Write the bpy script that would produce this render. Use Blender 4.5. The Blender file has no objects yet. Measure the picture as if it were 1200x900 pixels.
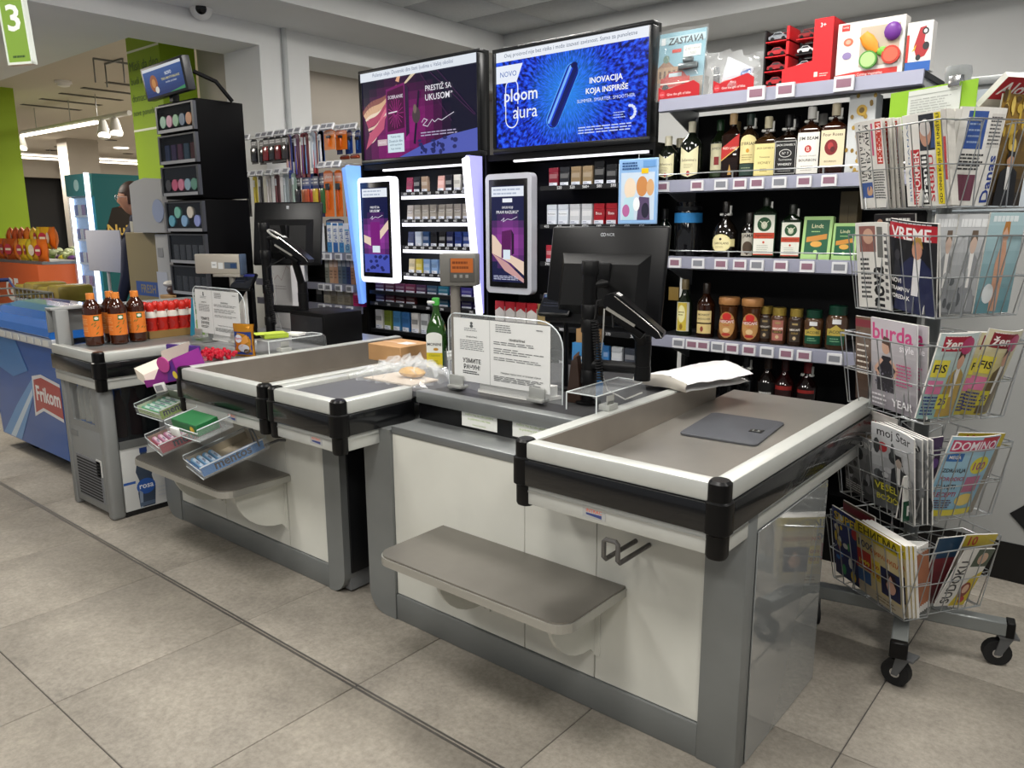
import bpy, bmesh, math, random
from mathutils import Vector, Matrix, Euler
random.seed(7)
S = bpy.context.scene
C = S.collection
PI = math.pi
# ------------------------------------------------------------------ camera
FPX, YAW, PITCH, ROLL, EYE = 913.387, -0.694581, 0.201559, 0.0048983, 1.5
_f = Vector((math.sin(YAW)*math.cos(PITCH), math.cos(YAW)*math.cos(PITCH), -math.sin(PITCH)))
_r0 = Vector((math.cos(YAW), -math.sin(YAW), 0)); _d0 = _f.cross(_r0)
_r = _r0*math.cos(ROLL)+_d0*math.sin(ROLL); _d = _d0*math.cos(ROLL)-_r0*math.sin(ROLL)
cd = bpy.data.cameras.new('camera'); cam = bpy.data.objects.new('camera', cd); C.objects.link(cam)
cd.sensor_fit = 'HORIZONTAL'; cd.sensor_width = 36; cd.lens = 36*FPX/1200; cd.clip_start = 0.05; cd.clip_end = 100
cam.matrix_world = Matrix(((_r.x, -_d.x, -_f.x, 0), (_r.y, -_d.y, -_f.y, 0), (_r.z, -_d.z, -_f.z, EYE), (0, 0, 0, 1)))
S.camera = cam
def ray(x, y): return _r*((x-600)/FPX)+_d*((y-450)/FPX)+_f
def atY(x, y, Y): d = ray(x, y); return d*(Y/d.y)+Vector((0, 0, EYE))     # where a sight line meets the plane at depth Y
def atX(x, y, X): d = ray(x, y); return d*(X/d.x)+Vector((0, 0, EYE))
def atZ(x, y, z): d = ray(x, y); return d*((z-EYE)/d.z)+Vector((0, 0, EYE))
# ------------------------------------------------------------------ world, lights, exposure
w = bpy.data.worlds.new('world'); S.world = w; w.use_nodes = True
w.node_tree.nodes['Background'].inputs[0].default_value = (0.80, 0.82, 0.86, 1)
w.node_tree.nodes['Background'].inputs[1].default_value = 0.34
def area(name, loc, sx, sy, power, col=(1, 0.97, 0.92), rot=(0, 0, 0)):
    l = bpy.data.lights.new(name, 'AREA'); l.shape = 'RECTANGLE'; l.size = sx; l.size_y = sy; l.energy = power; l.color = col
    o = bpy.data.objects.new(name, l); C.objects.link(o); o.location = loc; o.rotation_euler = rot; return o
CEIL = 3.15
LAMPS = [(-3.1, 0.5), (-1.3, 0.5), (0.5, 0.5), (-3.1, -1.3), (-1.3, -1.3), (0.5, -1.3), (-3.1, 2.7), (-1.3, 2.7), (0.5, 2.7), (-3.55, 4.55), (-1.75, 4.55)]
for (x, y) in LAMPS: area('ceiling_panel_light', (x, y, CEIL-0.03), .58, .58, 31 if y > 0 else 20)
for (x, y) in ((-7.6, 1.6), (-8.2, 5.6), (-11, 6.2), (-10.5, 9), (-14.5, 7), (-15, 10), (-18.5, 6.5), (-18.5, 10)): area('store_area_light', (x, y, 2.78 if y < 2.8 else 3.25), 1.2, .5, 85, (1, 0.93, 0.82))
area('niche_fill', (-6.1, 5.2, 2.93), .3, 1.6, 5, (1, .95, .88))  # added fill with no visible fitting, brightens the niche behind the opening
vs = S.view_settings; vs.view_transform = 'Standard'; vs.look = 'None'; vs.exposure = 0.0; vs.gamma = 1; vs.use_curve_mapping = False
# ------------------------------------------------------------------ materials
def lin(h):
    if isinstance(h, (tuple, list)): return tuple(h[:3])
    h = h.lstrip('#'); v = [int(h[i:i+2], 16)/255 for i in (0, 2, 4)]
    return tuple(c/12.92 if c <= .04045 else ((c+.055)/1.055)**2.4 for c in v)
_M = {}
def mat(h, rough=.5, metal=0., var=.0, scale=6., bump=0., emit=0., trans=0., alpha=1., stretch=None, ior=1.45, coat=0., spec=.5):
    key = (str(h), rough, metal, var, scale, bump, emit, trans, alpha, str(stretch), ior, coat, spec)
    if key in _M: return _M[key]
    m = bpy.data.materials.new('procedural_%d' % len(_M)); m.use_nodes = True; nt = m.node_tree; n = nt.nodes; L = nt.links
    b = n['Principled BSDF']; c = lin(h)
    b.inputs['Base Color'].default_value = (*c, 1); b.inputs['Roughness'].default_value = rough; b.inputs['Metallic'].default_value = metal
    b.inputs['IOR'].default_value = ior; b.inputs['Transmission Weight'].default_value = trans; b.inputs['Alpha'].default_value = alpha
    b.inputs['Coat Weight'].default_value = coat; b.inputs['Specular IOR Level'].default_value = spec
    if emit:
        b.inputs['Emission Color'].default_value = (*c, 1); b.inputs['Emission Strength'].default_value = emit
    if var or bump:
        tc = n.new('ShaderNodeTexCoord'); mp = n.new('ShaderNodeMapping'); nz = n.new('ShaderNodeTexNoise')
        L.new(tc.outputs['Object'], mp.inputs[0]); L.new(mp.outputs[0], nz.inputs['Vector'])
        if stretch: mp.inputs['Scale'].default_value = stretch
        nz.inputs['Scale'].default_value = scale; nz.inputs['Detail'].default_value = 6
        if var:
            r = n.new('ShaderNodeValToRGB'); e = r.color_ramp.elements
            e[0].position = .3; e[1].position = .7
            e[0].color = (*[max(0, q*(1-var)) for q in c], 1); e[1].color = (*[min(1, q*(1+var)) for q in c], 1)
            L.new(nz.outputs['Fac'], r.inputs[0]); L.new(r.outputs[0], b.inputs['Base Color'])
        if bump:
            bp = n.new('ShaderNodeBump'); bp.inputs['Strength'].default_value = bump; bp.inputs['Distance'].default_value = .01
            L.new(nz.outputs['Fac'], bp.inputs['Height']); L.new(bp.outputs[0], b.inputs['Normal'])
    _M[key] = m; return m
def ink(rough=.5, emit=0., coat=0.):
    """printing ink: the colour comes from the face colour of the print"""
    key = ('ink', rough, emit, coat)
    if key in _M: return _M[key]
    m = bpy.data.materials.new('procedural_ink_%d' % len(_M)); m.use_nodes = True; n = m.node_tree.nodes; L = m.node_tree.links
    b = n['Principled BSDF']; b.inputs['Roughness'].default_value = rough; b.inputs['Coat Weight'].default_value = coat
    a = n.new('ShaderNodeAttribute'); a.attribute_name = 'print'; L.new(a.outputs['Color'], b.inputs['Base Color'])
    if emit:
        b.inputs['Base Color'].default_value = (0, 0, 0, 1); L.remove(b.inputs['Base Color'].links[0])
        L.new(a.outputs['Color'], b.inputs['Emission Color']); b.inputs['Emission Strength'].default_value = emit
    _M[key] = m; return m
# ------------------------------------------------------------------ mesh collector
class MB:
    def __init__(s): s.v = []; s.f = []; s.sm = []
    def add(s, vs, fs, smooth=False, mx=None):
        o = len(s.v)
        s.v += [tuple(mx @ Vector(q)) if mx else tuple(q) for q in vs]
        s.f += [tuple(i+o for i in f) for f in fs]; s.sm += [smooth]*len(fs); return s
    def box(s, x0, x1, y0, y1, z0, z1, mx=None):
        return s.add([(x, y, z) for z in (z0, z1) for y in (y0, y1) for x in (x0, x1)],
                     [(0, 2, 3, 1), (4, 5, 7, 6), (0, 1, 5, 4), (2, 6, 7, 3), (0, 4, 6, 2), (1, 3, 7, 5)], False, mx)
    def bev(s, x0, x1, y0, y1, z0, z1, r, n=2, mx=None):
        """box with all edges rounded"""
        bm = bmesh.new(); bmesh.ops.create_cube(bm, size=1)
        for q in bm.verts: q.co = Vector((x0+(q.co.x+.5)*(x1-x0), y0+(q.co.y+.5)*(y1-y0), z0+(q.co.z+.5)*(z1-z0)))
        bmesh.ops.bevel(bm, geom=bm.edges[:], offset=min(r, .49*min(abs(x1-x0), abs(y1-y0), abs(z1-z0))), segments=n, affect='EDGES', profile=.5)
        bm.verts.index_update(); s.add([q.co[:] for q in bm.verts], [[q.index for q in f.verts] for f in bm.faces], True, mx); bm.free(); return s
    def prism(s, pts, h0, h1, axis='z', mx=None):
        """extrude a 2D outline; axis z: pts=(x,y); y: pts=(x,z); x: pts=(y,z)"""
        n = len(pts)
        def P(p, h): return (p[0], p[1], h) if axis == 'z' else ((p[0], h, p[1]) if axis == 'y' else (h, p[0], p[1]))
        vs = [P(p, h0) for p in pts]+[P(p, h1) for p in pts]
        return s.add(vs, [tuple(range(n))[::-1], tuple(range(n, 2*n))]+[(i, (i+1) % n, n+(i+1) % n, n+i) for i in range(n)], False, mx)
    def lathe(s, prof, n=16, cx=0, cy=0, z0=0, sx=1, sy=1, mx=None, smooth=True):
        """prof = [(r, z)...] bottom to top"""
        vs = []; fs = []
        for (r, z) in prof:
            for k in range(n):
                a = 2*PI*k/n; vs.append((cx+r*sx*math.cos(a), cy+r*sy*math.sin(a), z0+z))
        m = len(prof)
        for i in range(m-1):
            for k in range(n): fs.append((i*n+k, i*n+(k+1) % n, (i+1)*n+(k+1) % n, (i+1)*n+k))
        if prof[0][0] > 1e-5: fs.append(tuple(range(n))[::-1])
        if prof[-1][0] > 1e-5: fs.append(tuple(range((m-1)*n, m*n)))
        return s.add(vs, fs, smooth, mx)
    def sq(s, prof, n=4, cx=0, cy=0, mx=None, z0=0):
        """like lathe for a rounded-square section: prof=[(half_w, half_d, corner, z)]"""
        vs = []; fs = []; cnt = 4*(n+1)
        for (hw, hd, c, z) in prof:
            c = min(c, hw, hd)
            for q, (ux, uy) in enumerate(((1, 1), (-1, 1), (-1, -1), (1, -1))):
                for k in range(n+1):
                    a = PI/2*q+PI/2*k/n
                    vs.append((cx+ux*(hw-c)+c*math.cos(a), cy+uy*(hd-c)+c*math.sin(a), z0+z))
        for i in range(len(prof)-1):
            for k in range(cnt): fs.append((i*cnt+k, i*cnt+(k+1) % cnt, (i+1)*cnt+(k+1) % cnt, (i+1)*cnt+k))
        fs.append(tuple(range(cnt))[::-1]); fs.append(tuple(range((len(prof)-1)*cnt, len(prof)*cnt)))
        return s.add(vs, fs, True, mx)
    def cyl(s, a, b, r, n=10, r2=None, smooth=True):
        a = Vector(a); b = Vector(b); d = b-a; L = d.length
        q = d.to_track_quat('Z', 'Y').to_matrix().to_4x4(); q.translation = a
        return s.lathe([(r, 0), (r2 if r2 is not None else r, L)], n, mx=q, smooth=smooth)
    def tube(s, pts, r, n=6, closed=False):
        pts = [Vector(p) for p in pts]; m = len(pts); vs = []; fs = []; up = None
        for i, p in enumerate(pts):
            t = (pts[(i+1) % m]-pts[i-1]) if closed else (pts[min(i+1, m-1)]-pts[max(i-1, 0)])
            t.normalize()
            if up is None:
                up = Vector((0, 0, 1)) if abs(t.z) < .9 else Vector((1, 0, 0))
            u = (up-t*up.dot(t)).normalized(); v = t.cross(u); up = u
            rr = r[i] if isinstance(r, (list, tuple)) else r
            for k in range(n):
                a = 2*PI*k/n; vs.append(p+u*rr*math.cos(a)+v*rr*math.sin(a))
        for i in range(m if closed else m-1):
            j = (i+1) % m
            for k in range(n): fs.append((i*n+k, i*n+(k+1) % n, j*n+(k+1) % n, j*n+k))
        if not closed: fs += [tuple(range(n))[::-1], tuple(range((m-1)*n, m*n))]
        return s.add(vs, fs, n > 4)
    def ball(s, c, r, n=10, m=6, sx=1, sy=1, sz=1, mx=None):
        prof = [(max(1e-6, r*math.sin(PI*i/m)), -r*math.cos(PI*i/m)*sz) for i in range(m+1)]
        vs = []; fs = []
        for (q, z) in prof:
            for k in range(n):
                a = 2*PI*k/n; vs.append((c[0]+q*sx*math.cos(a), c[1]+q*sy*math.sin(a), c[2]+z))
        for i in range(m):
            for k in range(n): fs.append((i*n+k, i*n+(k+1) % n, (i+1)*n+(k+1) % n, (i+1)*n+k))
        return s.add(vs, fs, True, mx)
    def grid(s, fn, nu, nv, smooth=True):
        vs = [fn(i/nu, j/nv) for j in range(nv+1) for i in range(nu+1)]
        return s.add(vs, [(j*(nu+1)+i, j*(nu+1)+i+1, (j+1)*(nu+1)+i+1, (j+1)*(nu+1)+i) for j in range(nv) for i in range(nu)], smooth)
    def mesh(s, name):
        me = bpy.data.meshes.new(name); me.from_pydata(s.v, [], s.f); me.polygons.foreach_set('use_smooth', s.sm); me.update(); return me
def obj(name, mb, m, parent=None, mesh=None):
    me = mesh or mb.mesh(name)
    if mesh is None and m is not None: me.materials.append(m)
    if mesh is None and any(mb.sm):
        try: me.set_sharp_from_angle(angle=math.radians(40))
        except Exception: pass
    o = bpy.data.objects.new(name, me); C.objects.link(o)
    if parent: o.parent = parent
    return o
def thing(name, label, cat, loc=(0, 0, 0), rz=0, group=None, rot=None):
    o = bpy.data.objects.new(name, None); C.objects.link(o); o.location = loc; o.rotation_euler = rot or (0, 0, rz)
    o.empty_display_size = .05; return tag(o, label, cat, group)
def tag(o, label, cat, group=None):
    o['label'] = label; o['category'] = cat
    if group: o['group'] = group
    return o
def struct(name, mb, m):
    o = obj(name, mb, m); o['kind'] = 'structure'; return o
def dup(root, loc, rot=None, label=None, group=None):
    r = root.copy(); C.objects.link(r); r.location = loc
    if rot is not None: r.rotation_euler = rot if isinstance(rot, tuple) else (0, 0, rot)
    if label: r['label'] = label
    if group: r['group'] = group
    for ch in list(root.children):
        c = ch.copy(); C.objects.link(c); c.parent = r
        for g in list(ch.children):
            d = g.copy(); C.objects.link(d); d.parent = c
    return r
ORD = ['first', 'second', 'third', 'fourth', 'fifth', 'sixth', 'seventh', 'eighth', 'ninth', 'tenth', 'eleventh', 'twelfth', 'thirteenth', 'fourteenth', 'fifteenth', 'sixteenth', 'seventeenth', 'eighteenth']
# ------------------------------------------------------------------ flat print (lettering and pictures on packs, covers, screens)
_T = {}
def glyphs(s, bold=0.):
    """outline of a line of text as (verts, faces, width, height, y0), cached"""
    key = (s, bold)
    if key in _T: return _T[key]
    cu = bpy.data.curves.new('lettering', 'FONT'); cu.body = s; cu.resolution_u = 2; cu.size = 1; cu.offset = bold; cu.fill_mode = 'FRONT'
    ob = bpy.data.objects.new('lettering', cu); C.objects.link(ob)
    dg = bpy.context.evaluated_depsgraph_get(); me = bpy.data.meshes.new_from_object(ob.evaluated_get(dg))
    vs = [v.co.copy() for v in me.vertices]; fs = [tuple(p.vertices) for p in me.polygons]
    bpy.data.objects.remove(ob); bpy.data.curves.remove(cu); bpy.data.meshes.remove(me)
    if not vs: _T[key] = None; return None
    x0 = min(v.x for v in vs); x1 = max(v.x for v in vs); y0 = min(v.y for v in vs); y1 = max(v.y for v in vs)
    _T[key] = ([((v.x-x0)/(x1-x0+1e-9), (v.y-y0)/(y1-y0+1e-9)) for v in vs], fs, x1-x0, y1-y0); return _T[key]
class Print:
    """flat artwork of W x H metres, u to the right, v up, origin lower left; each element lies a hair above the one before"""
    def __init__(s, W, H, step=.00012): s.W = W; s.H = H; s.v = []; s.f = []; s.c = []; s.k = 0; s.step = step
    def poly(s, pts, col, new=True):
        if new: s.k += 1
        o = len(s.v); s.v += [(p[0]*s.W, p[1]*s.H, s.k*s.step) for p in pts]; s.f.append(tuple(range(o, o+len(pts)))); s.c.append(lin(col)); return s
    def rect(s, u0, v0, u1, v1, col, new=True): return s.poly([(u0, v0), (u1, v0), (u1, v1), (u0, v1)], col, new)
    def ell(s, cu, cv, ru, rv, col, n=18, new=True): return s.poly([(cu+ru*math.cos(2*PI*k/n), cv+rv*math.sin(2*PI*k/n)) for k in range(n)], col, new)
    def line(s, pts, wd, col):
        s.k += 1
        for a, b in zip(pts[:-1], pts[1:]):
            ax, ay, bx_, by_ = a[0]*s.W, a[1]*s.H, b[0]*s.W, b[1]*s.H; L = math.hypot(bx_-ax, by_-ay) or 1
            nx, ny = -(by_-ay)/L*wd/2, (bx_-ax)/L*wd/2; o = len(s.v)
            s.v += [(ax+nx, ay+ny, s.k*s.step), (ax-nx, ay-ny, s.k*s.step), (bx_-nx, by_-ny, s.k*s.step), (bx_+nx, by_+ny, s.k*s.step)]
            s.f.append((o, o+1, o+2, o+3)); s.c.append(lin(col))
        return s
    def text(s, t, u0, v0, u1, v1, col, bold=0., keep=True, shear=0., vert=False, align='c'):
        """lettering fitted into the rectangle (keep: keep the letters' proportions)"""
        g = glyphs(t, bold)
        if not g: return s
        s.k += 1; gv, gf, gw, gh = g
        bw = abs(u1-u0)*s.W; bh = abs(v1-v0)*s.H
        if vert: bw, bh = bh, bw
        sx, sy = bw, bh
        if keep:
            q = min(bw/gw, bh/gh); sx, sy = q*gw, q*gh
        dx = {'c': (bw-sx)/2, 'l': 0, 'r': bw-sx}[align]; dy = (bh-sy)/2; o = len(s.v)
        for (a, b) in gv:
            x = dx+a*sx+shear*b*sy; y = dy+b*sy
            if vert: x, y = bh-y, x
            s.v.append((min(u0, u1)*s.W+x, min(v0, v1)*s.H+y, s.k*s.step))
        for f in gf: s.f.append(tuple(i+o for i in f)); s.c.append(lin(col))
        return s
    def lines(s, u0, v0, u1, v1, n, col, duty=.35, ragged=.25):
        """small print too fine to read: rows of word-length strokes"""
        s.k += 1
        for i in range(n):
            y = v1-(v1-v0)*(i+.5)/n; h = (v1-v0)/n*duty/2; x = u0; end = u1-(u1-u0)*ragged*random.random()
            while x < end-.01:
                w_ = min((u1-u0)*random.uniform(.08, .22), end-x); s.rect(x, y-h, x+w_*.86, y+h, col, False); x += w_
        return s
    def slice(s, wd):
        """cut faces into narrow upright strips so that they can follow a curve"""
        def clip(P, x, side):
            out = []
            for a, b in zip(P, P[1:]+P[:1]):
                ia, ib = (a[0] <= x) == side or a[0] == x, (b[0] <= x) == side or b[0] == x
                if ia: out.append(a)
                if ia != ib:
                    f = (x-a[0])/(b[0]-a[0]); out.append(tuple(a[i]+f*(b[i]-a[i]) for i in range(3)))
            return out
        V, Fs, Cs = [], [], []
        for f, c in zip(s.f, s.c):
            P = [s.v[i] for i in f]; x0 = min(q[0] for q in P); x1 = max(q[0] for q in P); k = math.floor(x0/wd)+1
            while k*wd < x1-1e-7 and len(P) > 2:
                L_ = clip(P, k*wd, True); P = clip(P, k*wd, False)
                if len(L_) > 2: Fs.append(tuple(range(len(V), len(V)+len(L_)))); V += L_; Cs.append(c)
                k += 1
            if len(P) > 2: Fs.append(tuple(range(len(V), len(V)+len(P)))); V += P; Cs.append(c)
        s.v, s.f, s.c = V, Fs, Cs
    def obj(s, name, parent, mx=None, rough=.5, emit=0., coat=0., bend=None):
        me = bpy.data.meshes.new(name); vs = s.v
        if bend:
            s.slice(s.W/10); vs = s.v
        if bend: vs = [bend(*q) for q in vs]
        elif mx: vs = [tuple(mx @ Vector(q)) for q in vs]
        me.from_pydata(vs, [], s.f); me.materials.append(ink(rough, emit, coat))
        a = me.color_attributes.new('print', 'FLOAT_COLOR', 'CORNER'); dat = []
        for p in me.polygons: dat += [*s.c[p.index], 1.]*p.loop_total
        a.data.foreach_set('color', dat); me.update()
        o = bpy.data.objects.new(name, me); C.objects.link(o)
        if parent: o.parent = parent
        return o
def face(origin, u, v):
    """frame for a Print: origin, u direction, v direction"""
    u = Vector(u).normalized(); v = Vector(v).normalized(); n = u.cross(v)
    return Matrix(((u.x, v.x, n.x, origin[0]), (u.y, v.y, n.y, origin[1]), (u.z, v.z, n.z, origin[2]), (0, 0, 0, 1)))
def front(x0, y, z0): return face((x0, y, z0), (1, 0, 0), (0, 0, 1))       # artwork that looks towards -Y
def wrap(r, a0, z0, off=.0006, cx=0, cy=0):
    """bend for a label around an upright bottle of radius r, centred on angle a0"""
    def f(x, y, z): a = a0+x/r; return (cx+(r+off+z)*math.cos(a), cy+(r+off+z)*math.sin(a), z0+y)
    return f
# common materials
STEEL = mat('#a7a39c', .33, .62, .10, 3., 0., stretch=(1, 1, 6)); ALU = mat('#c4c6c3', .36, .75, .04, 9.); ALUD = mat('#8b8e8e', .42, .7, .05, 7.)
WHITEP = mat('#d3d3ca', .38, 0, .08, 2.5); BLACKP = mat('#070708', .34, spec=.3); BLACKM = mat('#060607', .5, spec=.2); GREYM = mat('#7b7d7c', .45, .5, .05, 8.)
CHROME = mat('#d8d8d8', .22, 1.); RUBBER = mat('#141414', .7); WIRE = mat('#aeb1b2', .3, .85); WPLAST = mat('#e8e8e6', .4); PAPER = mat('#ecebe6', .75)
GLASS = mat('#f4f8f8', .03, trans=1., ior=1.1); ACRYL = mat('#eef3f4', .04, alpha=.09, spec=.9)
# ================================================================== SETTING
def tile_mat():
    m = bpy.data.materials.new('porcelain_tile'); m.use_nodes = True; n = m.node_tree.nodes; L = m.node_tree.links; b = n['Principled BSDF']
    tc = n.new('ShaderNodeTexCoord'); oi = n.new('ShaderNodeObjectInfo'); ad = n.new('ShaderNodeVectorMath'); ad.operation = 'ADD'
    sc = n.new('ShaderNodeVectorMath'); sc.operation = 'SCALE'; sc.inputs[3].default_value = 37.
    cb = n.new('ShaderNodeCombineXYZ')
    for i in range(3): L.new(oi.outputs['Random'], cb.inputs[i])
    L.new(cb.outputs[0], sc.inputs[0]); L.new(tc.outputs['Object'], ad.inputs[0]); L.new(sc.outputs[0], ad.inputs[1])
    def noise(s, d, rgh=.6):
        q = n.new('ShaderNodeTexNoise'); q.inputs['Scale'].default_value = s; q.inputs['Detail'].default_value = d; q.inputs['Roughness'].default_value = rgh
        L.new(ad.outputs[0], q.inputs['Vector']); return q
    a = noise(4.2, 9, .78); f = noise(55, 5, .75); r = n.new('ShaderNodeValToRGB'); e = r.color_ramp.elements
    e[0].position = .3; e[0].color = (*lin('#857f76'), 1); e[1].position = .72; e[1].color = (*lin('#a49d91'), 1)
    L.new(a.outputs['Fac'], r.inputs[0])
    r2 = n.new('ShaderNodeValToRGB'); e2 = r2.color_ramp.elements; e2[0].position = .36; e2[0].color = (.72, .72, .72, 1); e2[1].position = .62; e2[1].color = (1.06, 1.06, 1.06, 1)
    L.new(f.outputs['Fac'], r2.inputs[0])
    mx = n.new('ShaderNodeMix'); mx.data_type = 'RGBA'; mx.blend_type = 'MULTIPLY'; mx.inputs[0].default_value = .75
    L.new(r.outputs[0], mx.inputs[6]); L.new(r2.outputs[0], mx.inputs[7]); L.new(mx.outputs[2], b.inputs['Base Color'])
    b.inputs['Roughness'].default_value = .58; b.inputs['Specular IOR Level'].default_value = .22
    return m
fl = struct('floor', MB().box(-24, 3.2, -3.2, 12, -.08, -.004), mat('#4a4744', .8, 0, .1, 20))
TX0, TY0, TS = -1.9, 1.46, .675
_tile = MB(); _h = TS/2-.0022; _tile.sq([(_h, _h, .002, -.02), (_h, _h, .002, -.001), (_h-.001, _h-.001, .002, 0)], 1)
_tm = _tile.mesh('floor_tile'); _tm.materials.append(tile_mat())
for i in range(-12, 5):
    for j in range(-4, 7):
        x = TX0+(i+.5)*TS; y = TY0+(j+.5)*TS
        if y > 2.7 and x < -3: continue
        o = obj('floor_tile', None, None, fl, _tm); o.location = (x, y, 0)
obj('expansion_strip', MB().box(-9, 1.4, TY0-.011, TY0-.0035, -.02, .0012).box(-9, 1.4, TY0+.0035, TY0+.011, -.02, .0012), mat('#6d6a66', .4, .6), fl)
struct('floor_far', MB().box(-24, -8.7, -3.2, 12, -.004, -.0005).box(-8.7, -5.95, 2.82, 12, -.004, -.0005), mat('#9a938a', .5, 0, .06, 3))
WALLW = mat('#e0e1e0', .7, 0, .03, 2.); WALLB = mat('#b9b2a8', .75, 0, .03, 2.); GREEN = mat('#8fae1f', .6, 0, .04, 2.)
# ceiling of the checkout area: slab with tiles
ce = struct('ceiling', MB().box(-4.76, 3.2, -3.2, 5.62, CEIL, CEIL+.15), mat('#5d5f60', .8))
_c = MB(); _q = .3-.006; _c.sq([(_q, _q, .002, -.012), (_q, _q, .002, 0)], 1); _cm = _c.mesh('ceiling_tile'); _cm.materials.append(mat('#d2d5d6', .85, 0, .04, 40., .1))
for i in range(0, 13):
    for j in range(0, 9):
        x = -4.76+.3+i*.6; y = 5.62-.3-j*.6
        if any(abs(x-a) < .3 and abs(y-b) < .3 for a, b in LAMPS): continue
        o = obj('ceiling_tile', None, None, ce, _cm); o.location = (x, y, CEIL)
for k, (x, y) in enumerate(LAMPS):
    t = thing('ceiling_light', 'square white panel lamp set in the tiled ceiling', 'ceiling light', (x, y, CEIL), 0, 'panel lamps in the tiled ceiling')
    obj('frame', MB().box(-.3, .3, -.3, -.285, -.02, 0).box(-.3, .3, .285, .3, -.02, 0).box(-.3, -.285, -.285, .285, -.02, 0).box(.285, .3, -.285, .285, -.02, 0), WPLAST, t)
    obj('diffuser', MB().box(-.285, .285, -.285, .285, -.016, -.004), mat('#fffaf0', .5, emit=5.), t)
# walls and beams
struct('wall_back', MB().box(-5.4, 3.2, 6.3, 6.45, 0, CEIL+.15), WALLW)
struct('trim_1', MB().box(-5.4, -4.76, -3.2, 6.3, 2.97, 3.3), WALLW)                       # dropped bulkhead along the left wall
struct('trim_2', MB().box(-4.76, 3.2, 5.62, 6.3, 2.97, CEIL+.15), WALLW)                        # beam along the back wall
wl = MB(); wl.box(-5.89, -5.4, 3.56, 4.0, 0, 2.97).box(-5.89, -5.4, 4.0, 6.3, 2.81, 2.97).box(-5.89, -5.4, 2.82, 3.56, 2.82, 3.3).box(-5.89, -5.4, -3.2, 2.82, 2.82, 3.3)
struct('wall_left', wl, WALLW)
struct('trim_3', MB().box(-24, -5.89, -3.2, 2.82, 2.82, 3.5), WALLW)                        # beam towards the far lanes
struct('wall_niche', MB().box(-6.6, -6.5, 3.9, 7.5, 0, 2.96).box(-6.6, -5.89, 3.9, 7.5, 2.96, 3.05), WALLB)
struct('trim_4', MB().cyl((-5.385, 3.77, 0), (-5.385, 3.77, 3.0), .022, 10), mat('#b9bcbc', .5))   # pipe on the wall
wr = struct('wall_right', MB().box(-.79, 3.2, 3.73, 3.8, .17, 2.04), mat('#a3a4a2', .35, 0, .04, 1.5))
obj('plinth', MB().box(-.79, 3.2, 3.725, 3.8, 0, .17), mat('#0c0c0d', .35), wr)
obj('upper_panel', MB().box(-.79, 3.2, 3.722, 3.73, 1.545, 2.02), mat('#a9b2b8', .3, 0, .03, 1.5), wr)
obj('seam', MB().box(-.79, 3.2, 3.724, 3.73, 1.53, 1.543), mat('#5b5f62', .5), wr)
obj('top_rail', MB().bev(-.79, 3.2, 3.71, 3.81, 2.035, 2.07, .006), mat('#8f9292', .4, .4), wr)
# green pillars, far store
struct('wall_pillar_right', MB().box(-6.95, -6.4, 3.3, 3.6, 0, 3.32), GREEN)
struct('wall_pillar_left', MB().box(-13.4, -12.16, 3.5, 4.2, 0, 3.32), GREEN)
struct('wall_store', MB().box(-6.4, -5.85, 3.62, 3.75, 0, 3.32), WALLB)
struct('wall_far', MB().box(-22.2, -22, -3, 7.55, 0, 3.5).box(-22.2, -22, 8.6, 16, 0, 3.5).box(-22.2, -22, 7.55, 8.6, 2.72, 3.5), WALLB)
struct('wall_dark', MB().box(-23.2, -22.4, 7, 9.2, 0, 3), mat('#1d1d1f', .6))
struct('wall_far_back', MB().box(-22, -6.6, 13, 13.2, 0, 3.5), WALLB)
fc = struct('ceiling_far', MB().box(-24, -5.89, 2.82, 13.2, 3.32, 3.5), mat('#c6bfb3', .8))
for k, (a, b) in enumerate(((25, 90), (47, 115), (70, 140), (96, 168), (125, 190))):
    q = atZ(a, 122-k*6.5, 3.32); obj('ceiling_slot', MB().box(q.x-.06, q.x+.06, q.y, q.y+.85, 3.314, 3.319), mat('#3e3a35', .7), fc)
for k, (px, py) in enumerate(((82, 172), (90, 178), (108, 167), (130, 164), (60, 176), (70, 172), (150, 180))):
    q = atZ(px, py, 3.32); obj('downlight', MB().lathe([(.12, -.01), (.12, 0)], 12, q.x, q.y, 3.319), mat('#4a463f', .6), fc)
q = atZ(142, 173, 3.32); obj('downlight', MB().lathe([(.16, -.01), (.16, 0)], 12, q.x, q.y, 3.319), mat('#fff8ea', .5, emit=6.), fc)
for (y0, z0) in ((7.7, 3.12), (8.0, 3.0)):
    t = thing('linear_light', 'thin white linear lamp hung across the far store' if y0 < 7.9 else 'lower thin white linear lamp hung across the far store', 'ceiling light', (-20.5 if y0 < 7.9 else -19.9, y0, z0))
    obj('housing', MB().box(-.03, .03, -4, 6, .03, .06), WPLAST, t); obj('tube', MB().box(-.03, .03, -4, 6, 0, .03), mat('#fff4e0', .5, emit=4.), t)
    [obj('hanger', MB().cyl((0, y_, .06), (0, y_, 3.32-z0), .006, 6), WIRE, t) for y_ in (0, 3)]
struct('wall_column_far', MB().box(-18.5, -18, 7.1, 7.73, 0, 3.32), WALLB)
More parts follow.
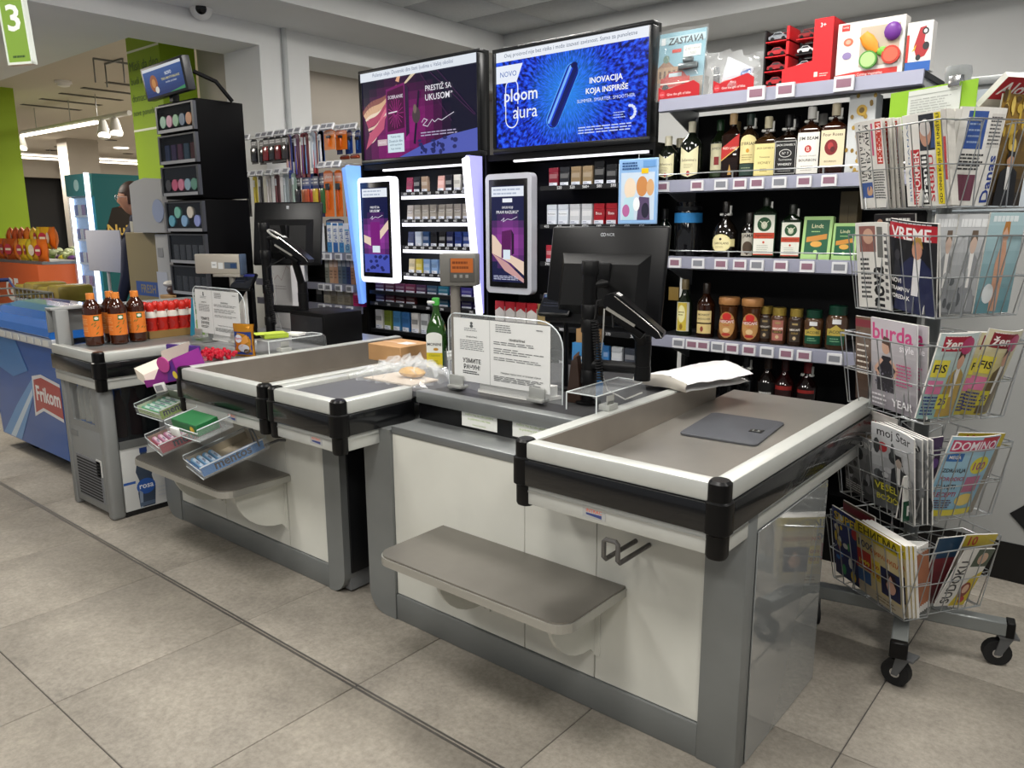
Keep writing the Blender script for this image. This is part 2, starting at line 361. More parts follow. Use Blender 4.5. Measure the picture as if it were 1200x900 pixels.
# track light with spots
a = atZ(26, 158, 2.95); b = atZ(152, 135, 2.95)
t = thing('track_light', 'long white bar lamp with spotlights hung from the far ceiling', 'ceiling light', tuple(a))
d = b-a
obj('rail', MB().cyl((0, 0, .03), tuple(d+Vector((0, 0, .03))), .035, 8), WPLAST, t)
obj('tube', MB().cyl((0, 0, -.01), tuple(d*.74+Vector((0, 0, -.01))), .03, 8), mat('#fff4e0', .5, emit=5.), t)
for f_ in (.16, .5, .74): obj('hanger', MB().cyl(tuple(d*f_+Vector((0, 0, .05))), tuple(d*f_+Vector((0, 0, .36))), .006, 6), WIRE, t)
for f_ in (-.02, .78, .88):
    p = d*f_; sp = obj('spot', MB().cyl((p.x, p.y, -.02), (p.x+.12, p.y-.05, -.22), .05, 10, .09), WPLAST, t)
    obj('lens', MB().cyl((p.x+.12, p.y-.05, -.22), (p.x+.122, p.y-.051, -.225), .075, 10), mat('#fff4e0', .5, emit=6.), sp)
# wire cross hanging from the far ceiling
q = atZ(133, 71, 3.32); t = thing('ceiling_bracket', 'small metal four pronged bracket on the far ceiling', 'bracket', (q.x, q.y, 3.32))
obj('crossbar', MB().box(-.22, .22, -.01, .01, -.02, 0).box(-.01, .01, -.22, .22, -.02, 0), GREYM, t)
for (x, y) in ((-.22, 0), (.22, 0), (0, -.22), (0, .22)): obj('prong', MB().cyl((x, y, -.01), (x, y, -.26), .008, 6), GREYM, t)
q = atZ(74, 95, 3.32); t = thing('smoke_detector', 'small white smoke detector on the far ceiling', 'smoke detector', (q.x, q.y, 3.32))
obj('base', MB().lathe([(.1, -.03), (.1, 0)], 14), WPLAST, t); obj('sensor', MB().lathe([(.04, -.07), (.07, -.06), (.08, -.03)], 14), WPLAST, t)
# lettering painted on the green pillar
p = Print(.55, .7)
for k, (s, v) in enumerate((('Misli da deo', .74), ('budi neko kog', .56), ('domaci na Lidl', .38), ('nove ponude Lidl', .2))): p.text(s, .05, v, .95, v+.11, '#3b5a14')
p.rect(0, .95, 1, .975, '#e6ebd2').rect(0, .05, 1, .075, '#e6ebd2')
pr = p.obj('painted_lettering', None, front(-6.95, 3.298, atY(160, 160, 3.3).z)); tag(pr, 'handwritten lines between two white rules on the green pillar', 'lettering')
# security camera on the beam
t = thing('security_camera', 'white dome security camera with dark lens under the beam', 'camera', (-5.36, 3.09, 3.0), 0)
obj('mount', MB().lathe([(.085, .0), (.085, .07)], 20), WPLAST, t)
obj('dome', MB().ball((0.02, -.01, -.03), .075, 18, 10), WPLAST, t)
lx = Matrix.Translation((.02, -.01, -.03)) @ (Vector((0, 0, 1.45))-Vector((5.36, -3.09, 3.0))*0+Vector((5.36, -3.09, -1.5))-Vector((0, 0, 1.45))).to_track_quat('Z', 'Y').to_matrix().to_4x4()
obj('lens', MB().lathe([(.036, .058), (.036, .074), (.02, .08)], 16, mx=lx), mat('#0b0b0d', .15), t)
for (x, y) in ((-.045, .025), (.045, .025), (0, .05)): obj('infrared_led', MB().lathe([(.009, .055), (.009, .066)], 8, x, y, mx=lx), mat('#17171a', .2), t)
# lane sign with the number 3
q = atX(20, 36, -4.0); t = thing('lane_sign', 'hanging green lane sign with a white number 3', 'sign', tuple(q), 0, None, (0, math.radians(-3), math.radians(37)))
obj('panel', MB().bev(-.052, .052, -.012, .012, -.135, .3, .008), mat('#7fa23a', .35), t)
obj('edge', MB().box(-.057, -.05, -.016, .016, -.14, .3).box(.05, .057, -.016, .016, -.14, .3).box(-.057, .057, -.016, .016, -.142, -.132), mat('#dfe6dc', .15), t)
p = Print(.10, .43); p.rect(0, 0, 1, 1, '#7fa23a').text('3', .2, .2, .8, .66, '#f4f6f0', .02).lines(.2, .03, .8, .09, 1, '#2d4a1a'); p.obj('number', t, front(-.05, -.0125, -.135))
obj('hanging_rod', MB().cyl((0, 0, .3), (0, 0, CEIL-q.z+.01), .005, 6), WIRE, t)
# ================================================================== CHECKOUT COUNTERS
FY = 1.86      # front face of both counter bodies
def round_tray(x0, x1, y0, y1, r, z0, z1, n=6):
    """slab with its two front corners rounded"""
    pts = [(x1, y1), (x0, y1)]
    pts += [(x0+r-r*math.cos(PI/2*k/n), y0+r-r*math.sin(PI/2*k/n)) for k in range(n+1)]
    pts += [(x1-r+r*math.sin(PI/2*k/n), y0+r-r*math.cos(PI/2*k/n)) for k in range(n+1)]
    return MB().prism(pts, z0, z1)
def frame_profile(t, x0, x1, y0, y1, sides='flbr', top=.89, caps=('fl', 'fr'), deck=None, deckz=.845, deckm=STEEL, tw=.05):
    """rim of a checkout table: light rail, black bumper, lower rail on the chosen sides, black corner caps"""
    def rail(a, b, c, d, nm, z0, z1, m, out):
        obj(nm, MB().bev(a, b, c, d, z0, z1, .008 if nm == 'top_rail' else .004), m, t)
    RAIL = mat('#c9cbc6', .4, .35, .04, 9.)
    for s in sides:
        g = .045
        if s == 'f': bx = (x0+g*('l' in sides or 1), x1-g, y0, y0+tw); ob = (x0+g, x1-g, y0-.006, y0+tw-.01); lo = (x0+g, x1-g, y0+.008, y0+tw-.01)
        if s == 'b': bx = (x0+.02, x1-.02, y1-tw, y1); ob = (x0+.02, x1-.02, y1-tw+.01, y1+.006); lo = (x0+.02, x1-.02, y1-tw+.01, y1-.008)
        if s == 'l': bx = (x0, x0+tw, y0+g, y1); ob = (x0-.006, x0+tw-.01, y0+g, y1); lo = (x0+.008, x0+tw-.01, y0+g, y1)
        if s == 'r': bx = (x1-tw, x1, y0+g, y1); ob = (x1-tw+.01, x1+.006, y0+g, y1); lo = (x1-tw+.01, x1-.008, y0+g, y1)
        rail(*bx, 'top_rail', top-.052, top, RAIL, s)
        rail(*ob, 'bumper', top-.13, top-.052, mat('#0c0d0f', .22, 0, 0, coat=.4), s)
        rail(*lo, 'lower_rail', top-.19, top-.13, RAIL, s)
        q = {'f': (x0+g, x1-g, y0+.0065, y0+.012), 'l': (x0+.0065, x0+.012, y0+g, y1), 'r': (x1-.012, x1-.0065, y0+g, y1), 'b': (x0+.02, x1-.02, y1-.012, y1-.0065)}[s]
        obj('rail_bead', MB().box(*q, top-.152, top-.147), ALU, t)
    for c in caps:
        cx = x0+.026 if c[1] == 'l' else x1-.026; cy = y0+.026 if c[0] == 'f' else y1-.026
        m = MB(); m.sq([(.024, .024, .02, top-.197), (.027, .027, .022, top-.19), (.027, .027, .022, top-.136), (.034, .034, .026, top-.13), (.034, .034, .026, top-.052),
                        (.028, .028, .022, top-.048), (.028, .028, .022, top-.004), (.022, .022, .018, top+.003)], 5, cx, cy)
        obj('corner_cap', m, BLACKP, t)
    if deck: obj('tabletop', MB().box(*deck, deckz-.02, deckz), deckm, t)
def counter_body(t, x0, x1, d, postl, postr, rounded, zl=.69, seams=(), right=None, postm=None):
    PG = postm or mat('#838685', .42, .35, .05, 6.)
    def post(a, b, rl, h):
        if rl:   # foot rounded towards the outside
            r = .09; pts = [(b, 0), (b, h), (a, h)]+[(a+r-r*math.cos(PI/2*k/6), r-r*math.sin(PI/2*k/6)) for k in range(7)] if rl == 'l' else \
                [(a, h), (a, 0)]+[(b-r+r*math.sin(PI/2*k/6), r-r*math.cos(PI/2*k/6)) for k in range(7)]+[(b, h)]
            return MB().prism(pts, FY-.012, FY+.05, 'y')
        return MB().bev(a, b, FY-.012, FY+.05, 0, h, .004)
    obj('end_post', post(x0, postl, 'l' if 'l' in rounded else '', zl), PG, t); obj('end_post', post(postr, x1, 'r' if 'r' in rounded else '', zl), PG, t)
    obj('plinth', MB().bev(postl, postr, FY-.008, FY+.05, 0.0, .105, .004), mat('#7c7f7e', .42, .35, .05, 5.), t)
    xs = [postl]+list(seams)+[postr]
    for a, b in zip(xs[:-1], xs[1:]): obj('front_panel', MB().bev(a+.001, b-.001, FY, FY+.02, .107, zl, .002, 1), WHITEP, t)
    obj('carcass', MB().box(x0+.004, x1-.004, FY+.022, FY+d, .01, zl-.002), mat('#77797a', .5), t)
def shelf(t, x0, x1, br):
    sh = obj('bag_shelf', round_tray(x0, x1, 1.547, FY-.001, .055, .425, .45), mat('#8e8a84', .36, .85, .12, 4.), t)
    obj('edge_band', round_tray(x0-.004, x1+.004, 1.543, FY-.001, .058, .418, .444), mat('#b7b6b0', .35, .7), sh)
    for x in br:
        pts = [(FY-.001, .418), (FY-.001, .19)]+[(FY-.025-.215*math.sin(PI/2*k/8), .418-.2*math.cos(PI/2*k/8)) for k in range(9)]
        b = obj('bracket', MB().prism(pts, x, x+.012, 'x').box(x-.03, x+.03, FY-.006, FY-.001, .19, .418), WHITEP, t)
        obj('screw', MB().cyl((x-.015, FY-.012, .23), (x-.015, FY-.004, .23), .008, 8), CHROME, b)
def maker_plate(t, x, y, z, w=.075):
    p = Print(w, .032); p.rect(0, 0, 1, 1, '#a9aaa8').text('INTRAC', .16, .45, .84, .85, '#d8552c', .01).poly([(.16, .25), (.84, .12), (.84, .42), (.16, .42)], '#35407a')
    p.obj('maker_plate', t, front(x, y, z))
# ---- right counter
t = thing('checkout_counter', 'checkout counter with white front, steel bag shelf and glossy grey end beside the magazine rack', 'checkout', (0, 0, 0))
counter_body(t, -2.28, -.746, .56, -2.13, -.864, 'l', .76, (-1.5, -1.22))
obj('end_panel', MB().bev(-.7462, -.7425, FY-.012+.062, FY+.6, .004, .70, .001, 1), mat('#8a8d8c', .05, 0, .02, 3., coat=1., ior=1.8), t)
shelf(t, -1.873, -1.115, (-1.68, -1.23))
frame_profile(t, -1.395, -.74, 1.68, 2.9, 'flr', .89, ('fl', 'fr'))
obj('tabletop', MB().prism([(1.725, .742), (1.725, .762), (3.08, .812), (3.08, .792)], -1.343, -.792, 'x'), STEEL, t)
TW = mat('#9a938a', .42, .6, .08, 5.)
for a_ in ((-1.3445, -1.341, 1.73, 2.9), (-.793, -.789, 1.73, 2.9), (-1.3445, -.789, 1.7305, 1.734)): obj('tray_wall', MB().box(*a_, .75, .884), TW, t)
maker_plate(t, -1.155, 1.6875, .712)
h = obj('bag_hook', MB().tube([(-1.085, FY, .60), (-1.085, 1.70, .60), (-1.085, 1.69, .61), (-1.085, 1.69, .655), (-1.078, 1.69, .662), (-1.047, 1.69, .662), (-1.04, 1.69, .655), (-1.04, 1.69, .61), (-1.04, 1.70, .60), (-1.04, FY, .60)], .007, 8), mat('#6c6a68', .4, .6), t)
# desk between the two tables
DK = .875
obj('desk_top', MB().box(-2.13, -1.395, 2.0, 2.85, DK-.02, DK), mat('#3b3b3c', .45, 0, .05), t)
obj('desk_edge', MB().bev(-2.13, -1.396, 1.985, 2.04, DK-.035, DK+.012, .006), ALUD, t)
obj('ledge', MB().bev(-2.13, -1.40, FY-.004, 2.01, .745, .775, .004), ALUD, t)
obj('desk_front', MB().box(-2.13, -1.397, 2.002, 2.02, .775, DK-.03), mat('#08080a', .25), t)
obj('desk_carcass', MB().box(-2.125, -1.40, 2.022, 2.83, .76, DK-.022), mat('#2b2b2c', .6), t)
for x in (-1.905, -1.665):
    p = Print(.17, .075); p.rect(0, 0, 1, 1, '#e9eae4')
    for k, s in enumerate(('Poštovani potrošači,', 'molimo Vas da robu položite', 'na pokretnu traku kase.')): p.text(s, .07, .72-.2*k, .93, .86-.2*k, '#8fae3c')
    p.text('Hvala na razumevanju', .25, .08, .75, .17, '#8fae3c'); p.obj('notice_sticker', t, front(x, 2.0005, .785))
# ---- left counter
t = thing('checkout_counter', 'checkout counter with two rimmed tables and a dark rounded end post', 'checkout', (0, 0, 0))
counter_body(t, -3.93, -2.44, .8, -3.78, -2.545, 'lr', .69, (-3.35, -2.83))
obj('end_panel', MB().bev(-2.4395, -2.43, FY+.02, FY+.8, .09, .69, .003), mat('#17181a', .35), t)
shelf(t, -3.60, -2.80, (-3.38, -2.86))
frame_profile(t, -3.315, -2.64, 1.655, 2.95, 'flr', .89, ('fl', 'fr'), (-3.263, -2.69, 1.706, 2.95), .765, STEEL)
for a_ in ((-3.2645, -3.261, 1.705, 2.95), (-2.694, -2.690, 1.705, 2.95), (-3.2645, -2.69, 1.7055, 1.709)): obj('tray_wall', MB().box(*a_, .75, .884), TW, t)
obj('chute', MB().prism([(-3.262, 2.0), (-2.70, 2.95), (-3.262, 2.95)], .7652, .775), mat('#8a8378', .4, .8), t)
obj('belt', MB().prism([(-2.72, 2.25), (-2.72, 2.93), (-3.1, 2.93)], .776, .782), mat('#3a3b40', .6), t)
maker_plate(t, -2.93, 1.6625, .712)
frame_profile(t, -2.615, -2.18, 1.655, 2.02, 'flr', .89, ('fl', 'fr'), (-2.57, -2.22, 1.70, 2.02), .872, mat('#55565a', .55, 0, .06, 3.))
obj('tabletop', MB().box(-2.57, -2.14, 2.02, 2.85, .852, .872), mat('#55565a', .55, 0, .06, 3.), t)
obj('top_rail', MB().bev(-2.615, -2.565, 2.02, 2.85, .838, .89, .008), mat('#c9cbc6', .4, .35, .04, 9.), t)
maker_plate(t, -2.36, 1.6625, .712)
obj('desk_top', MB().box(-3.98, -3.32, 2.12, 2.95, DK-.02, DK), mat('#9a9b9e', .3, .4, .05), t)
obj('desk_edge', MB().bev(-3.98, -3.32, 2.09, 2.14, DK-.05, DK+.008, .006), ALUD, t)
obj('desk_carcass', MB().box(-3.93, -3.32, 2.15, 2.83, .70, DK-.022), mat('#2b2b2c', .6), t)
obj('desk_wing', MB().box(-4.31, -3.981, 2.43, 2.95, DK-.02, DK), mat('#9a9b9e', .3, .4, .05), t)
obj('side_ledge', MB().bev(-3.60, -3.32, 1.78, 2.12, .845, DK, .004), ALUD, t)
# ---- scale plate let into the right table
t = thing('scale_plate', 'flat dark grey scale plate with a small display on the steel tabletop', 'scale', (-1.10, 2.53, .7935), 0, None, (math.atan2(.05, 1.355), 0, math.radians(4)))
obj('plate', MB().sq([(.135, .155, .02, 0), (.135, .155, .02, .006), (.128, .148, .02, .009)], 4), mat('#4d4f54', .5), t)
obj('display', MB().bev(.065, .11, -.03, .005, .009, .011, .001), mat('#1d1f20', .3), t)
p = Print(.045, .035); p.text('1.5', .2, .25, .8, .75, '#c8ccc8'); p.obj('digits', t, face((.065, -.03, .0112), (1, 0, 0), (0, 1, 0)))
# ================================================================== BACK WALL OF SHELVES: screens, cigarettes
SY = 3.42       # front line of the shelving
def burst_mat():
    m = bpy.data.materials.new('screen_burst'); m.use_nodes = True; n = m.node_tree.nodes; L = m.node_tree.links; b = n['Principled BSDF']
    tc = n.new('ShaderNodeTexCoord'); sp = n.new('ShaderNodeSeparateXYZ'); L.new(tc.outputs['Object'], sp.inputs[0])
    def math_(op, a, c=None, v=None):
        q = n.new('ShaderNodeMath'); q.operation = op; L.new(a, q.inputs[0])
        if c is not None: L.new(c, q.inputs[1])
        if v is not None: q.inputs[1].default_value = v
        return q.outputs[0]
    an = math_('ARCTAN2', sp.outputs['Z'], sp.outputs['X'])
    r = math_('SQRT', math_('ADD', math_('POWER', sp.outputs['X'], v=2), math_('POWER', sp.outputs['Z'], v=2)))
    cb = n.new('ShaderNodeCombineXYZ'); L.new(math_('MULTIPLY', an, v=22), cb.inputs[0]); L.new(math_('MULTIPLY', r, v=34), cb.inputs[1])
    nz = n.new('ShaderNodeTexNoise'); nz.inputs['Scale'].default_value = 1.; nz.inputs['Detail'].default_value = 3; L.new(cb.outputs[0], nz.inputs['Vector'])
    rp = n.new('ShaderNodeValToRGB'); e = rp.color_ramp.elements; e[0].position = .38; e[0].color = (*lin('#06104f'), 1); e[1].position = .62; e[1].color = (*lin('#2b62ff'), 1)
    k = e.new(.5); k.color = (*lin('#1432c8'), 1); L.new(nz.outputs['Fac'], rp.inputs[0])
    g = n.new('ShaderNodeMapRange'); g.inputs[1].default_value = 0; g.inputs[2].default_value = .27; g.inputs[3].default_value = .75; g.inputs[4].default_value = 0; L.new(r, g.inputs[0])
    mx = n.new('ShaderNodeMix'); mx.data_type = 'RGBA'; L.new(g.outputs[0], mx.inputs[0]); L.new(rp.outputs[0], mx.inputs[6]); mx.inputs[7].default_value = (*lin('#2f9cff'), 1)
    b.inputs['Base Color'].default_value = (0, 0, 0, 1); b.inputs['Roughness'].default_value = .2
    L.new(mx.outputs[2], b.inputs['Emission Color']); b.inputs['Emission Strength'].default_value = .95; return m
def tv(label, x0, x1, z0, z1):
    t = thing('television', label, 'television', ((x0+x1)/2, SY, z0)); w_ = (x1-x0)/2; h = z1-z0
    obj('frame', MB().bev(-w_, w_, 0, .06, 0, .03, .004).bev(-w_, w_, 0, .06, h-.02, h, .004).bev(-w_, -w_+.022, 0, .06, .03, h-.02, .004).bev(w_-.022, w_, 0, .06, .03, h-.02, .004), mat('#17181a', .3, .3), t)
    obj('housing', MB().box(-w_+.002, w_-.002, .02, .085, .002, h-.002), BLACKM, t)
    return t, w_-.022, .03, h-.05
t, w_, zb, hh = tv('large screen with a vivid blue starburst advert for a vapour stick', -2.98, -1.982, 1.885, 2.435)
obj('screen', MB().box(-w_, w_, -.2895, -.289, -hh/2, hh/2), burst_mat(), t).location = (0, .30, zb+hh/2)
p = Print(2*w_, hh)
p.rect(0, .9, 1, 1, '#eef3fb').text('Ovaj proizvod nije bez rizika i može izazvati zavisnost. Samo za punoletne', .06, .925, .93, .98, '#51627e')
p.poly([(0, .68), (.15, .68), (.195, .86), (0, .86)], '#eef4ff').text('NOVO', .03, .73, .15, .81, '#2f62b8')
p.text('ploom', .06, .43, .3, .62, '#f2f6ff', .012).text('aura', .125, .28, .3, .41, '#f2f6ff')
for k in range(2): p.line([(.115+.045*math.cos(a), (.62 if k == 0 else .30)+.09*math.sin(a)) for a in [PI*(i/10)+(PI if k else 0) for i in range(11)]], .006, '#f2f6ff')
p.line([(.07, .3), (.07, .62)], .006, '#f2f6ff').line([(.16, .45), (.16, .62)], .006, '#f2f6ff').line([(.16, .3), (.16, .42)], .006, '#f2f6ff')
def stick(cx, cy, L, W, ang, col):
    ca, sa = math.cos(ang), math.sin(ang); pts = []
    for q in (1, -1):
        for k in range(9):
            a = -PI/2+PI*k/8 if q == 1 else PI/2+PI*k/8; x = q*(L/2-W/2)+W/2*math.cos(a); y = W/2*math.sin(a); pts.append(((cx+(x*ca-y*sa))/(2*w_), (cy+(x*sa+y*ca))/hh))
    p.poly(pts, col)
CX, CY = .47*2*w_, .47*hh
for (W, dx, c) in ((.085, 0, '#59a6ff'), (.076, .002, '#0b1d7e'), (.05, -.004, '#1c45d8'), (.026, .012, '#0a1660'), (.014, -.016, '#7db8ff')): stick(CX+dx, CY-dx*.4, .34-.03*(.085-W)/.02*.3, W, math.radians(62), c)
p.ell((CX+.075)/(2*w_), (CY+.142)/hh, .022, .03, '#081257')
p.text('INOVACIJA', .62, .535, .88, .61, '#ffffff', .02).text('KOJA INSPIRIŠE', .58, .44, .93, .525, '#ffffff', .02).text('SLIMMER. SMARTER. SMOOTHER.', .57, .375, .93, .415, '#dfe8ff')
for k in range(8): a = -1.3+k*.42; p.ell(.9+.03*math.cos(a), .24+.06*math.sin(a), .009, .014, '#dfe8ff')
p.lines(.8, .19, .88, .26, 3, '#b9cbff'); p.lines(.58, .07, .92, .15, 3, '#c9d6ff', .4, .05)
p.obj('advert', t, front(-w_, .0095, zb), .2, .95)
t, w_, zb, hh = tv('large screen with a dark purple silk and cigarette pack advert', -4.115, -3.075, 1.885, 2.46)
obj('screen', MB().box(-w_, w_, .011, .012, zb, zb+hh), mat('#161a38', .2, emit=.5), t)
p = Print(2*w_, hh)
def mixc(a, b, f): a, b = lin(a), lin(b); return tuple(a[i]*(1-f)+b[i]*f for i in range(3))
for i in range(14):
    for j in range(10):
        u, v = (i+.5)/14, (j+.5)/10; f = max(0, 1-math.hypot((u-.36)/.42, (v-.3)/.75)); g = .5+.5*math.sin(9*u-6*v)
        p.rect(i/14, j/10*.9, (i+1)/14, (j+1)/10*.9, mixc('#15152c', '#a52a86', min(1, f*(.55+.5*g))), i+j == 0)
def ribbon(pts, wd, col):
    p.line(pts, wd, col)
def wave(u0, v0, u1, v1, amp, ph): return [(u0+(u1-u0)*k/14, v0+(v1-v0)*k/14+amp*math.sin(ph+k*.45)*(1-k/16)) for k in range(15)]
for k, (c, wd) in enumerate((('#8f5a55', .05), ('#d9b08e', .045), ('#f0dcc4', .022), ('#b04a68', .05), ('#e8c8b4', .016), ('#d86f8a', .04), ('#f4e6d4', .012))):
    ribbon(wave(.01+.01*k, .52-.055*k, .34-.01*k, .78-.03*k, .05, k*.5), wd, c)
p.poly([(.02, .12), (.2, .34), (.22, .5), (.06, .3)], '#c25a78').poly([(.42, .82), (.55, .96), (.5, .96), (.38, .8)], '#e0cfae').poly([(.32, .86), (.36, .98), (.38, .98), (.35, .84)], '#e8b08c')
p.poly([(.22, .14), (.4, .19), (.4, .83), (.23, .78)], '#7a1f66').poly([(.235, .3), (.39, .33), (.39, .8), (.24, .755)], '#4b123f')
for k in range(18): a = 2*PI*k/18; p.line([(.315+.012*math.cos(a), .5+.02*math.sin(a)), (.315+.07*math.cos(a), .5+.17*math.sin(a))], .0022, '#c93f9b')
p.poly([(.405, .22), (.435, .26), (.435, .76), (.405, .82)], '#34213f').text('SOBRANIE', .25, .66, .385, .71, '#f4e8f4').line([(.25, .51), (.33, .52)], .006, '#f4eaf4')
p.rect(.235, .06, .385, .27, '#d9ecf5')
for k, s in enumerate(('Pušenje ubija', 'Duvanski dim', 'sadrži supstance', 'koje izazivaju')): p.text(s, .245, .22-.045*k, .375, .25-.045*k, '#33506e')
p.rect(.14, .15, .23, .22, '#cfb6bc').text('NOVO', .155, .165, .215, .205, '#f6ecf0')
p.poly([(.47, .14), (.52, .72), (.535, .7), (.49, .13)], '#241a33').ell(.5, .45, .035, .09, '#4d4147').ell(.49, .52, .015, .05, '#7a6a62')
p.poly([(.34, 0), (1, 0), (1, .24), (.8, .2), (.52, .1)], '#5560b8')
for k in range(26): a, b = random.uniform(.52, .86), random.uniform(.02, .17); p.ell(a, b, random.uniform(.008, .022), random.uniform(.012, .03), '#2b2f66', 8)
p.text('PRESTIŽ SA', .56, .69, .83, .765, '#f0eef6', .01).text('UKUSOM”', .585, .585, .81, .66, '#f0eef6', .01)
p.line([(.55, .36), (.57, .4), (.6, .38), (.56, .33), (.6, .31), (.64, .38), (.66, .35), (.69, .38), (.72, .36), (.76, .39), (.82, .43)], .004, '#dcd6e6'); p.lines(.54, .2, .85, .26, 2, '#b3a9c8', .4, .05)
for (u0, u1) in ((.6, .98), (.68, .99), (.52, .8)): p.line([(u0, .95-.2*(u0-.5)), (u1, .3+.2*(u1-.6))], .0025, '#5a2a5a')
p.rect(0, .9, 1, 1, '#e9f0f8').text('Pušenje ubija. Duvanski dim šteti ljudima u Vašoj okolini', .12, .925, .82, .98, '#6b7896')
p.obj('advert', t, front(-w_, .0095, zb), .2, .9)
# ------------------------------------------------------------------ cigarette cabinets
LITW = mat('#f3f4ff', .4, emit=1.15); LITB = mat('#6f9df0', .35, emit=.75); LITL = mat('#a9a8ee', .4, emit=.75)
def cab(label, x0, x1):
    t = thing('cigarette_cabinet', label, 'shelf unit', ((x0+x1)/2, SY, 0)); w_ = (x1-x0)/2
    obj('back_panel', MB().box(-w_, w_, .28, .3, 0, 1.885), mat('#0c0c0e', .5), t); obj('base', MB().box(-w_, w_, .02, .28, 0, .62), BLACKM, t)
    for s in (-1, 1): obj('side_panel', MB().box(s*w_-.012*(s > 0), s*w_+.012*(s < 0), 0, .28, .62, 1.885), BLACKM, t)
    obj('canopy', MB().box(-w_+.012, w_-.012, .01, .28, 1.85, 1.885), BLACKM, t)
    obj('lamp_strip', MB().box(-w_+.2, w_-.05, .012, .03, 1.838, 1.85), mat('#fbfaff', .4, emit=.9), t)
    return t, (x0+x1)/2
def cshelf(t, ox, xa, xb, z, lit=True, prices=None):
    s = obj('shelf', MB().box(xa-ox, xb-ox, .0, .27, z-.008, z), mat('#202124', .4), t)
    obj('price_strip', MB().box(xa-ox, xb-ox, -.006, 0, z-.022, z+.002), mat('#111215', .4), s)
    if lit: obj('light_strip', MB().box(xa-ox, xb-ox, -.005, .012, z-.042, z-.022), LITW, s)
    if prices:
        p = Print(xb-xa, .024); p.rect(0, 0, 1, 1, '#111215')
        for k, q in enumerate(prices): p.text(q, (k+.2)/len(prices), .2, (k+.85)/len(prices), .85, '#d4d6da', .02)
        p.obj('prices', s, front(xa-ox, -.0065, z-.022))
PACKN = [0]
def pack(x, z, c1, c2, label, group, y=3.45, h=.088, w_=.054, tagc=True, txt=None, rz=0., top=None, tilt=0):
    t = thing('cigarette_pack', label, 'cigarette pack', (x, y, z), rz, group, (tilt, 0, rz))
    hw = w_/2
    obj('box', MB().bev(-hw, hw, 0, .022, 0, h*.74, .0015, 1), mat(c1, .35), t); obj('lid', MB().bev(-hw, hw, 0, .022, h*.742, h, .0015, 1), mat(top or c1, .35), t)
    p = Print(w_, h); p.rect(.08, .42, .92, .66, c2)
    if txt: p.text(txt, .12, .47, .88, .6, '#f2f2f2' if sum(lin(c2)) < 1. else '#333a4a')
    if tagc: p.rect(.06, .0, .94, .2, '#dfe3ee').rect(.12, .04, .7, .07, '#8a93a8').rect(.12, .11, .5, .15, '#8a93a8')
    p.obj('front_print', t, front(-hw, -.0006, 0), .4)
    return t
# left cabinet
tL, oL = cab('lit cigarette cabinet under the purple advert screen', -4.125, -3.06)
XA, XB = -3.74, -3.10
for z, pr in ((1.70, '520 430 540 560 590 570 420 420 520'.split()), (1.535, '440 440 440 440 440 440 460 460 460'.split()), (1.372, '420 400 400 430 450 450 450 450 450'.split()), (1.205, '400 400 400 410 410 410 380 380 380'.split())): cshelf(tL, oL, XA, XB, z, True, pr)
cshelf(tL, oL, -4.08, XB, 1.075, False); cshelf(tL, oL, -4.08, XB, 1.0, False, '390 390 390 390 390 390 390 390'.split()); cshelf(tL, oL, -4.08, XB, .82, False)
rows = [(1.70, ['#8c1f4a', '#20222c', '#a08a78', None, '#d9a9a4', '#1d1e28', '#d6d4cf', '#23242c', '#262f5c'], 'top row', .092, 'shelf under the purple advert'),
        (1.535, ['#b9b0a8']+['#a8a198']*8, 'second row', .088, ''), (1.372, ['#22305e', '#c9d4e4', '#2a4a78', '#17181f', '#15151b', '#1f2550', '#2a3f86', '#2f4788', '#3d5f92'], 'third row', .088, ''),
        (1.205, ['#d8c9a0', '#e2cf58', '#8fb2e0', '#8fb2e0', '#c2d2ee', '#9fb6dc', '#7f9bd0', '#6f8ccc'], 'fourth row', .086, '')]
NAMEC = {'#8c1f4a': 'crimson', '#20222c': 'black', '#a08a78': 'bronze', '#d9a9a4': 'pink', '#1d1e28': 'black', '#d6d4cf': 'white', '#23242c': 'black', '#262f5c': 'navy', '#b9b0a8': 'pale silver', '#a8a198': 'grey beige',
         '#22305e': 'navy', '#c9d4e4': 'pale blue', '#2a4a78': 'steel blue', '#17181f': 'black', '#15151b': 'black', '#1f2550': 'dark indigo', '#2a3f86': 'royal blue', '#2f4788': 'royal blue', '#3d5f92': 'grey blue',
         '#d8c9a0': 'cream', '#e2cf58': 'yellow', '#8fb2e0': 'sky blue', '#c2d2ee': 'very pale blue', '#9fb6dc': 'dusty blue', '#7f9bd0': 'light blue', '#6f8ccc': 'cornflower blue'}
for (z, cs, nm, h, _) in rows:
    for k, c in enumerate(cs):
        if not c: continue
        pack(XA+.035+k*(XB-XA-.06)/8.4, z, c, mixc(c, '#ffffff', .18) if k % 3 else mixc(c, '#000000', .35), '%s cigarette pack, %s from the slim screen, %s of lit cabinet' % (NAMEC[c], ORD[k], nm), 'packs in the lit cigarette cabinet', h=h, txt='Davidoff' if nm == 'second row' else None, tilt=math.radians(-5) if k % 4 == 0 else 0)
drc = [['#4a2640', '#4a2338', '#5c2a4a', '#6a2a48', '#4a3050', '#34506a', '#1f6c86', '#3a2d6a', '#3f3a86', '#3a2f60'], ['#4a2a44', '#6a2c38', '#54262e', '#5a2a2c', None, '#3a4a5a', '#1f5a78', '#2c2a66', '#2f2c5c', '#35305a']]
for r, z in enumerate((1.075, 1.003)):
    for k, c in enumerate(drc[r]):
        if c: pack(-4.03+k*.099, z, c, mixc(c, '#ffffff', .12), 'dark flat pack, %s from the blue fin, %s drawer row of lit cabinet' % (ORD[k], ('upper', 'lower')[r]), 'packs in the drawer rows', y=3.46, h=.052, w_=.088)
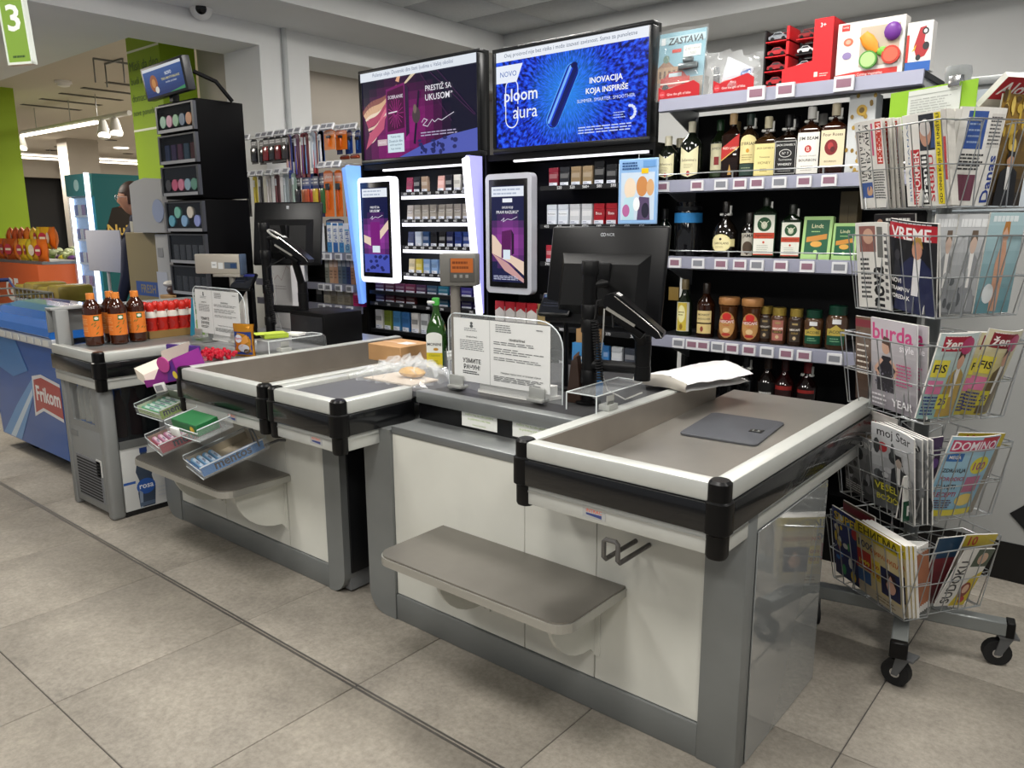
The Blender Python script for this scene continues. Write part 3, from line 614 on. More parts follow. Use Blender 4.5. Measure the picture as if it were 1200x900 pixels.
for k, c in enumerate(['#e6e4df', '#7f8f3a', '#4a86b8', '#3a6ea8', '#e4e2e0', '#dfe3e6', '#2a3446', None, '#d8dadf', '#8fa6d0']):
    if c:
        pack(-4.04+k*.088, .82, c, mixc(c, '#20242c', .6 if k in (0, 4, 5) else .3), 'tobacco pack, %s from the blue light fin, on the lowest shelf of the lit cabinet' % ORD[k], 'packs on the lowest shelf of the lit cabinet', h=.125, w_=.066)
# light fins
def fin(t, ox, x, depth, m1, m2):
    pts = [(SY+.02, .99), (SY+.02, 1.88), (SY-depth+.02, 1.88), (SY-depth, 1.86), (SY-.03, .99)]
    f_ = obj('light_fin', MB().prism([(a-SY, b) for a, b in pts], x-ox, x-ox+.022, 'x'), m1, t)
    obj('fin_edge', MB().prism([(a-SY, b) for a, b in ((SY-depth+.014, 1.87), (SY-depth-.012, 1.86), (SY-.042, .985), (SY-.018, .985))], x-ox-.004, x-ox+.03, 'x'), m2, f_)
fin(tL, oL, -4.15, .12, LITB, LITB); fin(tL, oL, -3.083, .13, LITL, LITW)
def slim(label, x0, x1, z0, z1, kind, lit):
    w_ = (x1-x0)/2; h = z1-z0; t = thing('slim_screen', label, 'screen', ((x0+x1)/2, SY-.05, z0))
    m = MB(); m.sq([(w_, h/2, .03, 0), (w_, h/2, .03, .048)], 5, mx=Matrix.Translation((0, .048, h/2)) @ Matrix.Rotation(PI/2, 4, 'X')); obj('housing', m, LITW if lit else mat('#b9bbc4', .4), t)
    obj('bezel', MB().bev(-w_+.028, w_-.028, -.004, .004, .035, h-.03, .003), mat('#07070a', .25), t)
    a, b = 2*w_-.10, h-.13; p = Print(a, b); p.rect(0, 0, 1, 1, '#1b1f45')
    for i in range(6):
        for j in range(14):
            u, v = (i+.5)/6, (j+.5)/14; f = max(0, 1-math.hypot((u-.5)/.7, (v-.42)/.3)); p.rect(i/6, j/14, (i+1)/6, (j+1)/14, mixc('#1b1f45', '#b048b4', f), i+j == 0)
    if kind: p.poly([(0, .5), (.1, .48), (.5, .3), (1, .22), (1, .08), (.6, .2), (0, .3)], '#e6cdb8').poly([(0, .3), (.5, .2), (1, .04), (1, .0), (.4, .12)], '#c79a98').poly([(.3, .25), (.6, .28), (.62, .55), (.32, .53)], '#5a1c58').poly([(.62, .28), (.7, .3), (.7, .5), (.62, .55)], '#2c1230').rect(.36, .24, .58, .34, '#dce8f2')
    else: p.poly([(0, .45), (.4, .4), (1, .62), (1, .52), (.4, .3), (0, .36)], '#e6cdb8').poly([(.28, .3), (.66, .3), (.66, .6), (.28, .6)], '#7a2278').rect(.34, .24, .64, .32, '#dce8f2').rect(0, 0, 1, .22, '#4a55b4')
    if not kind:
        for k in range(14): p.ell(random.uniform(.1, .9), random.uniform(.02, .2), .07, .02, '#262b66', 7)
    p.text('PRESTIŽ SA' if not kind else 'UKUS KOJI', .2, .76, .8, .79, '#f2f0f8', .01).text('UKUSOM”' if not kind else 'PRAVI RAZLIKU”', .15, .715, .85, .745, '#f2f0f8', .01)
    p.line([(.3, .64), (.4, .67), (.36, .63), (.5, .66), (.62, .65), (.8, .68)], .003, '#d8d2e6').rect(.0, .89, 1, .99, '#e9eff8').lines(.06, .9, .94, .98, 2, '#aeb8cc', .4)
    if kind: p.rect(.35, .83, .65, .87, '#eef2fa').lines(.05, .02, .9, .07, 3, '#c9cde6', .4)
    p.obj('advert', t, front(-a/2, -.0045, .065), .2, .95)
slim('slim portrait screen in a glowing white frame beside the blue light fin', -4.105, -3.765, 1.135, 1.80, 0, True)
slim('slim portrait screen in a grey frame beside the lavender light fin', -2.995, -2.665, 1.12, 1.775, 1, False)
# right cabinet
tR, oR = cab('dark cigarette cabinet under the blue starburst screen', -3.04, -1.95)
XA, XB = -2.64, -1.97
cshelf(tR, oR, XA, XB, 1.70, False, ' 520 520 560+ 580 590 520 430'.split(' ')); cshelf(tR, oR, XA, XB, 1.50, False, '410 410 410 450+ 440 440 430 420'.split())
for z in (1.30, 1.12, .95, .77): cshelf(tR, oR, -3.02 if z < 1.1 else XA, XB, z, False, '390 390 380 380 370 370 360'.split())
for k, (c, nm) in enumerate((('#7a1f30', 'dark red'), ('#25262b', 'charcoal'), ('#8a765a', 'gold brown'), ('#8d7a5e', 'gold brown'), ('#101114', 'large black'), ('#17181b', 'black'), ('#d6d6d8', 'white'), ('#1c2036', 'midnight blue'), ('#1c2036', 'midnight blue'))):
    pack(XA+.06+k*.073, 1.70, c, mixc(c, '#ffffff', .1), '%s cigarette pack, %s from the grey framed screen, upper row under the blue screen' % (nm, ORD[k]), 'packs under the blue screen', h=.115 if k == 4 else .096, w_=.06)
for k, (c, nm, tx) in enumerate((('#cfd6e2', 'white', 'Rothmans'), ('#cfd6e2', 'white', 'Rothmans'), ('#c3c6cc', 'silver', ''), ('#c3c6cc', 'silver', ''), ('#9c1c28', 'red', 'Boss'), ('#9c1c28', 'red', 'Boss'), ('#c7d6e6', 'pale blue', ''), ('#d8dce4', 'white', ''))):
    pack(XA+.05+k*.076, 1.50, c, mixc(c, '#ffffff', .3) if k < 4 else mixc(c, '#000000', .2), '%s cigarette pack, %s from the grey framed screen, lower row under the blue screen' % (nm, ORD[k]), 'packs under the blue screen', h=.105, w_=.064, txt=tx or None)
for k, c in enumerate(('#b03040', '#b8b8c0', '#3a4a86', '#8f1f2c', '#d8d8d8', '#30343c')): pack(-2.60+k*.1, 1.30, c, mixc(c, '#ffffff', .2), 'cigarette pack, %s of the row half hidden by the right till screen' % ORD[k], 'packs half hidden by the right till screen', h=.09)
for k, c in enumerate(('#3a5a9c', '#cfd6e2', '#8f1f2c', '#5a6a86')): pack(-2.58+k*.12, 1.12, c, mixc(c, '#ffffff', .2), 'cigarette pack, %s of the second row half hidden by the right till screen' % ORD[k], 'packs half hidden by the right till screen', h=.09)
for k, c in enumerate(('#b3202c', '#b3202c', '#b3202c', '#b3202c', '#b09a6a')):
    q = pack(-2.965+k*.079, .95, '#e6e2de' if k < 4 else c, '#e6e2de' if k < 4 else '#c9b483', ('red topped white cigarette pack, %s below the grey framed screen' if k < 4 else 'tan cigarette pack, %s below the grey framed screen') % ORD[k], 'packs below the grey framed screen', h=.115, w_=.072, tagc=False, top=c)
    if k < 4: pr = Print(.072, .03); pr.poly([(0, .99), (0, 0), (.5, .75), (1, 0), (1, .99)], c); pr.obj('chevron', q, front(-.036, -.0007, .058), .4)
for k, c in enumerate(('#c9ccd2', '#3a78b8', '#d2d6dc', '#4a4f5a', '#c9ccd2')): pack(-2.32+k*.08, .77, c, mixc(c, '#ffffff', .2), 'pack, %s of the bottom row behind the right scanner' % ORD[k], 'packs behind the right scanner', h=.1, w_=.064)
for k, c in enumerate(('#2b62b4', '#2a5aa8', '#3a424e')): pack(-2.30+k*.13, .625, c, mixc(c, '#ffffff', .15), 'flat blue grey pack, %s at the foot of the dark cigarette cabinet' % ORD[k], 'packs at the foot of the dark cabinet', h=.07, w_=.11)
# hanging picture-magazine in front of the right cabinet (plain generic cover)
q = atY(747, 228, 3.33); t = thing('comic_magazine', 'pale blue children comic bag hung before the cigarette shelf', 'magazine', (q.x, 3.33, 1.50), math.radians(2))
obj('bag', MB().bev(-.105, .105, 0, .012, 0, .305, .004), mat('#9fc3ea', .25), t)
p = Print(.2, .295); p.rect(0, 0, 1, 1, '#8fb8e6').rect(.05, .05, .95, .8, '#c9d9ea').ell(.3, .55, .16, .17, '#e8d6bf').ell(.62, .58, .15, .16, '#c98a52').ell(.84, .56, .1, .13, '#d6a878').poly([(.1, .05), (.42, .05), (.4, .42), (.15, .4)], '#b8dbe8').poly([(.5, .05), (.85, .05), (.82, .4), (.55, .42)], '#5a4a6a').ell(.48, .3, .09, .11, '#eef2f6').ell(.72, .2, .1, .12, '#2c2a3a').ell(.2, .2, .1, .1, '#b86aa0').rect(.6, .78, .78, .86, '#f0c21e').rect(.64, .88, .97, .98, '#6fa0d8').lines(.08, .84, .55, .97, 3, '#35588c', .6)
p.obj('cover_print', t, front(-.1, -.0008, .005), .2)
obj('hook', MB().tube([(0, .006, .3), (0, .006, .325), (0, .16, .33)], .003, 6), WIRE, t)
# ================================================================== SPIRITS SHELF
LX0, LX1 = -1.93, -.80
lq = thing('spirits_shelf', 'black shelving with price tags holding bottles, coffee and toys', 'shelf unit', ((LX0+LX1)/2, SY, 0)); LO = (LX0+LX1)/2
obj('back_panel', MB().box(LX0-LO, LX1-LO, .36, .385, 0, 2.03), mat('#0e0e10', .6), lq); obj('base', MB().box(LX0-LO, LX1-LO, .03, .36, 0, .2), BLACKM, lq)
for x in (LX0, LX1): obj('upright', MB().box(x-LO-.012, x-LO+.012, .33, .36, 0, 2.06), GREYM, lq)
LIP = mat('#9a9cae', .4, .3); TAGW = mat('#dcdde0', .4)
_tg = MB().box(-.031, .031, -.012, 0, 0, .046).mesh('price_tag'); _tg.materials.append(TAGW)
_ts = {}
for c in ('#8f6a7a', '#84868e'):
    m_ = MB().box(-.023, .023, -.0128, -.0118, .011, .037).mesh('tag_display'); m_.materials.append(mat(c, .3)); _ts[c] = m_
def ptag(parent, x, y, z, c, rot=None, sc=1):
    g = obj('price_tag', None, None, parent, _tg); g.location = (x, y, z); g.scale = (sc, sc, sc)
    if rot: g.rotation_euler = rot
    obj('tag_display', None, None, g, _ts[c])
SHZ = [2.07, 1.70, 1.345, .96, .60]
for i, z in enumerate(SHZ):
    s_ = obj('shelf_board', MB().box(LX0-LO, LX1-LO, .005, .36, z-.02, z), mat('#25262a', .5), lq)
    obj('shelf_lip', MB().prism([(.004, z+.004), (-.012, z+.002), (-.016, z-.052), (-.004, z-.058), (.004, z-.05)], LX0-LO, LX1-LO, 'x'), LIP, lq)
    for x in (LX0+.015, LX1-.015): obj('shelf_bracket', MB().prism([(.36, z-.02), (.36, z-.16), (.02, z-.03), (.02, z-.02)], x-LO-.004, x-LO+.004, 'x'), mat('#b9bbbd', .4, .3), lq)
    if i in (1, 2):
        obj('guard_rail', MB().cyl((LX0-LO, -.006, z+.03), (LX1-LO, -.006, z+.03), .003, 6), WIRE, lq)
        for x in (LX0+.05, LX0+.38, LX0+.78): obj('rail_post', MB().cyl((x-LO, -.006, z), (x-LO, -.006, z+.03), .004, 6), WIRE, lq)
tagx = {0: (888, 922, 990), 1: (778, 818, 846, 868, 888, 914, 943, 972), 2: (792, 819, 846, 868, 888, 916, 947, 985), 3: (796, 812, 825, 842, 859, 879, 900, 923, 944, 980)}
tagy = {0: (101, 97, 92), 1: 218, 2: 310, 3: 405}
for i, xs in tagx.items():
    for k, x in enumerate(xs):
        q = atY(x, 100 if i == 0 else tagy[i], SY-.015); ptag(lq, q.x-LO, -.0165, SHZ[i]-.05, '#8f6a7a' if (k*7+i) % 3 or i == 0 else '#84868e', sc=1.0 if i else 1.25)
BY = 3.50
def BX(px, z, y=BY): return atY(px, atYz(px, z, y), y).x
def atYz(px, z, y):
    lo, hi = 0., 900.
    for _ in range(30):
        md = (lo+hi)/2
        if atY(px, md, y).z > z: lo = md
        else: hi = md
    return lo
def bottle(px, z, H, r, label, glass, cap, art, kind='round', y=BY, neck=.014, cap_h=.05, sh=.62, lab=(.15, .52), labw=1.7, seal=False, name='bottle', group='bottles on the spirits shelf', sx=1., d=None):
    x = BX(px, z+.1, y)
    if z > 1.2: r *= 1.14; d = d and d*1.1; H *= .95
    t = thing(name, label, 'bottle', (x, y, z+.0005), .16 if kind == 'sq' else 0, group)
    g = mat(glass, .07, coat=.5)
    if kind == 'round':
        prof = [(r*.92, 0), (r, .006), (r, H*sh*.98), (r*.97, H*sh), (r*.8, H*(sh+.06)), (r*.5, H*(sh+.12)), (neck*1.15, H*(sh+.18)), (neck, H-cap_h), (neck, H-cap_h+.002)]
        obj('body', MB().lathe(prof, 18), g, t)
    elif kind == 'fat':
        prof = [(r*.8, 0), (r*.95, .01), (r, H*.25), (r*.97, H*.45), (r*.7, H*.58), (neck*1.3, H*.68), (neck, H-cap_h), (neck, H-cap_h+.002)]
        obj('body', MB().lathe(prof, 18), g, t)
    else:
        dd = d or r
        prof = [(r*.95, dd*.95, .012, 0), (r, dd, .012, .006), (r, dd, .012, H*sh), (r*.88, dd*.88, .02, H*(sh+.03)), (neck*1.5, neck*1.5, .03, H*(sh+.09)), (neck, neck, .03, H*(sh+.14)), (neck, neck, .03, H-cap_h)]
        obj('body', MB().sq(prof, 4), g, t)
    obj('cap', MB().lathe([(neck*1.25, H-cap_h), (neck*1.28, H-.004), (neck*1.1, H)], 14), mat(cap, .35), t)
    h0, h1 = lab[0]*H, lab[1]*H
    if art:
        if kind in ('round', 'fat'):
            W = r*labw; p = Print(W, h1-h0); art(p); p.obj('label_print', t, bend=wrap(r, -PI/2-W/2/r+.22, h0), rough=.5)
        else:
            W = 2*r-.006; p = Print(W, h1-h0); art(p); p.obj('label_print', t, front(-W/2, -(d or r)-.0006, h0), .5)
    if seal:
        s_ = obj('security_tag', MB().bev(-.028, .028, -.012, .012, H-cap_h-.016, H-cap_h-.004, .004), mat('#c9c9c4', .4), t)
        obj('tag_pin', MB().box(.018, .026, -.004, .004, H-cap_h-.004, H-cap_h+.03), mat('#c9c9c4', .4), s_)
    return t
def A(bg, *els):
    def f(p):
        if bg: p.rect(0, 0, 1, 1, bg)
        for e in els: getattr(p, e[0])(*e[1:])
    return f
def chevron(p):
    p.poly([(0, .1), (.5, 0), (1, .1), (1, 1), (.5, .78), (0, 1)], '#e2dcb4').text('Ballantine’s', .12, .48, .9, .62, '#5c4a3a').lines(.25, .28, .75, .44, 3, '#a89c78').ell(.5, .12, .09, .08, '#a3262a')
def jw(p):
    p.poly([(0, .42), (1, .78), (1, 1.1), (0, .74)], '#b3231f').text('RED LABEL', .1, .6, .95, .86, '#f0e2d0', .01).line([(0, .40), (1, .76)], .004, '#d8b25a').text('♠', .4, .05, .6, .2, '#c9a05a').poly([(.4, .02), (.5, .3), (.56, .2), (.62, .02)], '#b98f4a')
bottle(783, 1.70, .225, .042, 'small dark scotch bottle with a cream chevron label beside the large one', '#11150f', '#d8d2ba', chevron, lab=(.08, .62))
bottle(810, 1.70, .285, .047, 'large dark scotch bottle with a cream chevron label', '#11150f', '#d8d2ba', chevron, lab=(.06, .58))
for k, px in enumerate((796, 803)): bottle(px, 1.70, .225, .04, 'dark scotch bottle, %s of the pair behind the chevron bottles' % ORD[k], '#11150f', '#cfc7ab', None, y=3.62)
bottle(843, 1.70, .29, .04, 'green bottle with a narrow cream label behind the slanted red label', '#16210f', '#1a3a20', A('#d9d3b0', ('text', 'JAMESON', .1, .78, .9, .9, '#3a2f20'), ('rect', .3, .35, .6, .6, '#8a2a2a'), ('rect', 0, .0, 1, .2, '#2a3a20')), y=3.56, lab=(.06, .6))
bottle(858, 1.70, .305, .037, 'square whisky bottle with a slanted red label', '#1a0c07', '#c9a87a', jw, 'sq', lab=(.05, .62), sh=.66, d=.037)
bottle(878, 1.70, .295, .04, 'whiskey bottle with a cream arched label over a dark green band', '#20140a', '#20302a', A(None, ('rect', 0, .3, 1, .8, '#e6d79a'), ('ell', .5, .8, .5, .18, '#e6d79a'), ('text', 'O’BRIAN', .05, .7, .95, .84, '#3a2c18', .01), ('ell', .5, .6, .09, .05, '#c98f2a'), ('lines', .15, .36, .85, .52, 3, '#9a854a'), ('rect', 0, 0, 1, .28, '#2a4038'), ('lines', .15, .08, .85, .22, 2, '#8f9a7a')), lab=(.04, .68), seal=True)
bottle(899, 1.70, .275, .042, 'square whiskey bottle with a plain cream yellow label and white tag', '#2a1a08', '#d9cfae', A('#e2d592', ('text', 'JACK DANIEL’S', .1, .78, .9, .92, '#5c4a22', .01), ('text', 'Tennessee', .25, .52, .75, .64, '#5c4a22'), ('text', 'HONEY', .2, .34, .8, .46, '#6a5526'), ('lines', .3, .1, .7, .24, 2, '#9a8548')), 'sq', seal=True, lab=(.03, .55), sh=.6, d=.042)
bottle(923, 1.70, .275, .043, 'square whiskey bottle with a black label lettered in white', '#140a05', '#0c0c0d', A('#0d0d0e', ('line', [(.03, .03), (.97, .03), (.97, .97), (.03, .97), (.03, .03)], .002, '#d8d8d4'), ('text', 'JACK DANIEL’S', .08, .78, .92, .93, '#e6e6e2', .01), ('ell', .5, .62, .28, .12, '#cfcfca'), ('ell', .5, .62, .25, .1, '#151515'), ('text', 'Nº 7', .35, .57, .65, .67, '#e6e6e2'), ('text', 'Tennessee', .2, .4, .8, .48, '#d8d8d4'), ('text', 'WHISKEY', .18, .24, .82, .36, '#e6e6e2', .01), ('lines', .2, .08, .8, .18, 2, '#9a9a96')), 'sq', seal=True, lab=(.03, .58), sh=.6, d=.043)
bottle(949, 1.70, .30, .041, 'square bourbon bottle with a white label and white cap', '#2a1509', '#dcdad4', A('#e8e6de', ('text', 'JIM BEAM', .06, .76, .94, .93, '#2a2624', .015), ('ell', .5, .6, .16, .09, '#b5312c'), ('text', 'B', .43, .55, .57, .65, '#f0e6dc'), ('text', 'KENTUCKY STRAIGHT', .1, .4, .9, .46, '#6a6058'), ('text', 'BOURBON', .1, .27, .9, .38, '#4a423c', .01), ('lines', .2, .06, .8, .2, 3, '#b0a89c')), 'sq', seal=True, lab=(.03, .62), sh=.66, d=.041)
bottle(977, 1.70, .305, .043, 'amber bourbon bottle with a cream label bearing a red rose emblem', '#2c1206', '#cfc2a6', A('#e2d6b4', ('text', 'Four Roses', .08, .82, .92, .93, '#4a3426', .01), ('ell', .45, .52, .28, .22, '#7d1f22'), ('ell', .42, .56, .12, .1, '#b3383a'), ('ell', .52, .46, .1, .08, '#5a1418'), ('text', 'BOURBON', .2, .08, .7, .18, '#6a5440')), 'sq', seal=True, lab=(.12, .62), sh=.66, d=.04)
for k, px in enumerate((862, 902, 932, 962)): bottle(px, 1.70, .285, .038, 'dark spirits bottle, %s of the back row on the whisky shelf' % ORD[k], '#160d08', ('#b39a6a', '#3a2018', '#15151a', '#c2bfb6')[k], None, y=3.64)
def carton(px, z, w_, h, dp, col, label, art, y=3.46, rz=0, name='gift_box', cat='box', tilt=0, rough=.4, zoff=0.):
    x = BX(px, z+h/2, y); t = thing(name, label, cat, (x, y, z+.0005), rz, None, (tilt, 0, rz))
    obj('carton', MB().bev(-w_/2, w_/2, 0, dp, 0, h, .002, 1), mat(col, rough), t)
    if art: p = Print(w_-.002, h-.002); art(p); p.obj('front_print', t, front(-w_/2+.001, -.0006, .001), rough)
    return t
def goldp(p):
    p.rect(0, 0, 1, 1, '#c9cccc')
    for k in range(26): p.ell(random.random(), random.random(), .07, .03, '#b08f3a' if k % 2 else '#8a6c24', 8)
    p.ell(.5, .8, .2, .07, '#c9a23c').ell(.5, .8, .1, .035, '#6a5420')
carton(1008, 1.70, .105, .31, .09, '#c5c8c8', 'tall white carton with gold ornaments beside the rose label bottle', goldp)
# second shelf
t = bottle(806, 1.345, .25, .058, 'black drum shaped tin with a blue top band', '#0d0d0f', '#0f1114', None, sh=.9, neck=.05, cap_h=.02)
obj('blue_band', MB().lathe([(.0672, .16), (.0672, .206)], 20), mat('#2a78b4', .4), t)
bottle(778, 1.345, .24, .03, 'slim dark green bottle beside the black tin', '#0f1a10', '#1a1a1a', None)
def oval(p): p.rect(0, .3, 1, .72, '#cfc48e').ell(.42, .5, .42, .5, '#e0d598').ell(.42, .5, .38, .45, '#ece2ae').text('CAROLANS', .12, .42, .74, .56, '#6a5220', .01).ell(.42, .72, .05, .07, '#3a2c14').lines(.22, .22, .62, .34, 2, '#9a8a50')
bottle(850, 1.345, .27, .052, 'round bodied dark liqueur bottle with an oval cream label', '#15100c', '#1a1612', oval, 'fat', lab=(.1, .42), labw=2., seal=True)
bottle(878, 1.345, .215, .033, 'small dark bottle with a grey label and round tree emblem', '#120f0c', '#2a2622', A('#b3ada0', ('text', 'JAMA', .06, .76, .94, .95, '#2a2622', .015), ('ell', .5, .36, .36, .28, '#4a3a2c'), ('rect', .44, .04, .56, .2, '#4a3a2c')), lab=(.05, .55))
def stag(p): p.rect(0, 0, 1, 1, '#20402a').rect(.04, .02, .96, .98, '#e6e6da').ell(.5, .76, .32, .17, '#24502e').ell(.5, .74, .14, .09, '#c9cbb4').line([(.3, .84), (.42, .78), (.5, .7), (.58, .78), (.7, .84)], .003, '#dfe2cc').rect(.03, .42, .97, .56, '#c0452a').text('Jägermeister', .1, .45, .9, .53, '#4a1a0e').ell(.5, .33, .05, .03, '#c0452a').lines(.2, .08, .8, .28, 4, '#b9bbae').rect(.04, .02, .96, .05, '#c0452a')
bottle(897, 1.345, .285, .045, 'tall flat green liqueur bottle with a stag label, the larger of two', '#101d10', '#181c16', stag, 'sq', seal=True, lab=(.04, .72), sh=.74, d=.03)
bottle(928, 1.345, .25, .039, 'flat green liqueur bottle with a stag label, the smaller of two', '#101d10', '#181c16', stag, 'sq', seal=True, lab=(.04, .68), sh=.7, d=.028)
def green(p): p.rect(0, 0, 1, 1, '#a9cf86').rect(.1, .12, .9, .92, '#1d5a3c').text('Lindt', .3, .72, .7, .84, '#e6e0b4').poly([(.15, .4), (.85, .48), (.85, .6), (.15, .52)], '#c98a3a').ell(.5, .36, .2, .07, '#d8a24a').lines(.3, .62, .7, .68, 1, '#a9cf86').ell(.5, .18, .07, .04, '#a9cf86')
carton(956, 1.345, .125, .185, .03, '#a9cf86', 'tilted light green chocolate box with a dark green panel', green, rz=.0, tilt=-.12)
carton(989, 1.345, .10, .155, .03, '#a9cf86', 'light green chocolate box beside the tilted one', green, tilt=-.08)
carton(993, 1.345, .075, .29, .07, '#6d6045', 'tall olive brown carton with a small drop mark', A('#6d6045', ('ell', .5, .42, .12, .05, '#4a2418'), ('line', [(.5, .5), (.5, .8)], .002, '#4a3a24')), y=3.62)
# third shelf
t = bottle(802, .96, .275, .04, 'clear spirit bottle with a yellow oval label and green tint', '#1c2418', '#7a6a4a', lambda p: p.rect(0, 0, 1, 1, '#c9c7b8').rect(.1, .02, .8, .98, '#c9b23c').ell(.42, .6, .28, .3, '#e6dfa6').lines(.2, .52, .64, .7, 2, '#6a5a20').ell(.42, .16, .12, .1, '#8a6a1c'), lab=(.08, .6), sh=.58)
obj('neck_card', MB().bev(-.075, -.02, -.03, -.028, .17, .235, .0005), mat('#8f7436', .6), t)
bottle(827, .96, .26, .044, 'amber whisky bottle with a cream two part label', '#2a1206', '#241a12', A(None, ('rect', 0, .48, 1, 1, '#d8c48a'), ('rect', 0, 0, 1, .42, '#d2bb7c'), ('text', 'MONKEY', .12, .76, .88, .9, '#3a2412', .01), ('text', 'SHOULDER', .08, .58, .92, .71, '#3a2412', .01), ('ell', .4, .2, .1, .12, '#8a3a2a')), lab=(.08, .5))
def jar(px, z, H, r, glass, lid, art, label, kind=0, y=3.50):
    x = BX(px, z+.1, y); t = thing('coffee_jar', label, 'jar', (x, y, z+.0005), 0, 'instant coffee jars on the shelf')
    if kind == 0: pr = [(r*.9, 0), (r, .01), (r*1.0, H*.22), (r*.86, H*.5), (r*.9, H*.7), (r*.98, H*.78), (r*.8, H*.82)]
    else: pr = [(r*.92, 0), (r, .008), (r, H*.7), (r*.85, H*.77), (r*.72, H*.8)]
    obj('glass', MB().lathe(pr, 18), mat(glass, .1, coat=.4), t)
    if kind == 0: obj('lid', MB().lathe([(r*.98, H*.82), (r*1.04, H*.84), (r*1.04, H*.97), (r*.95, H)], 20), mat(lid, .45), t)
    else: obj('lid', MB().lathe([(r*.8, H*.79), (r*.82, H*.985), (r*.76, H)], 20), mat(lid, .3, .6 if lid == '#b39a4a' else 0), t)
    W = r*1.7; p = Print(W, H*.62); art(p); p.obj('label_print', t, bend=wrap(r*1.012, -PI/2-W/2/r+.22, H*.05), rough=.4)
def nes(p): p.ell(.5, .5, .5, .5, '#a8793f').ell(.5, .5, .46, .47, '#b98a52').ell(.5, .82, .26, .14, '#c22a26').rect(.08, .58, .92, .72, '#a02a22').text('NESCAFÉ', .08, .56, .92, .72, '#f4ece0', .015).text('CLASSIC', .3, .46, .7, .53, '#c22a26').ell(.5, .3, .2, .1, '#d8b888').ell(.5, .14, .25, .06, '#a83226')
def nes2(c): return lambda p: p.rect(.1, .1, .9, 1.0, c).text('NESCAFÉ', .12, .58, .88, .7, '#f4ece0', .015).rect(.15, .42, .85, .54, '#3a3026').text('GOLD', .25, .44, .75, .52, '#c9a85a').ell(.5, .26, .12, .08, '#c9b28a').rect(.3, .84, .7, .92, '#a08a5a')
def jac(p): p.rect(0, .1, 1, .45, '#0f4a34').rect(0, .45, 1, .7, '#b8a24a').poly([(.2, .7), (.5, .85), (.8, .7)], '#b8a24a').text('JACOBS', .1, .5, .9, .65, '#173a2a', .015).lines(.2, .2, .8, .38, 2, '#7fae8a').rect(.3, .88, .75, 1.05, '#dedede')
jar(854, .96, .20, .048, '#4a2c18', '#b07c4a', nes, 'coffee jar with tan lid and red label, beside the amber whisky bottle')
jar(881, .96, .20, .048, '#4a2c18', '#b07c4a', nes, 'coffee jar with tan lid and red label, beside the small gold lidded jars')
jar(898, .96, .165, .034, '#3a281c', '#b39a4a', nes2('#4a4038'), 'small gold lidded coffee jar with a dark label, half behind the pink one', 1, 3.53)
jar(913, .96, .165, .037, '#4a3020', '#b39a4a', nes2('#a8685c'), 'small gold lidded coffee jar with a pinkish label', 1)
jar(933, .96, .165, .035, '#33241a', '#b39a4a', nes2('#3a3028'), 'small gold lidded coffee jar with a dark label beside the green jars', 1)
jar(954, .96, .165, .042, '#4a3322', '#0f3a2a', jac, 'green lidded coffee jar with a gold and green label, the shorter one', 1)
jar(981, .96, .19, .046, '#4a3322', '#0f3a2a', jac, 'green lidded coffee jar with a gold and green label, the taller one', 1)
# bottom shelf
for k, (px, g, c, a_) in enumerate(((851, '#0c0c0e', '#0e0e10', None), (873, '#0e0e10', '#1a1a1a', None), (898, '#150d0a', '#3a2a20', A('#141414', ('lines', .1, .3, .9, .7, 2, '#d0d0cc'))), (918, '#240a0a', '#3a1210', A('#2a0c0c', ('rect', 0, .8, 1, .95, '#a02a26'), ('text', '62', .3, .3, .7, .6, '#d8cfc4'))), (944, '#160808', '#7a1216', A('#1c0a0a', ('text', 'BITTER', .1, .4, .9, .62, '#c9b8a8', .015), ('rect', 0, .78, 1, .9, '#a02a26'))))):
    bottle(px, .60, .29, .046, ('black capped dark bottle under the scotch', 'dark bottle with a white ring tag on the bottom shelf', 'dark bottle with brown cork cap on the bottom shelf', 'dark red bottle on the bottom shelf', 'dark bottle with a bright red cap on the bottom shelf')[k], g, c, a_, seal=k in (1, 4), lab=(.2, .62), group=None)
# ------------------------------------------------------------------ toys on the top shelf
def kit(p):
    p.rect(0, 0, 1, 1, '#7fa9b8').rect(0, .0, 1, .32, '#8a8378').rect(0, .28, .55, .5, '#a88a6c').poly([(0, .5), (.18, .62), (.36, .5)], '#8f6f58').ell(.18, .62, .07, .06, '#5a7a6a')
    for k in range(5): p.rect(.04+k*.1, .34, .09+k*.1, .45, '#6a5444', k == 0)
    p.rect(.08, .2, .72, .34, '#b3352c').poly([(.16, .34), (.26, .42), (.56, .42), (.66, .34)], '#b3352c').rect(.26, .35, .54, .405, '#bcd0d6').ell(.2, .2, .07, .045, '#1e1e1e').ell(.6, .2, .07, .045, '#1e1e1e').rect(.08, .245, .72, .265, '#e0d8d0')
    p.rect(0, .84, 1, .94, '#a9c4cc').text('ZASTAVA', .2, .82, .96, .92, '#23282c', .02, True, .15).rect(.05, .83, .14, .93, '#d8dee0').rect(.3, .7, .5, .75, '#c0392b').rect(.55, .62, .92, .78, '#dfe2de').text('ZASTAVA', .58, .7, .9, .76, '#2a3034').text('1500', .62, .64, .86, .69, '#2a3034').ell(.72, .5, .09, .07, '#5a6064').ell(.72, .5, .05, .04, '#a9b0b2')
t = carton(796, 2.07, .24, .31, .012, '#8aa6b0', 'picture card of a red vintage car in a clear bag', kit, y=3.47, tilt=-.08, name='model_car_kit', cat='toy')
obj('clear_bag', MB().grid(lambda u, v: (-.128+.26*u+.006*math.sin(9*v), -.014-.012*math.sin(7*u+5*v)*math.sin(PI*u), .0+.318*v), 10, 12), mat('#eef4f6', .08, alpha=.10, spec=1.), t)
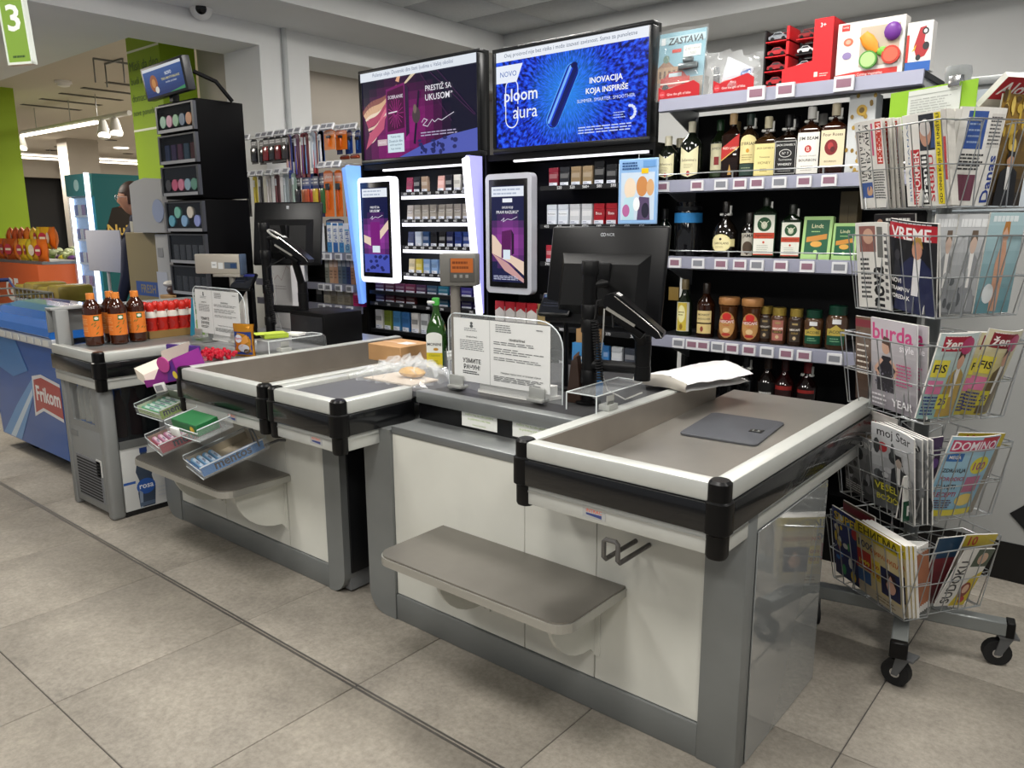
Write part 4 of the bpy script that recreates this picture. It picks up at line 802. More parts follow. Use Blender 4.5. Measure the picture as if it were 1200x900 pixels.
obj('model_car', MB().bev(.0, .1, -.03, -.008, .13, .16, .008).bev(.02, .075, -.028, -.01, .16, .185, .008), mat('#6f7678', .25, .5), t)
for k, (px, w_) in enumerate(((795, .21), (859, .19))):
    t = thing('red_display_tray', ('red chocolate display tray before the vintage car card', 'red chocolate display tray under the crumpled clear bag')[k], 'display tray', (BX(px, 2.1, 3.435), 3.435, 2.0705))
    obj('front', MB().prism([(-w_/2, 0), (w_/2, 0), (w_/2, .055), (w_/2-.03, .075), (-w_/2+.03, .045), (-w_/2, .06)], 0, .003, 'y'), mat('#b3161f', .4), t); obj('bottom', MB().box(-w_/2, w_/2, .003, .1, 0, .003), mat('#a3141c', .4), t)
    p = Print(w_, .05); p.text('Give the gift of bliss', .22, .25, .8, .6, '#f0d8d4', .005).ell(.1, .5, .07, .3, '#c93840').text('Lindor', .05, .4, .15, .6, '#f0d8d4'); p.obj('front_print', t, front(-w_/2, -.0006, .001), .4)
t = thing('bagged_toy', 'crumpled clear plastic bag of leaflets and small toys on the shelf', 'bag', (BX(862, 2.15, 3.50), 3.50, 2.0735), 0)
random.seed(3); _rn = [[random.uniform(-1, 1) for _ in range(15)] for _ in range(15)]
obj('bag', MB().grid(lambda u, v: ((u-.5)*.25*(.85+.25*v)+.014*_rn[int(v*10)][int(u*10)], -.03-.035*math.sin(PI*u)*math.sin(PI*min(1, v+.2))+.012*_rn[int(u*10)][int(v*10)], .20*v*(1-.25*u)+.015*_rn[int(v*10)][int(u*10)]*v), 10, 10), mat('#f2f6f8', .06, alpha=.22, spec=1.), t)
obj('leaflet', MB().prism([(-.07, .05), (.06, .02), (.085, .1), (-.04, .165)], 0, .004, 'y'), mat('#d2d6de', .5), t); obj('small_toy', MB().ball((-.03, -.01, .04), .03, 10, 6, 1.5, .7, .8), mat('#b84a3a', .5), t); obj('blue_card', MB().prism([(.03, .03), (.08, .05), (.07, .1), (.025, .09)], -.006, -.003, 'y'), mat('#3a66a8', .5), t)
obj('dark_toy', MB().bev(-.11, -.085, -.01, .03, .02, .13, .012), mat('#2b2d30', .5), t)
# box of toy cars: black and red display, two stepped columns
def toycar(parent, x, y, z, col, s=1.):
    body = [(-.045, .008), (-.045, .022), (-.03, .026), (-.016, .038), (.012, .038), (.026, .025), (.044, .02), (.046, .008)]
    c = obj('toy_car', MB().prism([(x+a*s, z+b*s) for a, b in body], y, y+.03*s, 'y'), mat(col, .25, .3), parent)
    obj('window', MB().prism([(x+a*s, z+b*s) for a, b in ((-.026, .027), (-.014, .035), (.010, .035), (.02, .027))], y-.0008, y-.0001, 'y'), mat('#1b2026', .2), c)
    for q in (-.026, .026): obj('wheel', MB().cyl((x+q*s, y-.002, z+.009*s), (x+q*s, y+.006, z+.009*s), .009*s, 12), BLACKP, c)
x0 = BX(895, 2.2, 3.45); x1 = BX(978, 2.2, 3.45); W = x1-x0
t = thing('toy_car_display', 'red and black display box stacked with toy car packs', 'toy display', (x0, 3.45, 2.0705), 0)
obj('tray', MB().box(0, .006, 0, .14, 0, .24).box(.006, W*.42, .01, .14, 0, .006).box(0, W*.42, .134, .14, 0, .24), mat('#161617', .5), t)
obj('outer_sleeve', MB().prism([(W*.3, 0), (W*.98, 0), (W*.98, .25), (W*.72, .25), (W*.72, .09), (W*.3, .07)], -.012, -.008, 'y').box(W*.975, W*.98, -.008, .14, 0, .25), mat('#d81f26', .4), t)
p = Print(W*.25, .24); p.text('3+', .3, .85, .6, .93, '#f6e6e0', .01).rect(.1, .06, .3, .14, '#f0c9c0').lines(.4, .05, .9, .12, 2, '#f0c9c0'); p.obj('sleeve_print', t, front(W*.73, -.0125, .01), .4)
for c_, (xa, xb, zs) in enumerate(((.02, .36, (.008, .068, .128, .188)), (.42, .71, (.008, .068, .128, .188)))):
    for k, z in enumerate(zs):
        b = obj('car_pack', MB().box(W*xa, W*xb, .03 if c_ else .0, .12, z, z+.004).box(W*xb-.012, W*xb, .03 if c_ else 0, .12, z, z+.057).box(W*xa, W*xb, .11, .115, z, z+.057), mat('#cf1d24', .4) if c_ == 0 or k % 2 else mat('#1a1a1b', .5), t)
        obj('dark_backing', MB().box(W*xa+.002, W*xb-.014, .105, .11, z+.004, z+.055), mat('#17181b', .4), b)
    for k, z in enumerate(zs): toycar(t, W*(xa+xb)/2-.004, .04 if c_ else .012, z+.006, (('#a8242a', '#8f1f26', '#a8242a', '#7a8086'), ('#c9ccd0', '#b9bcc0', '#d2d4d6', '#8a2a2c'))[c_][k], .95*W*(xb-xa)/.1*.95)
# cutting vegetables box
x0 = BX(981, 2.2, 3.44); x1 = BX(1060, 2.2, 3.44); W = x1-x0; H = .215
t = thing('toy_food_box', 'white toy box with window showing wooden cutting vegetables', 'toy box', (x0, 3.44, 2.0705))
obj('carton', MB().box(0, W, .002, .07, 0, H), mat('#e0dcd6', .4), t)
obj('window_tray', MB().box(W*.35, W*.93, .0005, .0018, H*.2, H*.88), mat('#b8ab98', .5), t)
veg = obj('carrot', MB().lathe([(.008, 0), (.024, .03), (.026, .06), (.018, .09)], 12, mx=Matrix.Translation((W*.62, -.006, H*.42)) @ Matrix.Rotation(math.radians(-38), 4, 'Y') @ Matrix.Scale(.35, 4, (0, 1, 0))), mat('#e8912c', .5), t)
obj('carrot_leaf', MB().ball((W*.7, -.005, H*.42), .022, 10, 6, 1, .35, .8), mat('#6fae3c', .5), t)
obj('eggplant', MB().ball((W*.83, -.006, H*.74), .032, 10, 6, 1.0, .35, 1.1), mat('#6a2f8c', .4), t)
c_ = obj('cucumber_slice', MB().cyl((W*.5, .0, H*.3), (W*.5, -.012, H*.3), .034, 18), mat('#4f8f3c', .5), t); obj('slice_face', MB().cyl((W*.5, -.012, H*.3), (W*.5, -.0135, H*.3), .028, 18), mat('#a9cf86', .5), c_)
c_ = obj('tomato', MB().cyl((W*.83, .0, H*.34), (W*.83, -.012, H*.34), .034, 18), mat('#c23a2c', .4), t); obj('tomato_face', MB().cyl((W*.83, -.012, H*.34), (W*.83, -.0135, H*.34), .027, 18), mat('#d8634c', .5), c_)
p = Print(W, H); p.rect(.0, .0, .93, .09, '#c8332c').poly([(.0, .09), (.93, .09), (.93, .13), (.3, .12)], '#c8332c').text('Cutting Vegetables', .3, .03, .75, .085, '#f4e2dc', .005).rect(.06, .86, .18, .97, '#c8332c').text('tooky', .07, .9, .17, .94, '#f6ece8').ell(.17, .66, .075, .07, '#d9694c').ell(.16, .42, .07, .065, '#8a7aa8').ell(.16, .2, .06, .06, '#d8d2cc').ell(.17, .66, .04, .04, '#e8a08a')
p.obj('front_print', t, front(0, .0014, 0), .4)
x0 = BX(1063, 2.2, 3.44); x1 = BX(1093, 2.2, 3.44); W = x1-x0; H = .18
t = thing('toy_robot_box', 'narrow white and blue toy box with a red racing car picture', 'toy box', (x0, 3.44, 2.0705))
obj('carton', MB().box(0, W, .002, .06, 0, H), mat('#e2e0dc', .4), t)
p = Print(W, H); p.rect(0, 0, 1, .2, '#2a5fae').poly([(.3, .5), (.5, .88), (.75, .9), (.7, .6), (.9, .45), (.75, .3), (.45, .25)], '#a8262c').ell(.72, .8, .13, .07, '#2a2a2c').ell(.78, .5, .13, .08, '#2a2a2c').ell(.5, .28, .1, .06, '#2a2a2c').ell(.72, .8, .07, .04, '#d8d8d8').poly([(.22, .4), (.4, .55), (.36, .44)], '#e0b32c').poly([(.8, .2), (.95, .3), (.86, .24)], '#c9d83c').rect(0, .2, .1, .75, '#c8332c')
p.obj('front_print', t, front(0, .0014, 0), .4)
# ================================================================== TOILETRIES GONDOLA
GX0, GX1 = -5.42, -4.165; GO = (GX0+GX1)/2
gd = thing('toiletries_gondola', 'shelving with hook rows of toothbrushes and razors over shelves of boxes', 'shelf unit', (GO, SY, 0))
obj('base', MB().box(GX0-GO, GX1-GO, .03, .4, 0, .3), BLACKM, gd); obj('back_panel', MB().box(GX0-GO, GX1-GO, .38, .4, 0.3, 1.5), mat('#17181c', .5), gd)
for x in (GX0+.02, GX1-.02): obj('upright', MB().box(x-GO-.015, x-GO+.015, .37, .4, 0, 2.2), GREYM, gd)
for z in (2.15, 1.88): obj('hook_bar', MB().box(GX0-GO, GX1-GO, .37, .385, z-.012, z+.012), WIRE, gd)
_hk = MB().tube([(0, .37, 0), (0, .0, 0), (0, -.012, .006)], .0028, 6).tube([(0, .37, .02), (0, -.0, .02)], .002, 6).mesh('hook'); _hk.materials.append(WIRE)
def hook(px, z, c='#84868e', y=0.):
    x = BX(px, z, SY+y)-GO; h = obj('hook', None, None, gd, _hk); h.location = (x, y, z)
    g = obj('price_tag', None, None, h, _tg); g.location = (0, -.014, -.012); g.rotation_euler = (-.5, 0, .1)
    d = obj('tag_display', None, None, h, _ts[c]); d.location = (0, -.0145, -.012); d.rotation_euler = (-.5, 0, .1)
    return x+GO
def hang(x, y, z, w_, h, card, kind, c2, label, group):
    t = thing({'brush': 'toothbrush_pack', 'razor': 'razor_pack', 'blister': 'blister_pack'}[kind], label, {'brush': 'toothbrush', 'razor': 'razor', 'blister': 'blister pack'}[kind], (x, y, z-.004), 0, group)
    cd_ = obj('card', MB().prism([(-w_/2, -h), (w_/2, -h), (w_/2, -.012), (.25*w_, 0), (-.25*w_, 0), (-w_/2, -.012)], 0, .0015, 'y'), mat(card, .4), t)
    if kind == 'brush':
        obj('handle', MB().tube([(0, -.006, -h*.92), (.003, -.009, -h*.7), (-.002, -.007, -h*.45), (0, -.006, -h*.25)], [.0045, .0055, .004, .003], 6), mat(c2, .35), t)
        obj('bristles', MB().bev(-.005, .005, -.015, -.005, -h*.27, -h*.1, .002, 1), mat('#e2e6ea', .6), t)
    elif kind == 'razor':
        obj('handle', MB().tube([(0, -.008, -h*.85), (.004, -.01, -h*.6), (0, -.008, -h*.42)], [.006, .008, .005], 6), mat(c2, .35), t)
        obj('blade_head', MB().bev(-.022, .022, -.014, -.004, -h*.42, -h*.28, .003, 1), mat('#3a4046', .3, .5), t)
        p = Print(w_, h*.22); p.rect(.04, .1, .96, .9, mixc(card, '#ffffff', .25)).text('gillette', .12, .3, .88, .75, '#f4f0ea', .01); p.obj('card_print', t, front(-w_/2, -.0006, -h*.26), .4)
    else:
        obj('blister', MB().bev(-w_*.4, w_*.4, -.016, 0, -h*.92, -h*.35, .006), mat(c2, .15, coat=.5), t)
        p = Print(w_, h*.25); p.rect(.04, .1, .96, .9, mixc(card, '#ffffff', .2)).lines(.15, .2, .85, .8, 2, '#f0f0f0', .5); p.obj('card_print', t, front(-w_/2, -.0006, -h*.3), .4)
    return t
# upper hooks
UP = 2.14
for k, px in enumerate((290, 304, 311, 318, 326)):
    x = hook(px, UP, y=.0)
    for j in range(2): hang(x+.05, SY+.02+j*.07, UP, .085, .18, '#1d1c1e' if j == 0 else '#2a2426', 'blister', ('#26272a', '#8f2028', '#2c2c30', '#7a1c24', '#3a3436')[k], 'black and red blister pack, %s on the %s upper hook from the black tower' % (('foremost', 'hindmost')[j], ORD[k]), 'blister packs on the upper hooks')
for k, (px, c1, c2) in enumerate(((332, '#c9a29c', '#d8b0a8'), (337, '#5a6ab8', '#3a52b4'), (342, '#6a3a58', '#4a4ab0'), (346, '#7a3a44', '#c9a23c'), (350, '#8a2c36', '#5a2a7a'), (354, '#3a3034', '#3a5a3c'), (358, '#7a2a34', '#5a86b8'), (362, '#8a2a30', '#c23a3c'))):
    x = hook(px, UP) if k in (0, 2, 4, 7) else BX(px, UP, SY+.03)
    hang(x, SY+.03+.01*(k % 2), UP, .056, .30 if k else .24, c1, 'brush', c2, '%s toothbrush pack, %s after the black packs, upper row' % (('pale pink', 'blue', 'plum and blue', 'maroon and yellow', 'maroon and purple', 'dark green', 'maroon and blue', 'bright red')[k], ORD[k]), 'toothbrushes on the upper hooks')
for k, (px, c1, c2) in enumerate(((366, '#b8c6d8', '#d6dce4'), (371, '#2a5aa0', '#dfe4ea'), (376, '#2a5aa0', '#dfe4ea'))):
    x = hook(px, UP) if k == 1 else BX(px, UP, SY+.03)
    hang(x, SY+.03, UP, .06, .24, c1, 'brush', c2, 'blue and white toothbrush pack, %s beside the orange razor cards' % ORD[k], 'blue and white toothbrushes')
for k, (px, c1, c2, nm, dz) in enumerate(((381, '#e07a20', '#d86a1c', 'orange razor card, broad one on the upper row', .13), (388, '#d8701c', '#c9601a', 'orange razor card, second on the upper row', .13))):
    x = hook(px, UP); hang(x, SY+.03+.05*k, UP, .12, dz, c1, 'razor', c2, nm, 'orange razors')
for k, px in enumerate((397, 403, 409, 415)): hang(BX(px, UP, SY+.12), SY+.12+.03*(k % 2), UP-.005, .06, .15, '#1f3f86', 'razor', '#24508f', 'navy blue razor card, %s after the orange ones on the upper row' % ORD[k], 'navy razors'); hook(px, UP, y=.1)
for k, px in enumerate((400, 412)): hang(BX(px, 1.98, SY+.14), SY+.17, 1.985, .10, .03, '#b8502a', 'blister', '#a8482a', 'rust red flat pack, %s under the navy razor cards' % ORD[k], 'rust red packs')
# lower hooks
LOZ = 1.875
for k, (px, c1, c2) in enumerate(((283, '#2a2a2c', '#3a3a3c'), (290, '#c9b83c', '#e0d04a'), (298, '#3a3a3e', '#6a6a6e'), (306, '#4a4a4c', '#2c2c2e'), (311, '#c9c4c2', '#e4e0de'), (316, '#b88a92', '#d8a6ae'), (321, '#5a2c34', '#7a3a42'), (326, '#b8c2c8', '#d8dee2'), (331, '#aab6bc', '#cfd8dc'), (336, '#b8303a', '#d8dce0'), (341, '#9fb8ae', '#c2d6cc'))):
    x = hook(px, LOZ) if k in (0, 1, 2, 3, 5, 7, 9) else BX(px, LOZ, SY+.03)
    hang(x+.03, SY+.03+.012*(k % 2), LOZ, .06, .30, c1, 'brush', c2, '%s toothbrush pack, %s of the lower hook row' % (('black', 'yellow', 'grey', 'dark grey', 'white', 'pink', 'wine red', 'silver', 'pale grey', 'red and silver', 'mint')[k], ORD[k]), 'toothbrushes on the lower hooks')
for k, (px, c1, c2) in enumerate(((347, '#23242a', '#34353c'), (353, '#2a4a94', '#b8683a'), (358, '#24408c', '#c25a3a'), (363, '#2a4a94', '#c9404a'), (368, '#1d2c66', '#d0b23c'), (373, '#1a2450', '#7a2a30'), (377, '#1c2a60', '#3a6a3c'))):
    hang(BX(px, LOZ, SY+.03), SY+.04+.012*(k % 2), LOZ-.01, .062, .30, c1, 'blister', c2, '%s blister pack, %s of the lower row beside the orange razors' % (('black', 'blue and copper', 'blue and orange', 'blue and red', 'navy and yellow', 'navy and maroon', 'navy and green')[k], ORD[k]), 'blister packs on the lower hooks')
for k, (px, w_) in enumerate(((384, .1), (393, .075), (402, .075))):
    x = hook(px-6, LOZ+.02); hang(BX(px, LOZ, SY+.03), SY+.03+.02*k, LOZ, w_, .31, '#e2701c', 'razor', '#c9581a', 'long orange razor card, %s of three on the lower row' % ORD[k], 'long orange razors')
hang(BX(392, 1.56, SY+.06), SY+.06, 1.55, .2, .22, '#1a2350', 'blister', '#16161a', 'large navy card with a black blister under the orange razors', None)
# shelves
for z in (1.315, 1.10, .955):
    s_ = obj('shelf_board', MB().box(GX0-GO, GX1-GO, 0, .37, z-.015, z), mat('#2a2b2e', .5), gd); obj('shelf_lip', MB().box(GX0-GO, GX1-GO, -.012, 0, z-.045, z+.004), mat('#8e90a2', .4, .3), gd)
    for px in (322, 332, 344, 354, 379, 387, 399, 412): ptag(gd, BX(px, z, SY)-GO, -.0125, z-.048, '#84868e')
def small(px, z, w_, h, dp, c, label, group, art=None, y=SY+.03, cat='box', name='toiletry_box'):
    t = thing(name, label, cat, (BX(px, z+h/2, y), y, z+.0005), 0, group); obj('carton', MB().bev(-w_/2, w_/2, 0, dp, 0, h, .002, 1), mat(c, .4), t)
    p = Print(w_, h)
    if art: art(p)
    else: p.rect(.1, .55, .9, .85, mixc(c, '#ffffff', .35)).lines(.15, .15, .85, .45, 3, mixc(c, '#000000', .5), .5)
    p.obj('front_print', t, front(-w_/2, -.0006, 0), .4); return t
def paste(c): return lambda p: p.rect(0, .0, 1, .35, c).text('Oral-B', .15, .1, .85, .9, '#2a5aa8', .01, True, 0, True).rect(.0, .92, 1, 1, c)
small(364, 1.315, .06, .24, .05, '#2a55a4', 'tall blue box on the toothpaste shelf', None, lambda p: p.text('Oral-B', .2, .2, .8, .8, '#e4e8f0', .01, True, 0, True))
small(371, 1.315, .06, .20, .05, '#d6dade', 'pale grey box on the toothpaste shelf', None)
for k, (px, c) in enumerate(((386, '#3f8ac2'), (393, '#2f6ab0'), (400, '#3f8ac2'), (407, '#7fb2d0'))): small(px, 1.315, .05, (.205, .2, .2, .16)[k], .05, '#e2e5e8', 'white and blue toothpaste box, %s on its shelf' % ORD[k], 'toothpaste boxes', paste(c))
for k, px in enumerate((414, 420)): small(px, 1.315, .05, .22, .04, '#8f1f2a', 'dark red pack, %s beside the toothpaste' % ORD[k], 'dark red packs')
for k, (px, c, h) in enumerate(((383, '#8a8f86', .2), (388, '#c9a488', .21), (393, '#c2957a', .21), (398, '#6a7884', .22), (403, '#4a5f78', .22), (408, '#2c3a6a', .22), (413, '#b98a6a', .21), (418, '#c9a04a', .21), (423, '#b87a4a', .2))): small(px, 1.10, .045, h, .03, c, '%s upright booklet pack, %s on the shelf under the toothpaste' % (('grey', 'beige', 'tan', 'slate', 'steel blue', 'navy', 'sand', 'mustard', 'copper')[k], ORD[k]), 'upright packs')
for k, (px, c) in enumerate(((322, '#c9c4be'), (328, '#b8a89a'), (334, '#d2cfca'), (341, '#b0aeb4'), (348, '#c9b8a8'), (354, '#cfd2d6'))): small(px, 1.10, .06, .13, .03, c, 'pale small pack, %s behind the left till arm' % ORD[k], 'pale packs behind the left till')
for k, (px, c) in enumerate(((374, '#1d2026'), (383, '#cfc9b8'), (391, '#a39a86'), (399, '#cfc9b4'), (407, '#b8ae98'))): small(px, .955, .075, .11, .04, c, '%s small carton, %s on the lowest visible shelf' % (('black', 'ivory', 'taupe', 'cream', 'khaki')[k], ORD[k]), 'small cartons')
small(419, .955, .1, .14, .04, '#d02a72', 'bright pink pack leaning at the end of the low shelf', None, y=SY+.0)
# ================================================================== TILL EQUIPMENT
def coil(a, b, r, turns, n=8):
    a = Vector(a); b = Vector(b); out = []
    for i in range(turns*n+1):
        f = i/(turns*n); q = a.lerp(b, f); th = 2*PI*i/n; out.append((q.x+r*math.cos(th), q.y+r*math.sin(th), q.z))
    return out
def monitor(t, cx, cy, cz, w_, h, rz, tilt, logo):
    mx = Matrix.Translation((cx, cy, cz)) @ Matrix.Rotation(rz, 4, 'Z') @ Matrix.Rotation(tilt, 4, 'X')
    # local: -y is the back of the screen, towards the customer
    obj('screen_back', MB().bev(-w_/2, w_/2, -.012, .012, -h/2, h/2, .01, 3, mx), mat('#060608', .32, spec=.35), t)
    obj('screen_glass', MB().bev(-w_/2+.012, w_/2-.012, .0125, .0145, -h/2+.015, h/2-.012, .001, 1, mx), mat('#0a0c10', .1), t)
    b = obj('rear_housing', MB().add(*_housing(w_*.76, h*.62, .035), False, mx @ Matrix.Translation((0.0, -.012, -h*.09))), mat('#070708', .45, spec=.3), t)
    for k in range(10): obj('vent_slot', MB().box(w_*.3, w_*.37, -.0135, -.012, -h*.3+k*.012, -h*.3+k*.012+.004, mx), mat('#050506', .6), b)
    p = Print(.06, .022)
    if logo: p.ell(.14, .5, .1, .3, '#b8bcc2').ell(.14, .5, .06, .18, '#0e0e10').ell(.3, .5, .1, .3, '#b8bcc2').ell(.3, .5, .06, .18, '#0e0e10').text('NCR', .45, .25, 1, .75, '#b8bcc2', .01)
    else: p.rect(.38, .1, .5, .9, '#9a9ea4').rect(.53, .3, .62, .9, '#9a9ea4').rect(.53, .05, .62, .22, '#9a9ea4')
    p.obj('logo', t, mx @ front(-.03, -.0128, h*.38), .3)
def _housing(w_, h, d):
    v = [(-w_/2, 0, -h/2), (w_/2, 0, -h/2), (w_/2, 0, h/2), (-w_/2, 0, h/2)]; g = .03
    v += [(-w_/2+g, -d, -h/2+g), (w_/2-g, -d, -h/2+g), (w_/2-g, -d, h/2-g*1.4), (-w_/2+g, -d, h/2-g*1.4)]
    return v, [(4, 5, 6, 7), (0, 1, 5, 4), (1, 2, 6, 5), (2, 3, 7, 6), (3, 0, 4, 7)]
def till(label, bx, by, mon, arm, cradle, logo, ring):
    t = thing('till_stand', label, 'till', (bx, by, DK+.0005)); D = DK
    zt = mon[2]-D
    obj('pole', MB().cyl((0, 0, 0), (0, 0, zt+.06), .026, 18), mat('#070708', .4, spec=.3), t)
    obj('foot_flange', MB().lathe([(.045, 0), (.045, .008), (.03, .014)], 20), BLACKM, t)
    for z in (zt+.06, zt-.09, .3, .12): obj('collar', MB().lathe([(.0295, z-.045), (.03, z-.04), (.03, z), (.0285, z+.002)], 18), mat('#070708', .4, spec=.3), t)
    mx_, my_ = mon[0]-bx, mon[1]-by
    obj('monitor_arm', MB().tube([(0.02, .005, zt-.02), (.05, .02, zt-.015), (mx_, my_-.03, zt-.02)], .012, 8).bev(mx_-.05, mx_+.05, my_-.05, my_-.028, zt-.07, zt+.05, .006), mat('#070708', .4, spec=.3), t)
    monitor(t, mx_, my_, zt, mon[3], mon[4], mon[5], mon[6], logo)
    ax, ay, az = arm[0]-bx, arm[1]-by, arm[2]-D
    obj('side_arm', MB().cyl((0, 0, az), (ax, ay, az), .021, 14), mat('#070708', .4, spec=.3), t)
    obj('side_post', MB().cyl((ax, ay, az-.04), (ax, ay, arm[3]-D), .027, 16), mat('#070708', .4, spec=.3), t)
    for z in (az-.04, az+.045): obj('post_ring', MB().lathe([(.0285, 0), (.0285, .05)], 16, ax, ay, z), mat('#070708', .4, spec=.3), t)
    cx, cy, cz = cradle[0]-bx, cradle[1]-by, cradle[2]-D
    mx2 = Matrix.Translation((cx, cy, cz)) @ Matrix.Rotation(cradle[3], 4, 'Z') @ Matrix.Rotation(cradle[4], 4, 'Y')
    dev = thing('card_terminal', ('handheld card terminal tilted in a cradle beside the %s' % ('right till screen' if logo else 'left till screen')), 'card terminal', tuple(Vector((bx, by, D+.0005))+Vector((cx, cy, cz))), 0)
    mx3 = Matrix.Rotation(cradle[3], 4, 'Z') @ Matrix.Rotation(cradle[4], 4, 'Y')
    prof = [(-.11, -.012), (-.10, -.02), (.10, -.012), (.115, 0), (.11, .016), (.02, .026), (-.07, .034), (-.10, .03), (-.115, .012)]
    obj('shell', MB().prism(prof, -.036, .036, 'y', mx3), mat('#070708', .3, spec=.35), dev)
    obj('silver_edge', MB().prism([(-.09, -.026), (.02, -.021), (.02, -.012), (-.09, -.016)], -.038, .034, 'y', mx3), mat('#a9a69e', .35, .6), dev)
    for y in (-.014, .012): obj('status_window', MB().bev(-.092, -.074, y, y+.018, .0325, .0345, .001, 1, mx3), mat('#d8d8d8', .3), dev)
    obj('trim_line', MB().tube([tuple(mx3 @ Vector(q)) for q in ((-.09, -.0365, .026), (.0, -.0365, .02), (.09, -.0365, .012), (.112, -.0365, .002))], .0015, 5), CHROME, dev)
    obj('cradle', MB().bev(-.05, .06, -.03, .03, -.045, -.021, .006, 2, mx2).cyl((ax, ay, arm[3]-D-.03), (cx, cy, cz-.03), .02, 12), BLACKM, t)
    if ring:
        obj('scanner_ring', MB().tube([tuple(mx3 @ Vector((-.12+.05*math.cos(a), -.0+.042*math.sin(a), .018))) for a in [2*PI*k/20 for k in range(20)]], .006, 8, True), mat('#c9c8c2', .3, .6), dev)
    s_ = obj('coil_cable', MB().tube(coil((.055, -.01, .09), (.035, -.02, az+.16), .011, 22), .0032, 5), mat('#111112', .5), t)
    obj('cable', MB().tube([(.035, -.02, az+.16), (.05, -.03, az+.23), (.1, -.02, az+.25), (cx-.08, cy, cz-.04)], .004, 6), mat('#151516', .5), t)
    obj('thin_cable', MB().tube([(.06, 0, az+.2), (.05, .01, az+.1), (.03, .02, az), (.06, .03, .05), (.14, .02, .03), (.2, .03, .06)], .0028, 6), mat('#b9b9b5', .5), t)
    return t
q = atZ(690, 473, DK)
till('black till pole with a broad screen seen from behind beside the steel table', -1.525, 2.255, (-1.565, 2.41, 1.315, .47, .36, math.radians(6), math.radians(-10)), (-1.335, 2.30, 1.015, 1.13), (-1.325, 2.22, 1.20, math.radians(22), math.radians(33)), True, False)
till('black till pole with a screen seen from behind beside the toiletries', -3.86, 2.50, (-3.87, 2.66, 1.455, .40, .36, math.radians(34), math.radians(-12)), (-3.62, 2.56, 1.045, 1.2), (-3.60, 2.50, 1.37, math.radians(30), math.radians(33)), False, True)
# scale displays on poles
def pole_display(label, x, y, zt, w_, h, d, rz, c, lcd, big):
    t = thing('scale_display', label, 'scale display', (x, y, DK+.0005), rz); z = zt-DK
    obj('pole', MB().cyl((0, 0, 0), (0, 0, z), .019, 14), mat('#8f8a82', .4, .4), t); obj('flange', MB().lathe([(.035, 0), (.035, .006)], 16), ALUD, t)
    x0 = -.05 if not big else -w_+.07
    obj('head', MB().bev(x0, x0+w_, -d/2, d/2, z, z+h, .006), mat(c, .4, .2), t)
    if big: obj('end_cap', MB().bev(x0+w_, x0+w_+.012, -d/2, d/2, z-.004, z+h+.002, .003), mat('#4c5a70', .4), t); obj('under_tray', MB().bev(x0+w_*.4, x0+w_, -d/2-.004, d/2, z-.016, z, .003), mat('#9a948a', .4), t)
    else: obj('window_frame', MB().bev(x0+w_*.28, x0+w_*.97, -d/2-.004, -d/2+.002, z+.015, z+h-.015, .004), mat('#55534f', .4), t)
    p = Print(w_, h)
    if lcd: p.rect(.32, .42, .93, .86, '#b4622a').lines(.36, .5, .9, .8, 2, '#7a3c14', .5); [p.rect(.4+.16*k, .26, .48+.16*k, .36, '#8a8884') for k in range(3)]
    else: p.rect(.38, .3, .5, .62, '#dfe0de').rect(.53, .26, .64, .58, '#d6d8d6').rect(.67, .28, .95, .6, '#55606c').rect(.8, .32, .93, .54, '#23406a').lines(.4, .4, .48, .52, 1, '#7a7c80')
    p.obj('readout', t, front(x0, -d/2-.0047 if not big else -d/2-.0008, z), .3, .0)
pole_display('grey scale display with an orange readout on a pole beside the oil bottle', -2.07, 2.15, 1.275, .14, .12, .075, math.radians(30), '#76746f', True, False)
pole_display('long beige scale display with a blue end cap on a pole', -4.05, 2.40, 1.235, .30, .11, .05, math.radians(22), '#b5aea2', False, True)
# small customer screens
def mini(label, x, y, z, rz, w_=.13, h=.095):
    t = thing('customer_screen', label, 'screen', (x, y, z), 0); mx = Matrix.Rotation(rz, 4, 'Z') @ Matrix.Rotation(math.radians(-38), 4, 'X')
    obj('housing', MB().bev(-w_/2, w_/2, -.006, .014, -h/2, h/2, .005, 2, mx), BLACKP, t)
    p = Print(w_*.9, h*.84); p.rect(0, 0, 1, 1, '#23262e').rect(0, .82, 1, 1, '#3a3f8a').rect(.04, .86, .22, .97, '#8fb2cc').lines(.06, .3, .7, .6, 2, '#55586a', .2); p.obj('display', t, mx @ front(-w_*.45, -.0065, -h*.42), .15, .5)
    obj('stem', MB().tube([(0, .02, -.01), (0.01, .05, -.06), (.01, .05, -(z-DK))], .01, 8), BLACKM, t); obj('foot', MB().bev(-.06, .06, .0, .1, -(z-DK), -(z-DK)+.012, .004), BLACKM, t)
q = atY(652, 357, 2.36); mini('small tilted customer screen beside the right till pole', q.x, 2.36, q.z, math.radians(12))
q = atY(285, 330, 2.42); mini('small tilted customer screen by the left acrylic stand', q.x, 2.42, q.z, math.radians(16), .15, .11)
